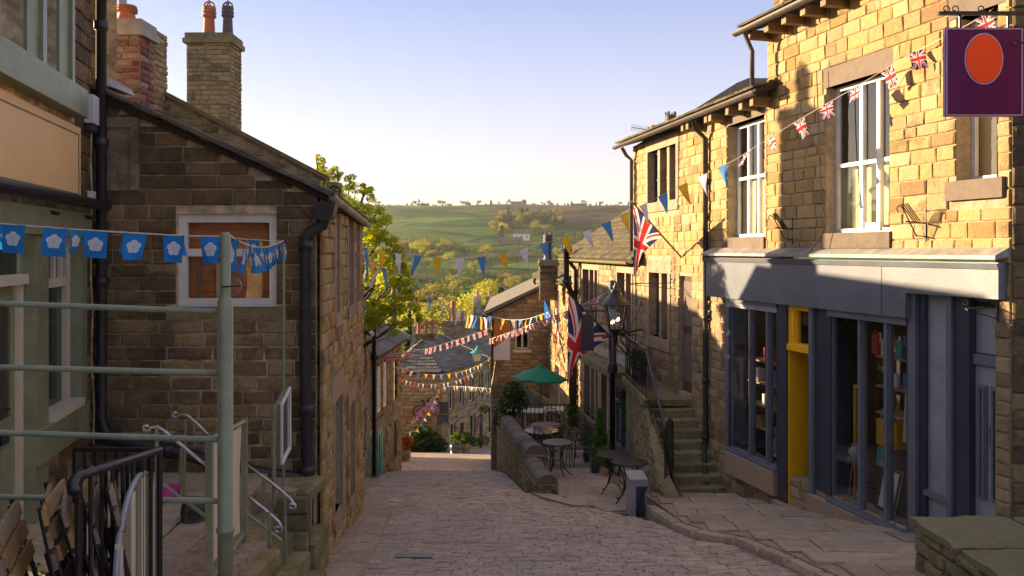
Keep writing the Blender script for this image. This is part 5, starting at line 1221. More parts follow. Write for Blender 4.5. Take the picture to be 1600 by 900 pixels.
# ground floor joinery: door and bay window in sage paint
L.hole(FL, sL(-80), sL(127), -2.4, .30)
Lb(-80, 130, -.05, .08, .12, .34, 'sage', 'fascia_rail')
gd = Lb(-12, 44, -.16, -.11, -2.2, -.28, 'sage', 'front_door')
for x0, x1 in ((-10, 10), (20, 42)):
    mb = MB(); mb.quad(TL(sL(x0 + 3), -.105, -1.28), TL(sL(x1 - 3), -.105, -1.28), TL(sL(x1 - 3), -.105, -.38), TL(sL(x0 + 3), -.105, -.38)); mk('pane', mb, M['dglass'], gd)
    for z0, z1 in ((-1.31, -1.28), (-.38, -.35)): Lb(x0, x1, -.109, -.09, z0, z1, 'sage', 'bead', gd)
    Lb(x0 + 3, x1 - 3, -.109, -.095, -2.08, -1.5, 'sage', 'panel', gd)
Lb(14, 16, -.109, -.09, -2.2, -.28, 'navy', 'door_joint', gd); Lb(24, 36, -.108, -.092, -1.47, -1.38, 'iron', 'letter_plate', gd)
mb = MB(); mb.box(sL(13), sL(15), -.108, -.09, -1.35, -1.1, TL); mb.tube([TL(sL(14), -.09, -1.18), TL(sL(14), -.04, -1.18), TL(sL(23), -.04, -1.19)], .012, 6); mk('handle', mb, M['iron'], gd)
Lb(45, 50, -.10, -.06, -2.2, -.27, 'cream', 'door_frame'); Lb(-12, 50, -.16, -.02, -.27, -.19, 'cream', 'door_frame')
mb = MB(); mb.quad(TL(sL(-12), -.1, -.19), TL(sL(48), -.1, -.19), TL(sL(48), -.1, .12), TL(sL(-12), -.1, .12)); mk('fanlight_pane', mb, M['dglass'], L.root)
Lb(50.5, 70, -.2, .03, -2.3, .118, 'sage', 'pilaster')
Lb(50, 129, -.14, .06, -1.72, -1.44, 'sage', 'window_apron'); Lb(121, 129, -.2, .04, -1.438, .118, 'sage', 'pilaster')
wl_ = Lb(72, 119, -.10, .075, -1.437, -1.37, 'cream', 'bay_window')
Lb(113, 119, -.12, -.05, -1.37, .118, 'cream', 'stile', wl_); Lb(72, 75, -.12, -.05, -1.37, .118, 'cream', 'stile', wl_); Lb(75.2, 112.8, -.12, -.055, -.33, -.25, 'cream', 'transom', wl_)
for x in (84, 96, 106): Lb(x, x + 3, -.11, -.06, -.25, .118, 'cream', 'glazing_bar', wl_)
mb = MB(); mb.quad(TL(sL(75), -.09, -1.37), TL(sL(113), -.09, -1.37), TL(sL(113), -.09, -.33), TL(sL(75), -.09, -.33)); mb.quad(TL(sL(75), -.09, -.25), TL(sL(113), -.09, -.25), TL(sL(113), -.09, .118), TL(sL(75), -.09, .118)); mk('pane', mb, M['dglass'], wl_)
L.holes[id(FL)] = [h for h in L.holes[id(FL)] if not (abs(h[2] + 2.4) < .01)]
L.hole(FL, sL(-80), sL(69), -2.4, .30); L.hole(FL, sL(69), sL(128), -1.72, .30)
L.wall(FL, sL(-80) + 4.6 * (1 if sL(-80) > sL(140) else -1), sL(140), -2.4, 4.6, M['sooty'], M['sooty_m'], ch=(.14, .19), ln=(.2, .4), dep=.025)
FLg = Fac((TL(sL(140), 0, 0).x, TL(sL(140), 0, 0).y), (-1, 0)); 
FLr = Fac((TL(sL(140), 0, 0).x, TL(sL(140), 0, 0).y), (1, 0), False)
mb = MB(); e = TL(sL(-80), 0, 0); c = TL(sL(140), 0, 0); q = [Vector((e.x, e.y, 4.6)), Vector((c.x, c.y, 4.6)), Vector((c.x - 4, c.y, 6.2)), Vector((e.x - 4, e.y, 6.2))]
mb.prism(q, (0, 0, .1)); mk('roof', mb, M['slate'], L.root)
mb = MB(); mb.box(c.x - 4, c.x, c.y, c.y + .02, -2.3, 4.6); mk('end_wall', mb, M['mid_m'], L.root)
# quoin return seen beyond the pipe, upper
FLq = Fac((Pw(165, 0, 8.75).x, 8.75), (-1, 0)); L.wall(FLq, 0, .9, 1.75, 4.6, M['sooty'], M['sooty_m'], ch=(.14, .19), ln=(.2, .3), dep=.025)
L.done()
dp1 = thing('downpipe', 'tall black downpipe at the inner corner turning diagonally along the gable foot', 'drainpipe', TL(sL(141), .1, -2.2))
cx = TL(sL(141), .1, 0); pts = [Vector((cx.x, cx.y, 4.4)), Vector((cx.x, cx.y, -1.65)), Vector((cx.x + .03, cx.y, -1.78)), Vector((cx.x + .12, cx.y + .02, -1.86))]; 
pipe(dp1, pts, .05, 'pipe', 'pipe_run', 12, [Vector((cx.x, cx.y, z)) for z in (1.05, -.32, 2.2)])
pts = [Pw(152, 682, 8.15), Pw(166, 686, 8.15), Pw(262, 702, 8.15), Pw(380, 735, 8.15), Pw(476, 748, 8.15)]; pipe(dp1, pts, .06, 'pipe', 'waste_run', 12, [pts[2]])
al = thing('alarm_box', 'white burglar alarm box with dark base beside the black downpipe', 'alarm', TL(sL(130), .1, 1.1))
Lb(126, 136, .03, .11, 1.20, 1.47, 'plastic', 'case', al); Lb(127, 135, .035, .10, 1.13, 1.198, 'navy', 'base', al)
cbm = MB(); pts = [TL(sL(134), .05, 1.14), TL(sL(133), .05, .8), TL(sL(135), .05, .52), TL(sL(134), .05, .3), TL(sL(133), .05, -.3), TL(sL(136), .05, -.6), TL(sL(134), .05, -1.0), TL(sL(138), .05, -1.55), TL(sL(137), .05, -1.9)]; cbm.tube(pts, .008, 5); tag(mk('cable', cbm, M['sooty_m']), 'loose pale cable hanging down beside the black downpipe', 'cable')
Lb(131, 136, .03, .08, .48, .56, 'plastic', 'junction_box', al)

# ------------------------------------------------------------------ M : dark gable house
Mh = House('dark_gable_house', 'soot darkened stone gable house with white framed window and rust blinds', 'house', (-3, 8.3, -2.2))
mg = lambda px: -((px - 800) / F * 8.3 - FMG.p.x)
Z = lambda py, Y=8.3: (390 - py) / F * Y
mw = Mh.window(FMG, mg(276), mg(432), Z(480), Z(334), 1, .585, 'white', .05, .085, 'glass', (.10, .12, .03, 'green_st'), None, None, ('rust_c', .03, .96))
for q in range(9): bxf('blind_slat', FMG, mg(286) , mg(422), -.158, -.15, Z(474) + q * .105, Z(474) + q * .105 + .006, 'timber', mw)
for px in (300, 330, 345, 395): bxf('curtain_strip', FMG, mg(px), mg(px + 6), -.15, -.145, Z(474), Z(410), 'blind' if px in (330, 345) else 'timber', mw)
# blocked niche with stone surround
for x0, x1, y0, y1, o, nm in ((150, 219, 184, 200, .05, 'niche_head'), (150, 160, 200, 298, .05, 'niche_jamb'), (207, 219, 200, 298, .05, 'niche_jamb'), (160, 207, 200, 298, .02, 'niche_slab')):
    bxf(nm, FMG, mg(x0), mg(x1), 0, o, Z(y1), Z(y0) , 'ash_dark' if 'ash_dark' in M else 'sooty', Mh.root)
Mh.hole(FMG, mg(219), mg(150), Z(298), Z(184))
verge = lambda a: interp([(-.2, .56), (0.0, .58), (3, 1.98)], a)
zones = [(mg(445), mg(272), -2.3, Z(482), M['patch'], .026)]
Mh.wall(FMG, mg(495), mg(20), -3.3, 2.0, M['sooty'], M['sooty_m'], top=verge, ch=(.12, .17), ln=(.22, .46), dep=.022, zones=zones, bot=lambda a: -2.3 if a > .35 else -3.3)
# street side
sM = FM.s; TM = FM.T; mend = 12.3
aM0 = sM(500.5); aM1 = sM(565)
def mwin(px0, px1, z0, z1, n, **k): return Mh.window(FM, sM(px0), sM(px1), z0, z1, n, None, 'cream', .10, .05, 'dglass', (.1, .14, .05, 'ashlar'), k.get('lt'), .10, None, True)
mwin(521, 527, -.72, .42, 2); mwin(541, 549, -.72, .42, 3); mwin(554, 558, -.72, .42, 1)
mwin(519, 531, -3.0, -1.7, 1, lt=(.2, .3, .03, 'ashlar')); mwin(544, 551, -3.25, -2.0, 2, lt=(.2, .3, .03, 'ashlar'))
Mh.hole(FM, sM(537), sM(541), -3.9, -1.85); bxf('street_door', FM, sM(537), sM(541), -.14, -.09, -3.9, -1.85, 'lintel', Mh.root)
mtop = lambda a: .53 - .16 * abs(a - aM0) / abs(aM1 - aM0)
Mh.wall(FM, aM0, aM1, -4.3, .55, M['gold'], M['gold_m'], ch=(.13, .18), ln=(.18, .36), dep=.035, top=mtop, bot=lambda a: g(TM(a, 0, 0).y) - .1)
mb = MB(); pr_ = [(.10 + .055 * math.cos(t), .055 * math.sin(t)) for t in [math.pi + math.pi * i / 7 for i in range(8)]]
mb.add([TM(aM0, o, .55 + z) for o, z in pr_] + [TM(aM1, o, .37 + z) for o, z in pr_], [tuple(range(8)), tuple(range(15, 7, -1))] + [(i, (i + 1) % 8, (i + 1) % 8 + 8, i + 8) for i in range(8)]); mk('gutter', mb, M['wgutter'], Mh.root)
# verge copings / roof of M, then the taller party gable N
def vpt(px, py, Y): return Pw(px, py, Y)
mb = MB(); a, b_ = Vector((-1.80, 8.22, .60)), Vector((-4.25, 8.22, 1.73)); ins = Vector((0, 2.1, 0))
rfM = roofplane(Mh.root, [Vector((-1.82, 8.24, .54)), Vector((-2.13, 12.25, .38)), Vector((-4.5, 10.3, 1.66)), Vector((-4.35, 8.24, 1.66))], 'slate', .26, .4, .035, 200)
# ragged stone slate edge on the verge
vg = Pieces(rfM, 'verge_slate', 60, 5)
for i in range(16):
    t = (i + .5) / 16; c = Vector((-1.80, 8.24, .56)).lerp(Vector((-4.35, 8.24, 1.72)), t)
    vg.add(c, .21, .07, .045 * U(.8, 1.3), Matrix.Rotation(math.pi, 3, 'Z') @ Matrix.Rotation(-math.atan(.455), 3, 'Y'), M['slate'])
vg.finish()
NF = Fac((-2.33, 10.4), (-1, 0)); zN = lambda py: (390 - py) / F * 10.4
nh = House('pale_gable_house', 'pale coursed stone parapet gable rising behind the dark gable house', 'house', (-3, 10.4, -2))
nh.wall(NF, 0, 2.2, .3, 2.05, M['patch2'] if 'patch2' in M else M['mid'], M['gold_m'], top=lambda a: interp([(0, .88), (2.2, 2.03)], a), ch=(.075, .1), ln=(.16, .3), dep=.012)
mb = MB(); a, b_ = Vector((-2.28, 10.34, .86)), Vector((-4.6, 10.34, 2.07)); mb.prism([a, b_, b_ + Vector((0, 0, .05)), a + Vector((0, 0, .05))], (0, .1, 0)); mk('coping', mb, M['green_st'], nh.root)
mb = MB(); mb.prism([Vector((-2.5, 10.5, .68)), Vector((-4.9, 10.5, 1.95)), Vector((-4.9, 11.6, 1.9)), Vector((-2.8, 11.5, .68))], (0, 0, -.05)); mk('roof', mb, M['slate'], nh.root)
mb = MB(); mb.box(-2.33, -2.18, 10.36, 10.7, .52, .84); mk('kneeler', mb, M['green_st'], nh.root)
mb = MB(); mb.tube([Vector((-2.3, 9.6, .60)), Vector((-2.08, 9.6, .62))], .03, 6); mb.tube([Vector((-2.05 + .065 * math.cos(t), 9.6, .67 + .065 * math.sin(t))) for t in [2 * math.pi * i / 16 for i in range(17)]], .013, 6)
for t in (0, 1.05, 2.1): mb.tube([Vector((-2.05 + .06 * math.cos(t), 9.6, .67 + .06 * math.sin(t))), Vector((-2.05 - .06 * math.cos(t), 9.6, .67 - .06 * math.sin(t)))], .008, 5)
tag(mk('pulley_wheel', mb, M['pipe']), 'dark spoked pulley wheel bracket at the eaves end of the gable', 'wheel')
bxf('north_wall', Fac((-2.24, 12.32), (1, 0)), -3, 0, 0, .05, -4.2, .30, 'mid_m', nh.root)
nh.done()
# hopper and corner downpipe
hp = thing('hopper_pipe', 'black hopper head and cranked downpipe on the dark house corner', 'drainpipe', (-2.05, 8.15, -3.1))
mb = MB(); c = Pw(505, 335, 8.12); mb.prism([c + Vector((x, 0, z)) for x, z in ((-.09, .12), (.12, .12), (.09, -.02), (.05, -.06), (-.04, -.06), (-.07, -.02))], (0, .16, 0)); mk('hopper', mb, M['pipe'], hp)
pts = [Pw(507, 340, 8.18), Pw(505, 352, 8.18), Pw(484, 362, 8.18), Pw(477, 372, 8.18), Pw(477, 600, 8.18), Pw(481, 742, 8.18), Pw(482, 880, 8.18)]
pipe(hp, pts, .055, 'pipe', 'pipe_run', 12, [Pw(477, 384, 8.18), Pw(478, 640, 8.18), Pw(481, 735, 8.18)])
Mh.done()
# brick chimney beside L and its stone back
bc = chimney('brick_chimney', 'whitewashed red brick chimney with orange louvred pot behind the gable', (Pw(198, 0, 9.7).x, 9.75), .42, .36, 1.2, 2.62, 'brick', 'gold_m', [(.0, -.05, .1, .24, 'terra', 'plain')], ch=(.07, .08), ln=(.17, .24), capmat='cone')
chimney('stone_stack', 'narrow pale stone stack adjoining the brick chimney', (Pw(233, 0, 10.1).x, 10.25), .13, .4, 1.2, 2.68, 'mid', 'gold_m', (), False, ch=(.07, .09), ln=(.12, .25))
for k, px in enumerate((176, 192)):
    mb = MB(); mb.tube([Pw(px, 30, 9.9), Pw(px, -60, 9.9)], .045, 10); tag(mk('steel_flue', mb, M['grail'], None, True), ['left one of two bright steel flues behind the brick chimney', 'right one of two bright steel flues behind the orange pot'][k], 'flue')
mb = MB(); mb.prism([Pw(148, 112, 8.6), Pw(172, 126, 8.6), Pw(176, 136, 8.5), Pw(150, 132, 8.5)], (0, .5, 0)); tag(mk('lead_soaker', mb, M['lead']), 'strip of bright lead flashing at the roof and corner junction', 'flashing')
# tall chimney
TCX = Pw(329, 0, 15.5).x
chimney('tall_chimney', 'tall square stone chimney with two hooded pots against the sky', (TCX, 15.7), .80, .62, .1, 3.98, 'patch2' if 'patch2' in M else 'mid', 'mid_m', [(-.10, 0, .11, .62, 'terra', 'hood'), (.28, -.08, .095, .60, 'darkpot', 'hood')], ch=(.07, .095), ln=(.14, .34))
# unseen low house under the tall chimney, ridge raised to shade the fascia opposite
oh = House('hidden_low_house', 'low slate roofed house behind the gable carrying the tall chimney', 'house', (-6.3, 16.6, -4))
mb = MB(); mb.prism([Vector((-3.9, 12.6, .75)), Vector((-5.1, 12.6, 1.66)), Vector((-6.6, 12.6, .6))], (0, 3.7, 0)); mk('roof', mb, M['slate'], oh.root)
mb = MB(); mb.box(-6.5, -4.0, 12.7, 16.2, -4.6, .7); mk('wall', mb, M['mid'], oh.root)

yb = bxf('yard_sun_block', Fac((-3.75, 12.6), (0, 1), True), 0, -4.7, -1.6, 0, -5.2, -.75, 'mid', None); tag(yb, 'unseen added outbuilding tucked behind the spring tree', 'sun_blocker')  # unseen mass added to keep stray sun off the road
b2_ = bxf('upper_sun_block', Fac((-7.2, 19.5), (0, 1), True), 0, -8.2, -3, 0, -9, 1.15, 'mid', None); tag(b2_, 'taller unseen block added behind the left gables to shade the cafe', 'house')  # added out of view so its shadow covers the cafe front
bl = bxf('lane_sun_block', Fac((-6.9, 25), (0, 1), True), 0, -13.2, -3, 0, -11.5, -5.0, 'mid', None); tag(bl, 'unseen block added behind the turquoise shops to shade the far road', 'house')  # extra hidden caster that keeps the far road in shade
# ------------------------------------------------------------------ H: row of shops down the left
H = House('turquoise_shop_row', 'dark stone shop house with turquoise shopfronts and white upper windows', 'house', (-3.4, 22, g(22)))
sH = FH.s
for x0, x1 in ((578, 582), (587, 591), (596.5, 600)): H.window(FH, sH(x0), sH(x1), -4.1, -2.95, 1, None, 'white', -.05, .10, 'dglass', None, None)
H.window(FH, sH(613), sH(619), -4.3, -3.0, 1, None, 'navy', -.03, .05, 'dglass', (.05, .12, .06, 'ashlar'))
H.window(FH, sH(587), sH(594.5), -5.75, -4.55, 2, None, 'turq', -.06, .12, 'dglass', (.1, .3, .05, 'ashlar'), (.2, .22, .06, 'ashlar'))
H.window(FH, sH(573.5), sH(578), -5.55, -4.35, 1, None, 'turq', -.06, .12, 'dglass', (.1, .3, .05, 'ashlar'), (.2, .22, .06, 'ashlar'))
H.window(FH, sH(614), sH(619.5), -5.9, -4.75, 2, None, 'navy', -.03, .06, 'dglass', (.1, .2, .04, 'ashlar'), (.1, .2, .03, 'ashlar'))
for x0, x1, zt in ((581, 584.5, -4.6), (605, 608.5, -4.8)):
    H.hole(FH, sH(x0), sH(x1), -7, zt); bxf('shop_door', FH, sH(x0), sH(x1), -.02, .03, -7, zt, 'navy', H.root)
H.wall(FH, sH(576), sH(626), -7.2, -2.62, M['mid'], M['mid_m'], ch=(.13, .18), ln=(.22, .45), dep=.04, bot=lambda a: g(FH.T(a, 0, 0).y) - .2)
HG = Fac((FH.T(sH(626), 0, 0).x, FH.T(sH(626), 0, 0).y), (1, 0)); H.wall(HG, -3.2, 0, -8, -2.6, M['mid'], M['mid_m'], ch=(.3, .4), ln=(.5, .7), dep=.03)
e0 = FH.T(sH(574), .2, -2.6); e1 = FH.T(sH(627), .2, -2.6); 
roofplane(H.root, [e0, e1, e1 + Vector((-2.0, .1, 1.05)), e0 + Vector((-2.0, .1, 1.05))], 'slate', .34, .55, .05)
mb = MB(); mb.prism([e1 + Vector((.05, .05, -.06)), e1 + Vector((-2.0, .05, 1.0)), e1 + Vector((-2.0, .05, 1.1)), e1 + Vector((.05, .05, .06))], (0, .1, 0)); mk('verge_board', mb, M['wgutter'], H.root)
H.done()
H1 = House('lantern_house', 'narrow stone house between the tree and the turquoise shops', 'house', (-3.3, 18.5, g(18.5)))
F1 = Fac((-3.13, 17.4), (-.30, 2.55), True)
H1.window(F1, F1.s(567) , F1.s(570.5), -2.9, -1.8, 1, None, 'navy', .1, .05, 'dglass', (.08, .12, .04, 'ashlar'))
H1.window(F1, F1.s(566.5), F1.s(570), -4.45, -3.4, 1, None, 'navy', .1, .05, 'dglass', (.1, .25, .05, 'ashlar'), (.1, .3, .05, 'ashlar'))
H1.wall(F1, F1.s(565) , F1.s(576), -6, -1.25, M['mid'], M['mid_m'], ch=(.13, .18), ln=(.22, .45), dep=.04)
F1g = Fac((-3.13, 17.4), (-1, 0)); H1.wall(F1g, 0, 3, -6, -1.25, M['mid'], M['mid_m'], ch=(.13, .18), ln=(.22, .45), dep=.04)
e0 = Vector((-2.95, 17.3, -1.22)); e1 = Vector((-3.3, 20.1, -1.22)); mb = MB(); mb.prism([e0, e1, e1 + Vector((-2.4, 0, .95)), e0 + Vector((-2.4, 0, .95))], (0, 0, .08)); mk('roof', mb, M['slate'], H1.root)
pipe(H1.root, [Vector((-3.30, 19.9, -1.25)), Vector((-3.30, 19.9, -6.5))], .05)
mb = MB(); mb.prism([Pw(566, 512, 17.6), Pw(580, 522, 17.4), Pw(580, 527, 17.4), Pw(566, 517, 17.6)], (0, .4, 0)); mk('open_skylight', mb, M['wgutter'], H1.root)
H1.done()
lw = thing('wall_lantern', 'dark green edged street lantern at the left eaves below the tree', 'lamp', Pw(563, 505, 13.5)); lantern(lw, Pw(563, 507, 13.0), .42, 'iron', 'lampglass', False)
mb = MB(); mb.tube([Pw(563, 508, 13.), Pw(563, 516, 13.), Pw(552, 520, 12.4)], .02, 6); mk('bracket', mb, M['iron'], lw)

# ------------------------------------------------------------------ railings of the left terrace
gp = thing('green_railing', 'sage green tubular railing with tall stepped post in the left foreground', 'railing', (-1.4, 4.0, -2.2))
Yp = 4.0; P_ = lambda x, y, Y=Yp: Pw(x, y, Y)
mb = MB(); a = P_(352, 488); r1 = 11.8 / F * Yp; r2 = 8 / F * Yp
mb.lathe((a.x, a.y, 0), [(r1 * 1.0, -2.6), (r1, P_(0, 832).z), (r1 * 1.2, P_(0, 830).z), (r1 * 1.2, P_(0, 826).z), (r1, P_(0, 824).z), (r1, P_(0, 470).z), (r2, P_(0, 464).z), (r2, P_(0, 368).z), (r2 * .7, P_(0, 363).z)], 20); mk('post', mb, M['rail'], gp, True)
for y0, y1 in ((474, 487), (574, 583), (676, 687), (777, 783)):
    mb = MB(); mb.tube([Pw(-40, y0 - 1.2, 3.95), P_(346, y1)], 4.6 / F * Yp, 10); mk('rail', mb, M['rail'], gp, True)
# round terracotta mirror disc clamped behind the post
dc = thing('round_disc', 'round terracotta coloured disc clamped behind the green post', 'disc', P_(362, 448, 4.1))
mb = MB(); c = P_(361, 448, 4.1); mb.lathe(c, [(16.5 / F * 4.1, -.006), (16.5 / F * 4.1, .006)], 28, Matrix.Rotation(math.radians(80), 3, 'X')); mk('face', mb, M['disc'] if 'disc' in M else M['terra'], dc)
mb = MB(); mb.tube([P_(345, 448, 3.97), P_(377, 447, 3.99)], .004, 6); mk('clamp', mb, M['iron'], dc)
# black railing around the stacked chairs
br = thing('black_railing', 'black iron balustrade with curled handrail end in the lower left corner', 'railing', (-1.7, 3.7, -2.0))
c0 = Pw(250, 703, 3.75); c1 = Pw(120, 745, 3.1); c2 = Pw(116, 702, 3.85)
mb = MB(); mb.tube([Pw(122, 772, 3.05), Pw(115, 768, 3.05), Pw(113, 757, 3.07), c1, c0], [.016, .022, .022, .019, .016], 8); mk('handrail', mb, M['iron'], br, True)
mb = MB(); mb.tube([c0, c2], .013, 8); mk('back_rail', mb, M['iron'], br)
for i in range(9):
    q = c1.lerp(c0, (i + .15) / 8.2); mb = MB(); mb.tube([q, Vector((q.x, q.y, -2.1))], .0085 if 0 < i < 8 else .014, 6); mk('baluster', mb, M['iron'], br)
for i in range(9):
    q = c0.lerp(c2, i / 8); mb = MB(); mb.tube([q, Vector((q.x, q.y, -2.1))], .0085, 6); mk('baluster', mb, M['iron'], br)
# green frame and cream banners
bn = thing('banner_screen', 'cream canvas barrier banner laced between sage green posts', 'banner', (-2.1, 5.6, -2.2))
pA = Pw(327, 0, 5.25); pB = Pw(382, 0, 6.25)
for q, z0, z1 in ((pA, -2.25, -1.18), (pB, -2.25, -1.27)):
    mb = MB(); mb.box(q.x - .02, q.x + .02, q.y - .02, q.y + .02, z0, z1); mk('post', mb, M['rail'], bn)
mb = MB(); mb.tube([Vector((pA.x, pA.y, -1.2)), Vector((pB.x, pB.y, -1.29))], .018, 8); mk('top_rail', mb, M['rail'], bn); mb = MB(); mb.tube([Vector((pA.x, pA.y, -2.1)), Vector((pB.x, pB.y, -2.13))], .014, 8); mk('bottom_rail', mb, M['rail'], bn)
vs = []; fs = []
for i in range(17):
    t = i / 16; q = pA.lerp(pB, .03 + t * .9)
    for j in range(9):
        s_ = j / 8; zt, zb = -1.21 - .08 * t, -2.05 - .05 * t
        sag = .03 * math.sin(math.pi * t) ; vs.append(Vector((q.x + .012 * math.sin(t * 9 + s_ * 3) - .01, q.y, (zt - sag * (1 - s_)) * (1 - s_) + (zb + sag) * s_)))
        if i and j: a = i * 9 + j; fs.append((a, a - 1, a - 10, a - 9))
mb = MB(); mb.add(vs, fs); mk('canvas', mb, M['canvas'], bn, True)
# scroll ended handrails
def hrail(label, pts, posts, Yc, r=.013, mat='wgutter', curl=None, nm='handrail'):
    t = thing('scroll_handrail', label, 'handrail', pts[-1]); mb = MB(); P2 = list(pts)
    if curl:
        e = P2[-1]; c_ = e + Vector((curl[0], 0, -curl[1])); R0 = math.hypot(*curl); a0 = math.atan2(curl[1], -curl[0])
        for k in range(1, 13): th = k * .5; rr = .034 * (1 - k / 16); P2.append(e + Vector((-curl[2] * (.034 - math.cos(th) * rr), 0, (-1 if curl[2] > 0 else 1) * math.sin(th) * rr)))
    mb.tube(P2, r, 7); mk('top_rail', mb, M['grail'] if mat == 'wgutter' else M[mat], t, True)
    for a, b_ in posts: mb = MB(); mb.tube([a, b_], .014, 6); mk('post', mb, M['rail'], t)
    return t
hrail('upper scrolled metal handrail descending beside the notice board', [Pw(384, 725, 7.0), Pw(425, 755, 7.0), Pw(452, 778, 6.95), Pw(462, 790, 6.9)], [(Pw(412, 745, 7.), Pw(412, 820, 7.)), (Pw(445, 775, 6.9), Pw(447, 880, 6.9))], 7, curl=(-.03, .03, 1))
hrail('lower scrolled metal handrail beside the terrace edge steps', [Pw(386, 775, 6.35), Pw(412, 795, 6.35), Pw(435, 815, 6.3), Pw(441, 826, 6.3)], [(Pw(420, 800, 6.3), Pw(424, 885, 6.3))], 6.3, curl=(-.03, .03, 1))
mb = MB(); mb.tube([Pw(386, 803, 6.5), Pw(440, 845, 6.5)], .012, 6); tag(mk('lower_rail', mb, M['rail']), 'plain diagonal lower rail between the two scrolled handrails', 'rail')
hrail('curved pale handrail with scroll top near the pink tub', [Pw(322, 727, 6.2), Pw(285, 697, 6.2), Pw(256, 673, 6.2), Pw(246, 667, 6.2), Pw(236, 668, 6.2)], [(Pw(245, 668, 6.2), Pw(247, 845, 6.2)), (Pw(252, 755, 6.2), Pw(320, 806, 6.2))], 6.2, curl=(-.05, .01, 1))
hrail('second curved pale handrail with scroll against the gable wall', [Pw(330, 684, 7.2), Pw(310, 664, 7.2), Pw(293, 649, 7.2), Pw(280, 647, 7.2)], [(Pw(290, 655, 7.2), Pw(287, 790, 7.2)), (Pw(283, 700, 7.3), Pw(283, 790, 7.3))], 7.2, curl=(-.05, .01, 1))
# notice board frame
nb = thing('notice_board', 'white framed blank notice board fixed to a tall green post', 'notice board', Pw(440, 760, 7.3))
a = Pw(438, 655, 7.1); b_ = Pw(451, 640, 7.6); up = Vector((0, 0, .56))
lo_ = [Pw(438, 725, 7.1), Pw(451, 700, 7.6)]; hi_ = [Pw(438, 632, 7.1), Pw(451, 606, 7.6)]
mb = MB(); mb.prism([lo_[0], lo_[1], hi_[1], hi_[0]], (-.03, 0, 0)); mk('panel', mb, M['sage'], nb)
mb = MB(); loop = [lo_[0], lo_[1], hi_[1], hi_[0], lo_[0]]
for p, q in zip(loop[:-1], loop[1:]): mb.tube([p + Vector((.012, 0, 0)), q + Vector((.012, 0, 0))], .014, 6)
mk('frame', mb, M['plastic'], nb)
mb = MB(); mb.quad(*[v + Vector((.008, 0, 0)) for v in (lo_[0], lo_[1], hi_[1], hi_[0])]); mk('glass', mb, M['glass'], nb)
for p, q in ((Pw(428, 640, 7.05), Pw(428, 790, 7.05)), (Pw(428, 640, 7.05), Pw(443, 612, 7.55)), (Pw(443, 380, 7.6), Pw(443, 760, 7.6))):
    mb = MB(); mb.tube([p, q], .018 if p.y < 7.5 else .014, 8); mk('post', mb, M['rail'], nb)
# pink tub, black pot
mb = MB(); mb.lathe(Pw(262, 772, 7.35), [(.11, 0), (.14, .05), (.12, .055), (.10, .02)], 20); tag(mk('pink_tub', mb, M['pink'], None, True), 'pink plastic tub lying on the terrace flags', 'tub')
mb = MB(); c = Pw(303, 812, 6.7); c.z = -2.2; mb.lathe(c, [(.10, 0), (.105, .10), (.09, .17), (.05, .19)], 16); tag(mk('black_weight', mb, M['iron'], None, True), 'black round base weight standing on the terrace flags', 'weight')

# ------------------------------------------------------------------ folding chairs
def fchair(name, label):
    t = thing(name, label, 'chair', (0, 0, 0), 'folded slatted chairs stacked in the lower left corner')
    for i in range(3):
        mb = MB(); z = .84 - i * .085; mb.box(-.2, .2, -.008, .008, z - .032, z + .028); mk('back_slat', mb, M['wood'], t)
    for i in range(6):
        mb = MB(); z = .52 - i * .055; mb.box(-.19, .19, .03, .045, z - .022, z + .022); mk('seat_slat', mb, M['wood'], t)
    for x in (-.185, .185):
        mb = MB(); mb.tube([Vector((x, .012, .88)), Vector((x, .012, .4)), Vector((x, .05, 0))], .009, 6); mk('leg', mb, M['iron'], t)
        mb = MB(); mb.tube([Vector((x * .9, .06, .6)), Vector((x * .9, .03, .1)), Vector((x * .9, .0, 0))], .009, 6); mk('leg', mb, M['iron'], t)
    return t
ch0 = fchair('folding_chair', 'x'); kt = kidtree(ch0)
clab = ['leftmost folded slatted chair against the frame edge, lower left', 'second folded slatted chair from the left frame edge', 'third folded slatted chair from the left frame edge', 'fourth folded slatted chair from the left in the stack', 'fifth folded slatted chair from the left in the stack',
        'middle folded slatted chair of the stack below the handrail end', 'folded slatted chair just left of the curled handrail end', 'folded slatted chair directly behind the first black balusters', 'folded chair with orange toned slats behind the balusters', 'folded slatted chair next to the rightmost of the stack', 'rightmost folded slatted chair beside the white slatted table']
for i in range(11):
    o = ch0 if i == 0 else dup(ch0, kt, (0, 0, 0))
    t = i / 10; o.location = (-1.93 + t * .42, 2.98 + t * .56, -1.90 + .012 * i + U(-.03, .03)); o.rotation_euler = (math.radians(-14 + U(-4, 4)), math.radians(U(-4, 4)), math.radians(113 + U(-4, 4))); o['label'] = clab[i]; LOC[o.name] = o.location
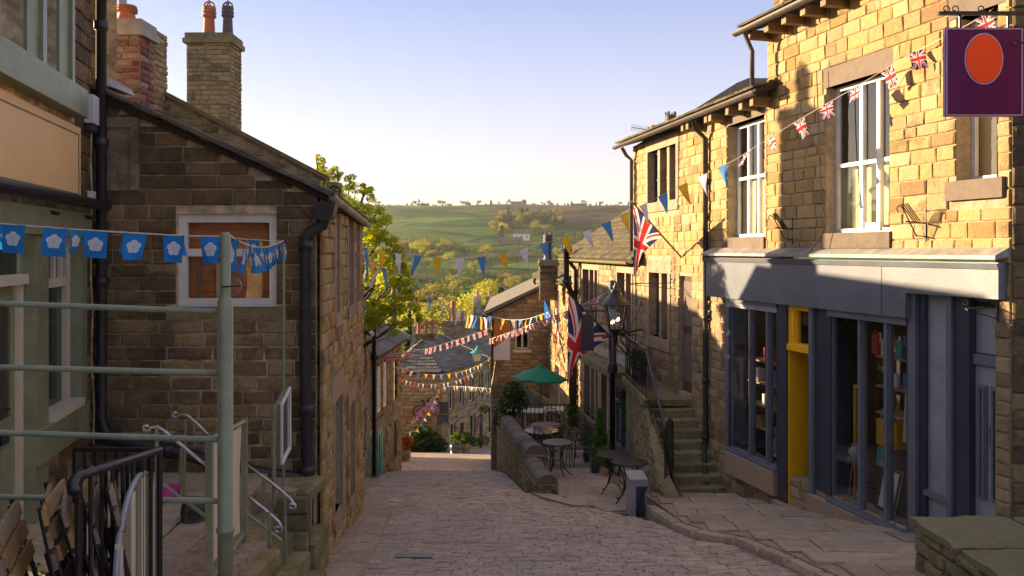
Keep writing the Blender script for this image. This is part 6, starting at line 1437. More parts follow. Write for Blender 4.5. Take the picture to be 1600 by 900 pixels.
# round white slatted table, folded upright
tb = thing('folded_table', 'pale round slatted table folded upright behind the black balusters', 'table', (-1.5, 3.6, -2))
c = Pw(217, 748, 3.55); Rt = .33; cz = c.z - Rt
for i in range(8):
    u = -Rt + (i + .5) * Rt * 2 / 8; h_ = math.sqrt(max(.01, Rt * Rt - u * u)); mb = MB(); mb.box(-.033, .033, -.01, .01, -1.95 - cz if False else -h_ - .45, h_, lambda a, b_, c_: Vector((c.x - (u + a) * .18 + b_, c.y + (u + a) * .98, cz + c_))); mk('slat', mb, M['rail'] if i % 2 else M['cream'], tb)
pts = [Vector((c.x - Rt * 1.04 * math.cos(t) * .18, c.y + Rt * 1.04 * math.cos(t) * .98, cz + Rt * 1.04 * math.sin(t))) for t in [math.pi * k / 18 for k in range(19)]]
mb = MB(); mb.tube([pts[0] + Vector((0, 0, -.6))] + pts + [pts[-1] + Vector((0, 0, -.6))], .012, 6); mk('rim', mb, M['blueg_p'], tb)
# foreground wall at right
fw = House('foreground_wall', 'mossy low stone wall with broad flat copings in the lower right corner', 'wall', (3.7, 6.5, g(6.5)))
FW = Fac((3.66, 7.5), (0, -1), False) if False else Fac((3.66, 7.5), (0.02, -1), True)
fw.wall(FW, -4, 0, -3.5, -2.46, M['green_st'], M['mid_m'], ch=(.12, .18), ln=(.2, .42), dep=.05, thick=.05) if FW.n.x < 0 and FW.s(1425) < 0 else None
fwl = Fac((3.66, 7.5), (.02, -1)); 
if fwl.n.x > 0: fwl = Fac((3.66, 7.5), (.02, -1), True)
lo2, hi2 = (0, 4) if fwl.d.y < 0 else (-4, 0)
if not fw.pc: fw.wall(fwl, lo2, hi2, -3.5, -2.47, M['green_st'], M['mid_m'], ch=(.12, .18), ln=(.2, .42), dep=.05, thick=.05)
fwb = Fac((3.66, 7.5), (1, 0)); fw.wall(fwb, 0, 2.4, -3.5, -2.47, M['green_st'], M['mid_m'], ch=(.14, .2), ln=(.2, .42), dep=.03, thick=.05)
fw.done()
for (x0, x1, y0, y1) in ((3.6, 4.5, 6.75, 7.56), (4.52, 5.6, 6.8, 7.56), (3.62, 4.3, 5.95, 6.73), (4.32, 5.4, 5.9, 6.77), (3.6, 4.6, 5.0, 5.92)):
    mb = MB(); n = 7; vs = []; fs = []
    for i in range(n + 1):
        for j in range(n + 1):
            x = x0 + (x1 - x0 - .02) * i / n; y = y0 + (y1 - y0 - .02) * j / n
            if i in (0, n): x += U(-.02, .02)
            if j in (0, n): y += U(-.015, .015)
            vs.append((x, y, -2.40 + .012 * sn(x * 5, y * 6) - (.02 if i in (0, n) or j in (0, n) else 0)))
    m1 = len(vs)
    for i in range(n):
        for j in range(n): a = i * (n + 1) + j; fs.append((a, a + n + 1, a + n + 2, a + 1))
    ring = [i * (n + 1) for i in range(n + 1)] + [n * (n + 1) + j for j in range(1, n + 1)] + [i * (n + 1) + n for i in range(n - 1, -1, -1)] + [j for j in range(n - 1, 0, -1)]
    for r in ring: vs.append((vs[r][0] + 0., vs[r][1], -2.475))
    k = len(ring)
    for q in range(k): fs.append((ring[q], ring[(q + 1) % k], m1 + (q + 1) % k, m1 + q))
    mb.add(vs, fs); mk('coping_slab', mb, M['slab_moss'] if 'slab_moss' in M else M['green_st'], fw.root)
# ------------------------------------------------------------------ signs on the right
psg = thing('purple_hanging_sign', 'purple hanging sign with orange red oval in a lilac ring', 'sign', Pw(1537, 183, 6.5))
YS = 6.5
mb = MB(); a = Pw(1477, 182, YS); b_ = Pw(1599, 43, YS); mb.box(a.x, b_.x, YS, YS + .035, a.z, b_.z); mk('board', mb, M['purple'], psg)
mb = MB(); w = .006; i_ = .008
mb.box(a.x + i_, b_.x - i_, YS - .004, YS - .001, a.z + i_, a.z + i_ + w); mb.box(a.x + i_, b_.x - i_, YS - .004, YS - .001, b_.z - i_ - w, b_.z - i_); mb.box(a.x + i_, a.x + i_ + w, YS - .0035, YS - .001, a.z + i_ + w, b_.z - i_ - w); mb.box(b_.x - i_ - w, b_.x - i_, YS - .0035, YS - .001, a.z + i_ + w, b_.z - i_ - w); mk('border_line', mb, M['lilac'], psg)
def oval(name, c, rx, rz, y, mat, parent, th=.003):
    mb = MB(); n = 48; P1 = [Vector((c.x + rx * math.cos(t), y, c.z + rz * math.sin(t))) for t in [2 * math.pi * k / n for k in range(n)]]; mb.prism(P1, (0, th, 0)); return mk(name, mb, M[mat], parent)
c = Pw(1537, 92, YS); k_ = YS / F
oval('oval_ring', c, 30 * k_, 40 * k_, YS - .004, 'lilac', psg); oval('oval_line', c, 28.6 * k_, 38.4 * k_, YS - .0055, 'purple', psg); oval('oval', c, 28 * k_, 37.6 * k_, YS - .007, 'orange', psg)
mb = MB(); p0 = Pw(1468, 20, YS); mb.box(p0.x, 5.1, YS + .002, YS + .032, p0.z - .014, p0.z + .014); mk('bar', mb, M['iron'], psg)
for px in (1500, 1575): mb = MB(); mb.tube([Pw(px, 22, YS + .02), Pw(px, 45, YS + .02)], .012, 6); mk('hanger', mb, M['iron'], psg)
mb = MB()
for px in (1478, 1492, 1532): q = Pw(px, 14, YS + .015); mb.tube([q + Vector((.028 * (1 - t / 9) * math.cos(t), 0, .028 * (1 - t / 9) * math.sin(t))) for t in [k * .5 - 1.5 for k in range(14)]], .005, 5)
q = Pw(1594, 66, YS - .05); mb.tube([Pw(1578, 66, YS - .05), Pw(1583, 70, YS - .05), Pw(1588, 62, YS - .05), Pw(1600, 68, YS - .05), Pw(1612, 62, YS - .05)], .007, 5)
mk('scrollwork', mb, M['iron'], psg)
nh2 = House('neighbour_house', 'stone house front beyond the right frame edge carrying the hanging sign', 'house', (5.3, 6, g(6)))
fN = Fac((5.1, 6.9), (.02, -1), True); lo2, hi2 = (0, 4.5) if fN.d.y < 0 else (-4.5, 0)
nh2.wall(fN, lo2, hi2, -3.4, 3.4, M['gold'], M['gold_m'], ch=(.16, .22), dep=.022); nh2.done()
# dark hanging sign near the lantern
ds = thing('dark_hanging_sign', 'plain dark navy pub sign hanging behind the lower union flag', 'sign', Pw(915, 548, 17.2))
mb = MB(); a = Pw(903, 548, 17.2); b_ = Pw(928, 491, 17.2); mb.box(a.x, b_.x, 17.2, 17.25, a.z, b_.z); mk('board', mb, M['navy'], ds)
mb = MB(); mb.box(Pw(902, 0, 17.2).x, Pw(951, 0, 17.2).x + .25, 17.21, 17.24, Pw(0, 487, 17.2).z, Pw(0, 484.5, 17.2).z); mb.tube([Pw(905, 486, 17.2), Pw(905, 491, 17.2)], .012, 5); mb.tube([Pw(926, 486, 17.2), Pw(926, 491, 17.2)], .012, 5); mb.tube([Pw(912, 486, 17.22), Pw(908, 476, 17.22), Pw(922, 478, 17.22), Pw(940, 472, 17.22), Pw(948, 458, 17.22)], .008, 5); mk('bracket', mb, M['iron'], ds)
# hanging basket brackets and scroll brackets
def basket_bracket(px, py, label, fac=FA):
    t = thing('basket_bracket', label, 'bracket', fac.T(fac.s(px), 0, 0)); s0 = fac.s(px); z0 = fac.z(px, py)
    T = fac.T; mb = MB()
    mb.tube([T(s0, .02, z0 - .22), T(s0, .02, z0 + .16)], .011, 6); mb.tube([T(s0, .02, z0), T(s0, .16, z0 + .01), T(s0, .30, z0 + .02)], .009, 6); mb.tube([T(s0, .02, z0 - .15), T(s0, .15, z0 - .14), T(s0, .33, z0 + .17)], .008, 6)
    for k in (-.05, -.017, .017, .05): mb.tube([T(s0 + k, .14, z0 + .02), T(s0 + k, .31, z0 + .22)], .007, 5)
    mb.tube([T(s0, .33, z0 + .17), T(s0, .38, z0 + .2), T(s0, .41, z0 + .16), T(s0, .39, z0 + .13)], .007, 5)
    mk('arm', mb, M['iron'], t)
basket_bracket(1240, 358, 'left black basket bracket on the shaded part of the golden wall'); basket_bracket(1449, 349, 'right black basket bracket on the sunlit wall left of the last window')
def scroll_bracket(px, py, label, fac, L=.5):
    t = thing('scroll_bracket', label, 'bracket', fac.T(fac.s(px), 0, 0)); s0 = fac.s(px); z0 = fac.z(px, py); T = fac.T; mb = MB()
    mb.tube([T(s0, .02, z0 + .12), T(s0, .02, z0 - .14)], .010, 5); mb.tube([T(s0, .02, z0), T(s0, L, z0 - .01)], .009, 5); mb.tube([T(s0, .02, z0 - .12), T(s0, L * .6, z0 - .06), T(s0, L * .95, z0 - .02)], .006, 5)
    for o in (.06, L): mb.tube([T(s0, o + .04 * math.cos(k * .6) * (1 - k / 13), z0 + .04 + .04 * math.sin(k * .6) * (1 - k / 13)) for k in range(11)], .006, 5)
    mk('arm', mb, M['iron'], t)
scroll_bracket(1562, 480, 'small scrolled black bracket above the grey panelled door', FA, .42); scroll_bracket(1056, 442, 'scrolled black sign bracket over the lower window of the terrace house', FB, 1.0)

# ------------------------------------------------------------------ flags
def big_flag(name, label, tip, wall, along0, along1, drop, mat, fold=.10, n=22, m=26, lean=(0, 0, 0), narrow=.5):
    """flag hoisted on a pole from wall to tip; hangs from the pole section along0..along1"""
    t = thing(name, label, 'flag', wall); mb = MB(); mb.tube([wall, tip], .018, 7); pole = mk('pole', mb, M['timber'] if 'upper' in label else M['iron'], t)
    p0 = wall.lerp(tip, along1); p1 = wall.lerp(tip, along0); vs = []; uv = []; fs = []
    for i in range(n + 1):            # i along pole (hoist) from tip to root
        u = i / n; q = p0.lerp(p1, u)
        for j in range(m + 1):
            v = j / m
            # cloth gathers beneath the pole tip as it hangs
            x = q.lerp(Vector((p0.x, p0.y, q.z)) + Vector(lean), (1 - (1 - v) ** 1.6) * (narrow + .0))
            z = q.z * (1 - v) + (p0.z - drop * (1.0 - .22 * u)) * v
            wob = fold * math.sin(u * 9 + v * 2.2) * min(1, v * 2.5) * (.6 + .4 * u)
            vs.append(Vector((x.x + wob * .35, x.y + wob, z))); uv.append((v, 1 - u) if True else (u, v))
            if i and j: a = i * (m + 1) + j; fs.append((a, a - 1, a - m - 2, a - m - 1))
    mb = MB(); mb.add(vs, fs); mk('cloth', mb, M[mat], t, True, uv=uv)
    return t
wl1 = TB(sB(1066), .02, (390 - 402) / F * FB.Y(1066)); tp1 = Pw(987, 315, 14.6)
big_flag('union_flag', 'upper union flag hanging in sunlight from a slanting wooden pole', tp1, wl1, .40, .97, 1.36, 'f_union', .07, narrow=.80, lean=(.0, 0, 0))
wl2 = TC(sC(980), .02, (390 - 553) / F * FC.Y(980)); tp2 = Pw(886, 456, 16.6)
big_flag('union_flag', 'lower shaded union flag hanging from a black pole over the cafe', tp2, wl2, .30, .98, 1.95, 'f_union', .09, narrow=.84, lean=(-.05, 0, 0))
big_flag('george_flag', 'narrow white flag with red cross hanging against the sunlit house', Pw(866, 487, 25.2), FD.T(sD(884), .02, -3.6), .5, .95, 1.45, 'f_george', .05, narrow=.9)
big_flag('blue_flag', 'small bright blue flag with a pale emblem on a slanting pole', Pw(850, 466, 24.6), FD.T(sD(880), .02, -2.9), .4, 1., .75, 'f_eu', .04, narrow=.5)

# ------------------------------------------------------------------ bunting
PMC = {}
def pmesh(shape, w, h, mat, var):
    key = (shape, round(w, 3), round(h, 3), mat, var)
    if key in PMC: return PMC[key]
    n, m = (4, 6); vs = []; uv = []; fs = []
    rr = random.Random(var * 7 + 3); ph = rr.uniform(0, 6); am = h * rr.uniform(.04, .15); tw = rr.uniform(-.5, .5); fold = rr.uniform(0, .3)
    for j in range(m + 1):
        v = j / m; ww = w * (1 - v * .92) if shape == 'tri' else w * (1 - fold * v)
        for i in range(n + 1):
            u = i / n - .5; x = u * ww; y = am * math.sin(v * 4 + ph) * v + x * tw * v + am * .6 * math.sin(u * 5 + ph) * v; vs.append((x + h * .08 * tw * v, y, -v * h)); uv.append((u + .5, 1 - v))
            if i and j: a = j * (n + 1) + i; fs.append((a, a - 1, a - n - 2, a - n - 1))
    me = bpy.data.meshes.new('pennant'); me.from_pydata([Vector(v) for v in vs], [], fs); me.materials.append(M[mat]); l = me.uv_layers.new(name='UVMap')
    for lp_ in me.loops: l.data[lp_.index].uv = uv[lp_.vertex_index]
    me.polygons.foreach_set('use_smooth', [True] * len(fs)); PMC[key] = me; return me
def bunting(label, pts, spacing, w, h, mats, shape='tri', cord='cream', cr=.004, jit=.35, skip=0, nvar=5):
    """pts: world polyline (already sagging)"""
    root = thing('bunting', label, 'bunting', pts[0]); base = pts[0]
    mb = MB(); mb.tube(pts, cr, 4); mk('cord', mb, M[cord], root)
    L = [0]
    for a, b_ in zip(pts[:-1], pts[1:]): L.append(L[-1] + (b_ - a).length)
    s = spacing * .5 + skip; k = 0
    while s < L[-1]:
        i = max(q for q in range(len(L)) if L[q] <= s and q < len(pts) - 1); p = pts[i].lerp(pts[i + 1], (s - L[i]) / (L[i + 1] - L[i])); d = (pts[i + 1] - pts[i])
        mt = mats[k % len(mats)]; o = bpy.data.objects.new('pennant', pmesh(shape, w, h, mt, random.randrange(nvar))); COL.objects.link(o); o.parent = root
        o.location = p - base; o.rotation_euler = (U(-jit, jit), math.atan2(-d.z, math.hypot(d.x, d.y)) * .9, math.atan2(d.y, d.x) + U(-jit, jit)); s += spacing; k += 1
    return root
def curve(pp, n=10):
    """smooth polyline through (px,py,Y) samples"""
    P3 = [Pw(*q) for q in pp]; out = []
    for i in range(len(P3) - 1):
        p0 = P3[max(i - 1, 0)]; p1 = P3[i]; p2 = P3[i + 1]; p3 = P3[min(i + 2, len(P3) - 1)]
        for k in range(n):
            t = k / n; out.append(.5 * ((2 * p1) + (p2 - p0) * t + (2 * p0 - 5 * p1 + 4 * p2 - p3) * t * t + (3 * p1 - p0 - 3 * p2 + p3) * t ** 3))
    return out + [P3[-1]]
yw = ['c_whi', 'c_blu', 'c_whi', 'c_yel']
# long sweep: M corner -> high on the right house; two runs: pennants then union flags
bunting('long sweep of white, blue and yellow pennants across the whole street', curve([(556, 384, 12.2), (620, 396, 12.9), (700, 403, 13.4), (770, 399, 13.4), (850, 380, 13.2), (930, 355, 12.9), (1000, 322, 12.4), (1070, 287, 11.9), (1148, 250, 11.3)]), .355, .155, .31, ['c_blu', 'c_yel', 'c_whi'], 'tri', skip=.02)
bunting('sunlit string of small union flags climbing to the top right corner', curve([(1148, 250, 11.3), (1240, 192, 10.7), (1330, 140, 10.1), (1410, 92, 9.6), (1475, 58, 9.1), (1530, 28, 8.75), (1580, -8, 8.45)]), .41, .165, .24, ['f_union'], 'rect', skip=.0, jit=.6)
bunting('white, blue and yellow pennants dropping from the left eaves to the gable below', curve([(556, 388, 12.3), (590, 412, 14.5), (640, 445, 18.5), (690, 475, 22.5), (735, 492, 26), (768, 497, 29.5)]), .66, .22, .42, ['c_whi', 'c_blu', 'c_yel'], 'tri', cr=.008)
bunting('yellow, white and blue pennants along the gable front to the sunlit house', curve([(757, 492, 29.4), (790, 499, 29), (820, 499, 28), (850, 490, 26), (873, 481, 24)]), .50, .19, .38, ['c_blu', 'c_yel', 'c_whi'], 'tri', cr=.008)
bunting('small union flags from the left eaves past the big slate roof', curve([(576, 557, 20), (620, 552, 23), (665, 545, 26), (710, 532, 27.5), (745, 520, 28.5), (768, 512, 29)]), .30, .15, .21, ['f_union'], 'rect', cr=.008)
bunting('small union flags sloping up across the gable to the dark cafe windows', curve([(765, 530, 29), (800, 518, 27), (840, 503, 24), (880, 488, 21.5), (915, 474, 19.6), (946, 458, 18.4)]), .25, .15, .20, ['f_union'], 'rect', cr=.008, jit=.7)
bunting('short string of union flags drooping from the left shop eaves', curve([(576, 562, 20), (600, 568, 22), (625, 576, 24), (640, 574, 26)]), .32, .15, .2, ['f_union'], 'rect', cr=.008)
bunting('upper far row of yellow, white and blue pennants below the slate roof', curve([(626, 574, 33), (655, 583, 33), (685, 585, 33), (715, 582, 33), (745, 572, 32), (766, 560, 31)]), .30, .13, .22, ['c_yel', 'c_whi', 'c_blu'], 'tri', cr=.008)
bunting('dense far row of red and white pennants', curve([(626, 592, 34), (655, 599, 34), (685, 600, 34), (715, 594, 34), (742, 582, 34)]), .17, .08, .20, ['c_red', 'c_whi', 'c_whi'], 'tri', cr=.008)
bunting('lowest far row of yellow and white pennants before the corner house', curve([(680, 611, 35), (700, 604, 35), (725, 604, 34), (768, 607, 31)]), .27, .13, .2, ['c_yel', 'c_whi', 'c_blu'], 'tri', cr=.008)
bunting('pennants hanging diagonally down the ivy wall of the corner house', curve([(684, 613, 41), (672, 640, 41), (662, 655, 41), (650, 672, 41), (634, 676, 41)]), .33, .15, .22, ['c_yel', 'c_whi', 'c_blu'], 'tri', cr=.01)
bunting('pennants hanging against the turquoise shopfronts', curve([(568, 630, 18.4), (575, 622, 19), (585, 640, 21), (596, 641, 22), (606, 615, 22.8)]), .30, .12, .2, ['c_yel', 'c_whi', 'c_blu', 'c_blu'], 'tri', cr=.006)
bunting('tangled union flags draped over the far right shop fronts', curve([(704, 610, 44), (712, 622, 44), (722, 632, 45), (738, 628, 46), (744, 650, 46), (742, 668, 46)]), .16, .24, .3, ['f_union'], 'rect', cr=.01, jit=1.)
# Yorkshire rose bunting
bunting('near string of blue flags with white roses tied to the green post', curve([(-70, 343, 3.75), (0, 349, 3.8), (90, 356, 3.86), (190, 363, 3.92), (290, 368, 3.97), (354, 369, 4.0)]), .172, .102, .132, ['f_rose'], 'rect', jit=.25, skip=-.02)
bunting('farther string of smaller blue rose flags behind the near one', curve([(-60, 345, 5.2), (30, 352, 5.4), (120, 358, 5.7), (220, 364, 6.1), (320, 370, 6.7), (443, 377, 7.5)]), .42, .15, .165, ['f_rose'], 'rect', jit=.5, skip=.05)
bunting('sagging string of edge on blue flags between post and thin pole', curve([(356, 366, 4.0), (375, 378, 4.6), (400, 386, 5.4), (420, 385, 6.3), (443, 376, 7.5)]), .20, .12, .17, ['f_rose'], 'rect', jit=.3, cr=.006)

# ------------------------------------------------------------------ cafe furniture
def cafe_table(loc, label, r=.33, h=.71, top='iron'):
    t = thing('cafe_table', label, 'table', loc); L = Vector(loc)
    mb = MB(); mb.lathe(L + Vector((0, 0, h - .02)), [(r, 0), (r * 1.02, .008), (r, .02)], 28); mk('tabletop', mb, M[top], t, False)
    mb = MB(); mb.lathe(L + Vector((0, 0, .36)), [(.12, -.006), (.125, 0), (.12, .006)], 12); mk('ring', mb, M['iron'], t)
    for k in range(4):
        a = k * math.pi / 2 + .5; d = Vector((math.cos(a), math.sin(a), 0)); mb = MB()
        mb.tube([L + d * .22 + Vector((0, 0, h - .03)), L + d * .14 + Vector((0, 0, h * .72)), L + d * .10 + Vector((0, 0, h * .5)), L + d * .15 + Vector((0, 0, h * .27)), L + d * .27 + Vector((0, 0, .06)), L + d * .34 + Vector((0, 0, .0)), L + d * .36 + Vector((0, 0, .03))], .011, 6); mk('leg', mb, M['iron'], t)
    return t
def onT(px, Y): x = (px - 800) / F * Y; return Vector((x, Y, tz(x, Y) + .005))
cafe_table(onT(871, 16.6), 'round black cafe table nearest the end of the curved wall', .30)
cafe_table(onT(846, 18.6), 'round glass topped cafe table behind the curved wall', .38, .71, 'glasstop'); cafe_table(onT(853, 19.6), 'farthest round black cafe table near the planting', .36)
tA = cafe_table(onT(960, 14.6), 'small round black table with a brown tag behind the grey cabinet', .29); tB_ = cafe_table(onT(984, 13.6), 'small round black table beside the grey cabinet and staircase wall', .29)
for p, l in ((Pw(945, 733, 14.3), 'brown cardboard tag hanging from the farther small table'), (Pw(964, 746, 13.3), 'brown cardboard tag hanging from the nearer small table')):
    mb = MB(); mb.box(-.07, .07, -.004, .004, -.12, .02, lambda a, b_, c_: p + Vector((a * .9 + c_ * .4, b_, c_ * .9 - a * .4))); tag(mk('cardboard_tag', mb, M['timber'] if False else M['shelf']), l, 'tag')
def mesh_chair(loc, rz, label, first=[None]):
    if first[0] is None:
        t = thing('cafe_chair', label, 'chair', (0, 0, 0), 'black mesh chairs on the cafe terrace')
        mb = MB(); mb.box(-.2, .2, -.2, .2, .425, .44); mk('seat', mb, M['iron'], t)
        mb = MB(); mb.tube([Vector((-.2, .2, .42)), Vector((-.22, .24, .75)), Vector((-.13, .27, .92)), Vector((0, .28, .95)), Vector((.13, .27, .92)), Vector((.22, .24, .75)), Vector((.2, .2, .42))], .011, 6); mk('back_frame', mb, M['iron'], t)
        mb = MB()
        for i in range(9):
            x = -.17 + i * .0425; mb.tube([Vector((x, .21, .44)), Vector((x, .25, .75)), Vector((x, .27, .95 - abs(x) * .35))], .004, 4)
        for i in range(10): z = .47 + i * .045; mb.tube([Vector((-.21, .205 + (z - .44) * .15, z)), Vector((.21, .205 + (z - .44) * .15, z))], .004, 4)
        mk('back_mesh', mb, M['iron'], t)
        for x in (-.19, .19):
            for y in (-.19, .2): mb = MB(); mb.tube([Vector((x, y, .43)), Vector((x * 1.15, y * 1.2, 0))], .010, 6); mk('leg', mb, M['iron'], t)
            mb = MB(); mb.tube([Vector((x * 1.1, .23, .68)), Vector((x * 1.2, 0, .67)), Vector((x * 1.2, -.18, .64)), Vector((x * 1.05, -.19, .44))], .011, 6); mk('arm', mb, M['iron'], t)
        first[0] = (t, kidtree(t)); t.location = loc; t.rotation_euler = (0, 0, rz); return t
    return dup(first[0][0], first[0][1], loc, rz, label)
mesh_chair(onT(877, 18.0), math.radians(170), 'mesh chair behind the nearest round table facing the road'); mesh_chair(onT(905, 17.9), math.radians(-70), 'mesh chair at right of the nearest table, angled to the house')
mesh_chair(onT(896, 19.2), math.radians(-40), 'second mesh chair at right, partly behind the angled one'); mesh_chair(onT(864, 20.6), math.radians(10), 'farthest mesh chair with rounded back near the planting'); mesh_chair(onT(858, 17.6), math.radians(120), 'mesh chair tucked against the curved wall beside the glass table')
# grey cabinet with cable
gc = thing('grey_cabinet', 'small grey metal cabinet with black hose beside the staircase wall', 'cabinet', onT(992, 12.9))
c = onT(993, 12.75); mb = MB(); mb.box(c.x - .11, c.x + .13, c.y - .25, c.y + .25, c.z, c.z + .58); mk('body', mb, M['greybox'], gc)
mb = MB(); mb.box(c.x - .125, c.x + .145, c.y - .27, c.y + .27, c.z + .581, c.z + .61); mk('lid', mb, M['greybox'], gc)
mb = MB(); mb.box(c.x - .03, c.x + .11, c.y - .256, c.y - .251, c.z + .03, c.z + .5); mk('vent_panel', mb, M['navy'], gc)
mb = MB(); mb.tube([c + Vector((.13, -.27, .5)), c + Vector((.05, -.3, .35)), c + Vector((-.02, -.3, .15)), c + Vector((.03, -.3, .05)), c + Vector((.12, -.3, .03))], .014, 6); mk('hose', mb, M['iron'], gc)
# parasols
def parasol(label, c, r, h, hp, mat, tilt=0, n=8, name='parasol', sag=.28):
    t = thing(name, label, 'parasol', c); top = c + Vector((0, 0, h)); mb = MB(); mb.tube([c, top], .022, 8); mk('pole', mb, M['timber'], t)
    rot = Matrix.Rotation(tilt, 3, 'Y'); ring = [rot @ Vector((r * math.cos(2 * math.pi * k / n), r * math.sin(2 * math.pi * k / n), -sag)) + top for k in range(n)]
    for k in range(n):
        a, b_ = ring[k], ring[(k + 1) % n]; mb = MB(); m_ = (a + b_) / 2 + Vector((0, 0, .03)); mb.add([top, a, m_, b_, a - Vector((0, 0, hp)), m_ - Vector((0, 0, hp)), b_ - Vector((0, 0, hp))], [(0, 1, 2), (0, 2, 3), (1, 4, 5, 2), (2, 5, 6, 3)]); mk('canopy_panel', mb, M[mat], t)
        mb = MB(); mb.tube([top - Vector((0, 0, .03)), a - Vector((0, 0, .01))], .008, 4); mk('rib', mb, M['timber'], t)
    mb = MB(); mb.lathe(top, [(.10, -.04), (.05, .02), (.015, .04), (.01, .08)], 8); mk('finial', mb, M[mat], t); return t
q = onT(845, 23.2); parasol('dark green parasol standing open above the far cafe tables', q, .78, Pw(845, 571, 23.2).z - q.z, .04, 'green_c', .05, 8, sag=.36)
q = onT(822, 23.9); parasol('grey green parasol, lower and farther than the green one', q, .95, Pw(822, 603, 23.9).z - q.z, .06, 'grey_c', -.06, 6, sag=.62)
# far terrace rail, white tables
fr_ = thing('terrace_railing', 'low thin black railing across the far end of the cafe terrace', 'railing', onT(850, 21.5))
A0 = onT(803, 21.4); A1 = onT(888, 21.6)
for z_ in (.98, .12): mb = MB(); mb.tube([A0 + Vector((0, 0, z_)), A1 + Vector((0, 0, z_))], .012, 5); mk('rail', mb, M['iron'], fr_)
for i in range(14): q = A0.lerp(A1, i / 13); mb = MB(); mb.tube([q, q + Vector((0, 0, .98))], .009, 5); mk('baluster', mb, M['iron'], fr_)
for px, Y, l in ((806, 22.6, 'left white table behind the far terrace railing'), (836, 22.4, 'middle white table behind the far terrace railing'), (866, 22.8, 'right white table behind the far terrace railing')):
    c = onT(px, Y); t = thing('white_table', l, 'table', c); mb = MB(); mb.box(c.x - .3, c.x + .3, c.y - .3, c.y + .3, c.z + .7, c.z + .73); mk('tabletop', mb, M['plastic'], t)
    for x in (-.26, .26):
        for y in (-.26, .26): mb = MB(); mb.box(c.x + x - .02, c.x + x + .02, c.y + y - .02, c.y + y + .02, c.z, c.z + .698); mk('leg', mb, M['plastic'], t)

# ------------------------------------------------------------------ foliage
def leafcloud(mb, c, rad, n, size, rr, flat=1.0, shell=.55):
    for _ in range(n):
        while True:
            v = Vector((rr.uniform(-1, 1), rr.uniform(-1, 1), rr.uniform(-1, 1)))
            if shell * rr.random() < v.length < 1: break
        p = Vector(c) + Vector((v.x * rad[0], v.y * rad[1], v.z * rad[2])); s = size * rr.uniform(.6, 1.3)
        a = Vector((rr.gauss(0, 1), rr.gauss(0, 1), rr.gauss(0, 1))).normalized(); b_ = a.orthogonal().normalized(); b_ = (Matrix.Rotation(rr.uniform(0, 6.3), 3, a) @ b_); cc = a.cross(b_)
        i = len(mb.v); mb.v += [p - b_ * s, p + cc * s * .55, p + b_ * s, p - cc * s * .55]; mb.f.append((i, i + 1, i + 2, i + 3)); mb.m.append(0)
rr = random.Random(5)
# near backlit tree rising between the houses
tr = thing('spring_tree', 'golden backlit spring tree rising between the left houses', 'tree', (-3.35, 16.9, g(16.9)))
base = Vector((-3.35, 16.9, g(16.9))); mbT = MB()
mbT.tube([base, base + Vector((.05, 0, 1.6)), base + Vector((-.05, .1, 2.8)), base + Vector((-.25, .1, 4.2)), base + Vector((-.5, .1, 5.6)), base + Vector((-.65, .1, 6.6))], [.13, .11, .09, .065, .035, .012], 9)
clumps = []
for (px, py, Y, r) in ((505, 262, 15.2, .16), (517, 285, 15, .22), (498, 282, 15.2, .2), (535, 305, 14.8, .28), (552, 320, 14.6, .30), (565, 310, 14.8, .2), (560, 345, 14.6, .36), (585, 350, 14.6, .3), (600, 365, 14.6, .22), (575, 385, 14.4, .36), (600, 398, 14.4, .3), (618, 408, 14.3, .2), (565, 420, 14.2, .38), (590, 440, 14.2, .36), (612, 462, 14.2, .30), (632, 475, 14.2, .22), (575, 470, 14.1, .36), (598, 492, 14.1, .34), (620, 503, 14.1, .22), (640, 455, 14.2, .16), (630, 430, 14.2, .18), (612, 385, 14.3, .16), (580, 510, 14.2, .3), (540, 340, 14.8, .3), (520, 320, 15, .24), (625, 395, 14.4, .14), (571, 298, 14.8, .12), (497, 250, 15.2, .1), (527, 268, 15, .14), (546, 285, 14.9, .18), (560, 330, 14.6, .3), (590, 330, 14.6, .2), (625, 440, 14.3, .2), (645, 492, 14.2, .14), (605, 425, 14.3, .3), (590, 375, 14.4, .3)):
    Y *= 1.13; r *= 1.13; c = Pw(px, py, Y); clumps.append((c, r)); st0 = base + Vector((-.1, .05, max(1.4, min(5.6, (c.z - base.z) * .75)))); 
    mid = st0.lerp(c, .55) + Vector((0, 0, -.06)); mbT.tube([st0, mid, c, c + Vector((rr.uniform(-.1, .1), 0, r * .9))], [.03, .02, .01, .004], 5, False)
mk('trunk', mbT, M['bark'], tr, True)
mbL = MB()
for c, r in clumps:
    for k in range(5):
        o = Vector((rr.uniform(-1, 1), rr.uniform(-1, 1), rr.uniform(-1, 1))) * r * .85; leafcloud(mbL, c + o, (r * .46, r * .46, r * .36), int(150 * (r / .3) ** 1.5) + 12, .026, rr)
mk('crown', mbL, M['l_near'], tr)
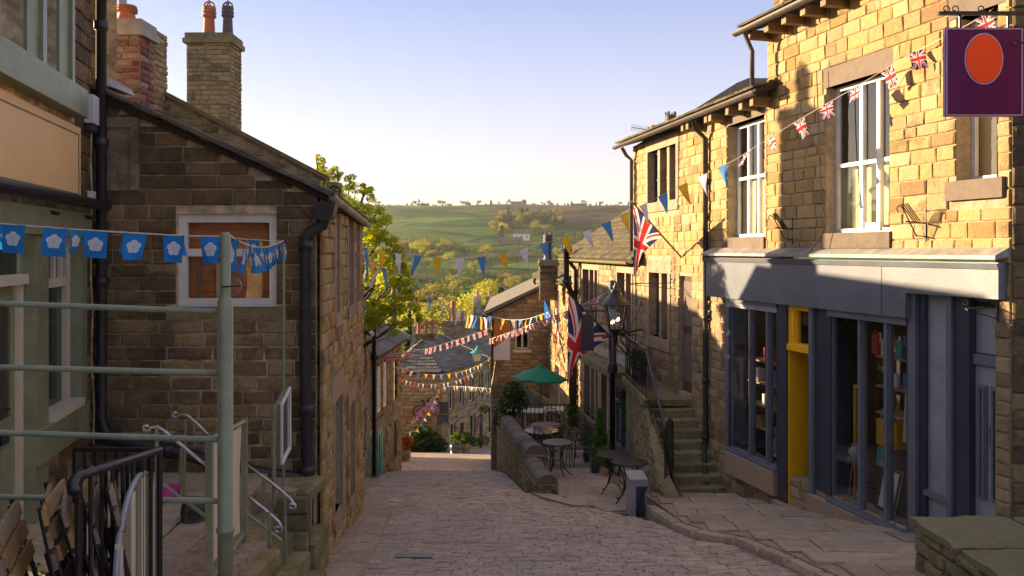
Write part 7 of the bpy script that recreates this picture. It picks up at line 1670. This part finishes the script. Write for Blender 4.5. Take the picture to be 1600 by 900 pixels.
# shared crown meshes for the far woods
def crown_mesh(kind, seed, n=420):
    q = random.Random(seed); mb = MB(); blobs = []
    for _ in range(9 if kind != 'conifer' else 8):
        if kind == 'conifer': z = q.uniform(.12, 1); blobs.append((Vector((q.uniform(-.06, .06), q.uniform(-.06, .06), z)), .26 * (1.1 - z), .13))
        else: blobs.append((Vector((q.uniform(-.28, .28), q.uniform(-.28, .28), q.uniform(.42, .78))), q.uniform(.16, .26), q.uniform(.13, .2)))
    for c, r, rz in blobs: leafcloud(mb, c, (r, r, rz), n // len(blobs), .034 if kind != 'conifer' else .04, q, shell=.8)
    me = bpy.data.meshes.new('crown'); me.from_pydata(mb.v, [], mb.f); return me
def trunk_mesh(h=.55):
    mb = MB(); mb.tube([Vector((0, 0, -.05)), Vector((.01, 0, h * .5)), Vector((-.01, .01, h))], [.035, .026, .012], 6)
    for k in range(5): a = k * 1.3; mb.tube([Vector((0, 0, h * (.45 + .1 * k))), Vector((math.cos(a) * .2, math.sin(a) * .2, h * (.8 + .1 * k)))], [.012, .004], 4, False)
    me = bpy.data.meshes.new('trunk'); me.from_pydata(mb.v, [], mb.f); me.materials.append(M['bark']); return me
TRM = trunk_mesh(); CR = {}
for k, mt in (('lime', 'l_lime'), ('gold', 'l_gold'), ('green', 'l_green'), ('conifer', 'l_dark')):
    CR[k] = []
    for s_ in range(4): me = crown_mesh('conifer' if k == 'conifer' else 'b', s_ * 13 + len(k), 1000); me.materials.append(M[mt]); CR[k].append(me)
def far_tree(kind, X, Y, H, label, group, wide=1.0, z=None):
    t = thing(kind_name[kind], label, 'tree', (X, Y, (hz(X, Y) if z is None else z) - .1), group); s_ = H / .92
    for nm, me in (('trunk', TRM), ('crown', random.choice(CR[kind]))):
        o = bpy.data.objects.new(nm, me); COL.objects.link(o); o.parent = t; o.scale = (s_ * wide, s_ * wide, s_); o.rotation_euler = (0, 0, U(0, 6.3))
    return t
kind_name = {'lime': 'lime_tree', 'gold': 'budding_tree', 'green': 'green_tree', 'conifer': 'conifer_tree'}
GL = {'lime': 'bright yellow green tree in fresh leaf in the sunny valley wood', 'gold': 'brown gold budding tree in the sunny valley wood', 'green': 'dull green tree in the valley wood', 'conifer': 'dark pointed conifer in the valley wood'}
# single trees one can point at
for kind, px, py_top, Y, H, lab, wd_ in (('lime', 742, 448, 215, 13, 'large bright lime green tree above the corner house chimneys', 1.15), ('lime', 813, 447, 210, 12, 'lime green tree directly left of the sunlit house gable', 1.1), ('lime', 762, 433, 300, 12, 'lighter green tree high behind the large lime tree', 1.0), ('conifer', 641, 500, 110, 9.5, 'narrow golden poplar like tree beside the telegraph pole', .5),
                                          ('conifer', 784, 440, 280, 9, 'dark pointed conifer between the green trees', .9), ('gold', 712, 458, 250, 13, 'brown gold tree left of the large lime tree', 1.2), ('gold', 800, 460, 230, 12, 'brown gold tree between the two lime green trees', 1.2), ('lime', 770, 500, 120, 8, 'bright small tree glimpsed left of the gable house eaves', 1.2)):
    zt_ = Pw(px, py_top, Y).z; X_ = Pw(px, 0, Y).x; far_tree(kind, X_, Y, H, lab, None, wd_, zt_ - H + .1)
for i in range(120):
    Y = U(130, 330); px = U(540, 900); X = (px - 800) / F * Y; kind = random.choice(['gold', 'gold', 'lime', 'gold', 'green', 'lime']) if Y < 290 else random.choice(['gold', 'green', 'green'])
    H = U(8.5, 12.5) if Y > 180 else U(6, 9)
    far_tree(kind, X, Y, H, GL[kind], 'trees in the valley wood, ' + kind, U(.95, 1.3))
GS = {'lime': 'pale lime tree dotted on the far hillside', 'gold': 'brownish tree dotted on the far hillside', 'green': 'green tree dotted on the far hillside', 'conifer': 'dark conifer dotted on the far hillside'}
def hill_tree(px, Y, kind=None, H=None):
    kind = kind or random.choice(['green', 'green', 'gold', 'conifer', 'lime', 'gold']); X = (px - 800) / F * Y; far_tree(kind, X, Y, H or U(8, 14), GS[kind], 'trees on the far hillside, ' + kind, U(.9, 1.5))
for i in range(26): hill_tree(U(570, 900), U(340, 480), random.choice(['green', 'gold', 'green']))        # shaded slope above the wood
for i in range(16): hill_tree(U(590, 700), U(960, 1010), random.choice(['gold', 'gold', 'lime']), U(14, 20))    # row y~375
for i in range(14): hill_tree(U(770, 860), U(1150, 1250), None, U(13, 20))
for i in range(24): hill_tree(U(780, 880), U(1300, 1480), random.choice(['conifer', 'green', 'gold']), U(12, 18))
for i in range(30): hill_tree(U(560, 1000), U(1840, 1900), random.choice(['conifer', 'green', 'gold']), U(7, 14))
for i in range(36): hill_tree(U(560, 980), U(700, 1000))
for i in range(16): hill_tree(U(700, 860), U(640, 760), random.choice(['gold', 'gold', 'green']), U(12, 18))
# woodland belts that read as one mass
for k, (pxa, pxb, Ya, Yb, n, mt, lab) in enumerate(((775, 880, 1280, 1420, 150, 'l_dark', 'dark conifer belt below the moor on the far hillside'), (590, 760, 1010, 1060, 90, 'l_green', 'green tree belt between the lit fields'), (560, 640, 880, 930, 50, 'l_green', 'tree belt low on the left of the valley'), (830, 985, 1150, 1200, 60, 'l_green', 'tree belt under the moor at right of the valley'), (600, 850, 400, 520, 240, 'l_green', 'dull wooded slope above the golden wood'), (560, 1000, 1860, 1900, 70, 'l_dark', 'thin line of trees along the skyline'))):
    mbW = MB(); rq2 = random.Random(k + 40)
    for i in range(n):
        px = rq2.uniform(pxa, pxb); Y = rq2.uniform(Ya, Yb) + 60 * math.sin(px / 25); x = (px - 800) / F * Y; h = rq2.uniform(4, 7) * (.55 if Ya > 1800 else 1)
        leafcloud(mbW, (x, Y, hz(x, Y) + h * .8), (h * .6, h * .6, h * .8), 70, .9, rq2, shell=.8)
    o = mk('woodland', mbW, M[mt]); o['kind'] = 'stuff'; o['label'] = lab
# hedges: rows of bushes merged as stuff
mbH = MB(); rq = random.Random(9)
for k in range(44):
    Y = rq.uniform(520, 1600); X0 = rq.uniform(-.18, .1) * Y; L = rq.uniform(60, 260); sl = rq.uniform(-.35, .35)
    for i in range(int(L / 6)):
        x = X0 + i * 6; y = Y + i * 6 * sl; leafcloud(mbH, (x, y, hz(x, y) + 1.0), (4, 2.2, 1.8), 22, .8, rq)
o = mk('hedgerow', mbH, M['l_dark']); o['kind'] = 'stuff'; o['label'] = 'dark hedgerows dividing the valley fields'
# ------------------------------------------------------------------ far farms
def farm(name, label, px, Y, w, h, wall, roof='slate', d=8, n=2):
    X = (px - 800) / F * Y; z = hz(X, Y) - .5; t = thing(name, label, 'farmhouse', (X, Y, z)); mb = MB(); mb.box(X - w / 2, X + w / 2, Y, Y + d, z, z + h); mb.prism([Vector((X - w / 2, Y, z + h)), Vector((X - w / 2, Y + d, z + h)), Vector((X - w / 2, Y + d / 2, z + h + d * .35))], (w, 0, 0)); wl2 = mk('wall', mb, M[wall], t)
    for s_ in (0, 1):
        mb = MB(); y0 = Y - .4 if s_ == 0 else Y + d + .4; a = Vector((X - w / 2 - .3, y0, z + h - .25)); b_ = Vector((X + w / 2 + .3, y0, z + h - .25)); c_ = Vector((X + w / 2 + .3, Y + d / 2, z + h + d * .35 + .1)); e_ = Vector((X - w / 2 - .3, Y + d / 2, z + h + d * .35 + .1)); mb.prism([a, b_, c_, e_], (0, 0, .25)); mk('roof', mb, M[roof], t)
    for i in range(n): mb = MB(); x = X - w / 2 + w * (i + .5) / n; mb.box(x - .7, x + .7, Y - .06, Y + .05, z + h * .35, z + h * .75); mk('window', mb, M['dglass'], t)
    mb = MB(); mb.box(X + w * .3, X + w * .3 + 1.2, Y + d / 2 - .6, Y + d / 2 + .6, z + h, z + h + d * .35 + 1.8); mk('chimney', mb, M['mid'], t)
farm('white_cottage', 'small white cottage in the middle of the far hillside', 815, 1130, 22, 9, 'white', 'slate', 14, 3)
farm('stone_barn', 'brown stone barn left of the white cottage on the hillside', 800, 1040, 26, 6, 'mid', 'slate', 12, 3); farm('stone_barn', 'long low grey barn at the left of the hillside farm', 788, 1070, 16, 5, 'mid', 'slate', 10, 2)
farm('ridge_farm', 'long stone farm on the skyline ridge, centre', 810, 1870, 34, 3.2, 'mid', 'slate', 9, 5); farm('ridge_farm', 'stone farm on the skyline ridge left of centre', 664, 1850, 18, 4, 'mid', 'slate', 9, 3); farm('ridge_farm', 'pale farm on the skyline ridge near the lone trees', 731, 1850, 13, 4, 'white', 'slate', 8, 2)
farm('ridge_farm', 'low dark building far right on the skyline ridge', 905, 1890, 36, 2.5, 'mid', 'slate', 7, 5); farm('valley_shed', 'long pale industrial shed in the valley bottom', 740, 610, 24, 3.5, 'mid', 'slate', 10, 4); farm('valley_shed', 'second smaller shed in the valley behind the bunting', 722, 630, 16, 3.5, 'white', 'slate', 8, 3)
# ------------------------------------------------------------------ ivy, plants, planters
rr = random.Random(21)
iv = thing('ivy_hedge', 'wide clipped ivy bush against the wall of the corner house', 'bush', (-4.6, 41.4, g(41.4)))
mb = MB()
for px, py, rx_, rz_ in ((640, 693, .55, .5), (652, 684, .5, .55), (664, 690, .6, .55), (676, 690, .55, .5), (688, 696, .4, .42), (633, 700, .35, .3), (660, 702, .9, .35), (682, 703, .6, .3), (657, 676, .25, .3)): c = Pw(px, py, 41.4); leafcloud(mb, c, (rx_, .4, rz_), 420, .06, rr, shell=.9)
mk('foliage', mb, M['l_ivy'], iv)
def plant(label, c, rad, n, size, mat, pot=None, cat='plant', name='plant', ph=.35, pr=.2):
    t = thing(name, label, cat, c); c = Vector(c)
    if pot:
        mb = MB()
        if pot == 'box': mb.prism([c + Vector((-pr, -pr, 0)), c + Vector((pr, -pr, 0)), c + Vector((pr, pr, 0)), c + Vector((-pr, pr, 0))], (0, 0, ph)); mk('planter', mb, M['navy'], t)
        else: mb.lathe(c, [(pr * .8, 0), (pr, ph * .5), (pr * .95, ph), (pr * .85, ph), (pr * .8, ph * .9)], 14); mk('planter', mb, M[pot], t, True)
    mb = MB()
    for dx, dz, r1_, r2_ in rad: leafcloud(mb, c + Vector((dx, 0, (ph if pot else 0) + dz)), (r1_, r1_, r2_), n, size, rr, shell=.85)
    mk('foliage', mb, M[mat], t); return t
plant('clipped box ball in a dark pot, left of the cone shaped shrub', onT(921, 18.4), [(0, .22, .24, .24)], 900, .028, 'l_box', 'navy', ph=.3, pr=.15, name='box_ball')
plant('cone shaped clipped box shrub in a square grey planter', onT(937, 17.2), [(0, .16, .24, .2), (0, .38, .17, .2), (0, .62, .11, .22), (0, .85, .05, .14)], 600, .026, 'l_box', 'box', ph=.34, pr=.19, name='box_cone')
plant('low clipped box ball right of the cone shaped shrub', onT(948, 16.8), [(0, .12, .24, .24)], 900, .026, 'l_box', 'navy', ph=.22, pr=.15, name='box_ball')
plant('bright clipped box ball in a black pot on the stair landing', Vector((2.62, 17.2, -2.78)), [(0, .2, .22, .22)], 800, .026, 'l_box', 'navy', ph=.3, pr=.17, name='box_ball')
plant('dense green bush hanging over the far end of the curved wall', Vector((-.05, 22.0, -4.6)), [(.02, .5, .34, .34), (.1, .85, .3, .3), (-.12, .2, .3, .4), (.22, .6, .3, .3), (-.1, -.2, .2, .5)], 700, .035, 'l_ivy', name='bush', cat='bush')
plant('low leafy plant growing behind the curved wall beside the tables', onT(840, 20.6), [(0, .3, .35, .3), (.25, .35, .3, .25), (-.3, .25, .25, .25)], 380, .035, 'l_ivy')
plant('loose airy plant beside the far cafe railing', onT(886, 20.8), [(0, .4, .3, .35), (.1, .8, .25, .3)], 220, .035, 'l_green')
plant('climbing plant with small leaves growing up the blue cafe shopfront', TC(sC(990), .2, -4.5), [(0, .2, .14, .4), (.03, .7, .12, .35), (-.05, 1.1, .1, .25)], 200, .028, 'l_ivy', name='climber')
plant('small weeds growing behind the stacked chairs at lower left', Vector((-2.55, 3.7, -2.0)), [(-.2, .62, .3, .1), (.15, .55, .3, .1), (-.5, .6, .25, .12)], 420, .016, 'l_near', name='weeds')
for px, Y, l, m2 in ((632, 34, 'wooden barrel planted with red flowers at the yard corner', 'l_red'), (711, 40, 'dark planter with a small shrub at the corner house', 'l_green'), (726, 40.5, 'brown crate planter with plants by the corner house door', 'l_green')):
    X = (px - 800) / F * Y; plant(l, Vector((X, Y, g(Y) + .02)), [(0, .2, .3, .25), (.1, .35, .22, .2)], 260, .05, m2, 'timber' if px != 711 else 'navy', ph=.5, pr=.26, name='planter')
for px, py, l in ((744, 690, 'wide green flower display outside the far shops'), (757, 640, 'leafy window box on the far lit facade'), (668, 672, 'small hanging basket on the ivy wall')):
    c = Pw(px, py, 41 if px != 668 else 41.3); plant(l, c, [(0, .0, .4, .22), (.35, .05, .35, .25), (-.3, .05, .3, .2)] if px == 744 else [(0, 0, .3, .22)], 300, .05, 'l_green', name='flower_display')
# moss and tufts on the eaves
mb = MB()
for fac, e, a0, a1, o in ((FB, 2.44, sB(1200), sB(990), .2), (FC, -.12, sC(1000), sC(890), .1), (FM, .66, aM0, aM1, .0)):
    for k in range(46): a = U(min(a0, a1), max(a0, a1)); leafcloud(mb, fac.T(a, o - U(0, .5), e + U(.0, .05)), (.06, .06, .035), 14, .016, rr)
o = mk('roof_moss', mb, M['l_near']); o['kind'] = 'stuff'; o['label'] = 'moss tufts along the mossy eaves'
# bicycle on the far wall
bk = thing('bicycle', 'bicycle hung on the corner house wall and wreathed in union flags', 'bicycle', Pw(664, 650, 41.7))
for px, py in ((654, 643), (677, 629)):
    c = Pw(px, py, 41.7); mb = MB(); mb.tube([c + Vector((.28 * math.cos(t), 0, .28 * math.sin(t))) for t in [2 * math.pi * k / 20 for k in range(21)]], .025, 6); wh = mk('wheel', mb, M['iron'], bk)
    mb = MB()
    for k in range(6): t = k * math.pi / 6; mb.tube([c + Vector((.27 * math.cos(t), 0, .27 * math.sin(t))), c - Vector((.27 * math.cos(t), 0, .27 * math.sin(t)))], .005, 4)
    mk('spokes', mb, M['iron'], wh)
mb = MB(); fr = [Pw(654, 643, 41.7), Pw(662, 632, 41.7), Pw(671, 626, 41.7), Pw(677, 629, 41.7)]; mb.tube([fr[0], fr[1], fr[2], fr[3]], .02, 5); mb.tube([fr[0], Pw(667, 640, 41.7), fr[2]], .02, 5); mb.tube([fr[1], Pw(667, 640, 41.7)], .02, 5); mb.tube([fr[1], Pw(660, 626, 41.7)], .02, 5); mk('frame', mb, M['iron'], bk)
mb = MB(); mb.box(Pw(658, 0, 41.7).x, Pw(663, 0, 41.7).x, 41.65, 41.75, Pw(0, 627, 41.7).z, Pw(0, 625, 41.7).z); mk('saddle', mb, M['iron'], bk)
for i in range(34):
    t = U(0, 1); c = Pw(650 + 32 * t + U(-4, 4), 648 - 22 * t + U(-8, 8), 41.55); o = bpy.data.objects.new('flag', pmesh('rect', .2, .26, 'f_union', i % 5)); COL.objects.link(o); o.parent = bk; o.location = c - wloc(bk); o.rotation_euler = (U(-.5, .5), U(-.6, .6), U(-.7, .7))
# telegraph pole and wires
tp = thing('telegraph_pole', 'mossy wooden telegraph pole in front of the golden wood', 'pole', Pw(615, 560, 33))
mb = MB(); mb.tube([Pw(615, 640, 33), Pw(615, 441, 33)], [.16, .12], 10); mk('shaft', mb, M['pole'], tp, True)
mb = MB(); mb.box(Pw(617, 0, 33).x, Pw(621, 0, 33).x, 32.85, 33, Pw(0, 460, 33).z, Pw(0, 450, 33).z); mk('junction_box', mb, M['iron'], tp)
def wire(label, pts, r=.006): mb = MB(); mb.tube(curve(pts), r, 4); tag(mk('wire', mb, M['iron']), label, 'wire')
wire('thin cable from the telegraph pole to the far gable', [(617, 448, 33), (690, 520, 32), (768, 560, 30)], .01)
wire('thin cable looping across the gable house front', [(770, 575, 29.8), (778, 600, 29.8), (783, 640, 29.8)], .012)
wire('cable sagging over the dark gable wall to the hopper', [(440, 290, 8.2), (470, 325, 8.2), (498, 360, 8.2)], .006)
wire('black cable clipped down the golden wall to the flashing', [(1276, 110, 11.2), (1283, 300, 11.1), (1290, 352, 11.0), (1262, 398, 11.2)], .007)
# street litter: drain cover
mb = MB(); yy = 9.0; x = -1.2
mb.box(-1.25, -.85, 8.8, 9.05, 0, .012, lambda a, b_, c_: Vector((a, b_, g(b_) + .018 + c_))); t = tag(mk('drain_grate', mb, M['iron']), 'dark iron drain grate set in the setts near left kerb', 'drain')
# steam over the wood
m = bpy.data.materials.new('steam'); m.use_nodes = True; nt = m.node_tree; nt.nodes.remove(nt.nodes['Principled BSDF']); pv_ = N(nt, 'VolumePrincipled'); pv_.inputs['Color'].default_value = (1, 1, 1, 1)
tc = N(nt, 'TexCoord'); nn = noise(nt, tc.outputs['Object'], .9, 5, .7); nt.links.new(math_(nt, 'MULTIPLY', ramp(nt, nn.outputs[0], [(.5, 0.), (.7, 1.)]), .3), pv_.inputs['Density']); nt.links.new(pv_.outputs[0], nt.nodes['Material Output'].inputs['Volume'])
for (px, py, Y, r1_, r2_) in ((753, 477, 75, .7, 1.6),):
    mb = MB(); mb.lathe(Pw(px, py, Y), [(r1_ * math.sin(math.pi * k / 8) * (1 + .8 * k / 8), -r2_ * math.cos(math.pi * k / 8)) for k in range(1, 8)], 16); o = mk('chimney_steam', mb, m, None, True); o['kind'] = 'stuff'; o['label'] = 'pale wisp of chimney steam before the golden trees'
# haze
HZ = 0.00006
if HZ:
    m = bpy.data.materials.new('haze'); m.use_nodes = True; nt = m.node_tree; nt.nodes.remove(nt.nodes['Principled BSDF']); v_ = N(nt, 'VolumePrincipled'); v_.inputs['Density'].default_value = HZ; v_.inputs['Color'].default_value = (.93, .90, .82, 1); v_.inputs['Anisotropy'].default_value = .3; nt.links.new(v_.outputs[0], nt.nodes['Material Output'].inputs['Volume'])
    mb = MB(); mb.box(-11000, 11000, -30, 9500, -60, 160); o = mk('haze', mb, m); o['kind'] = 'stuff'
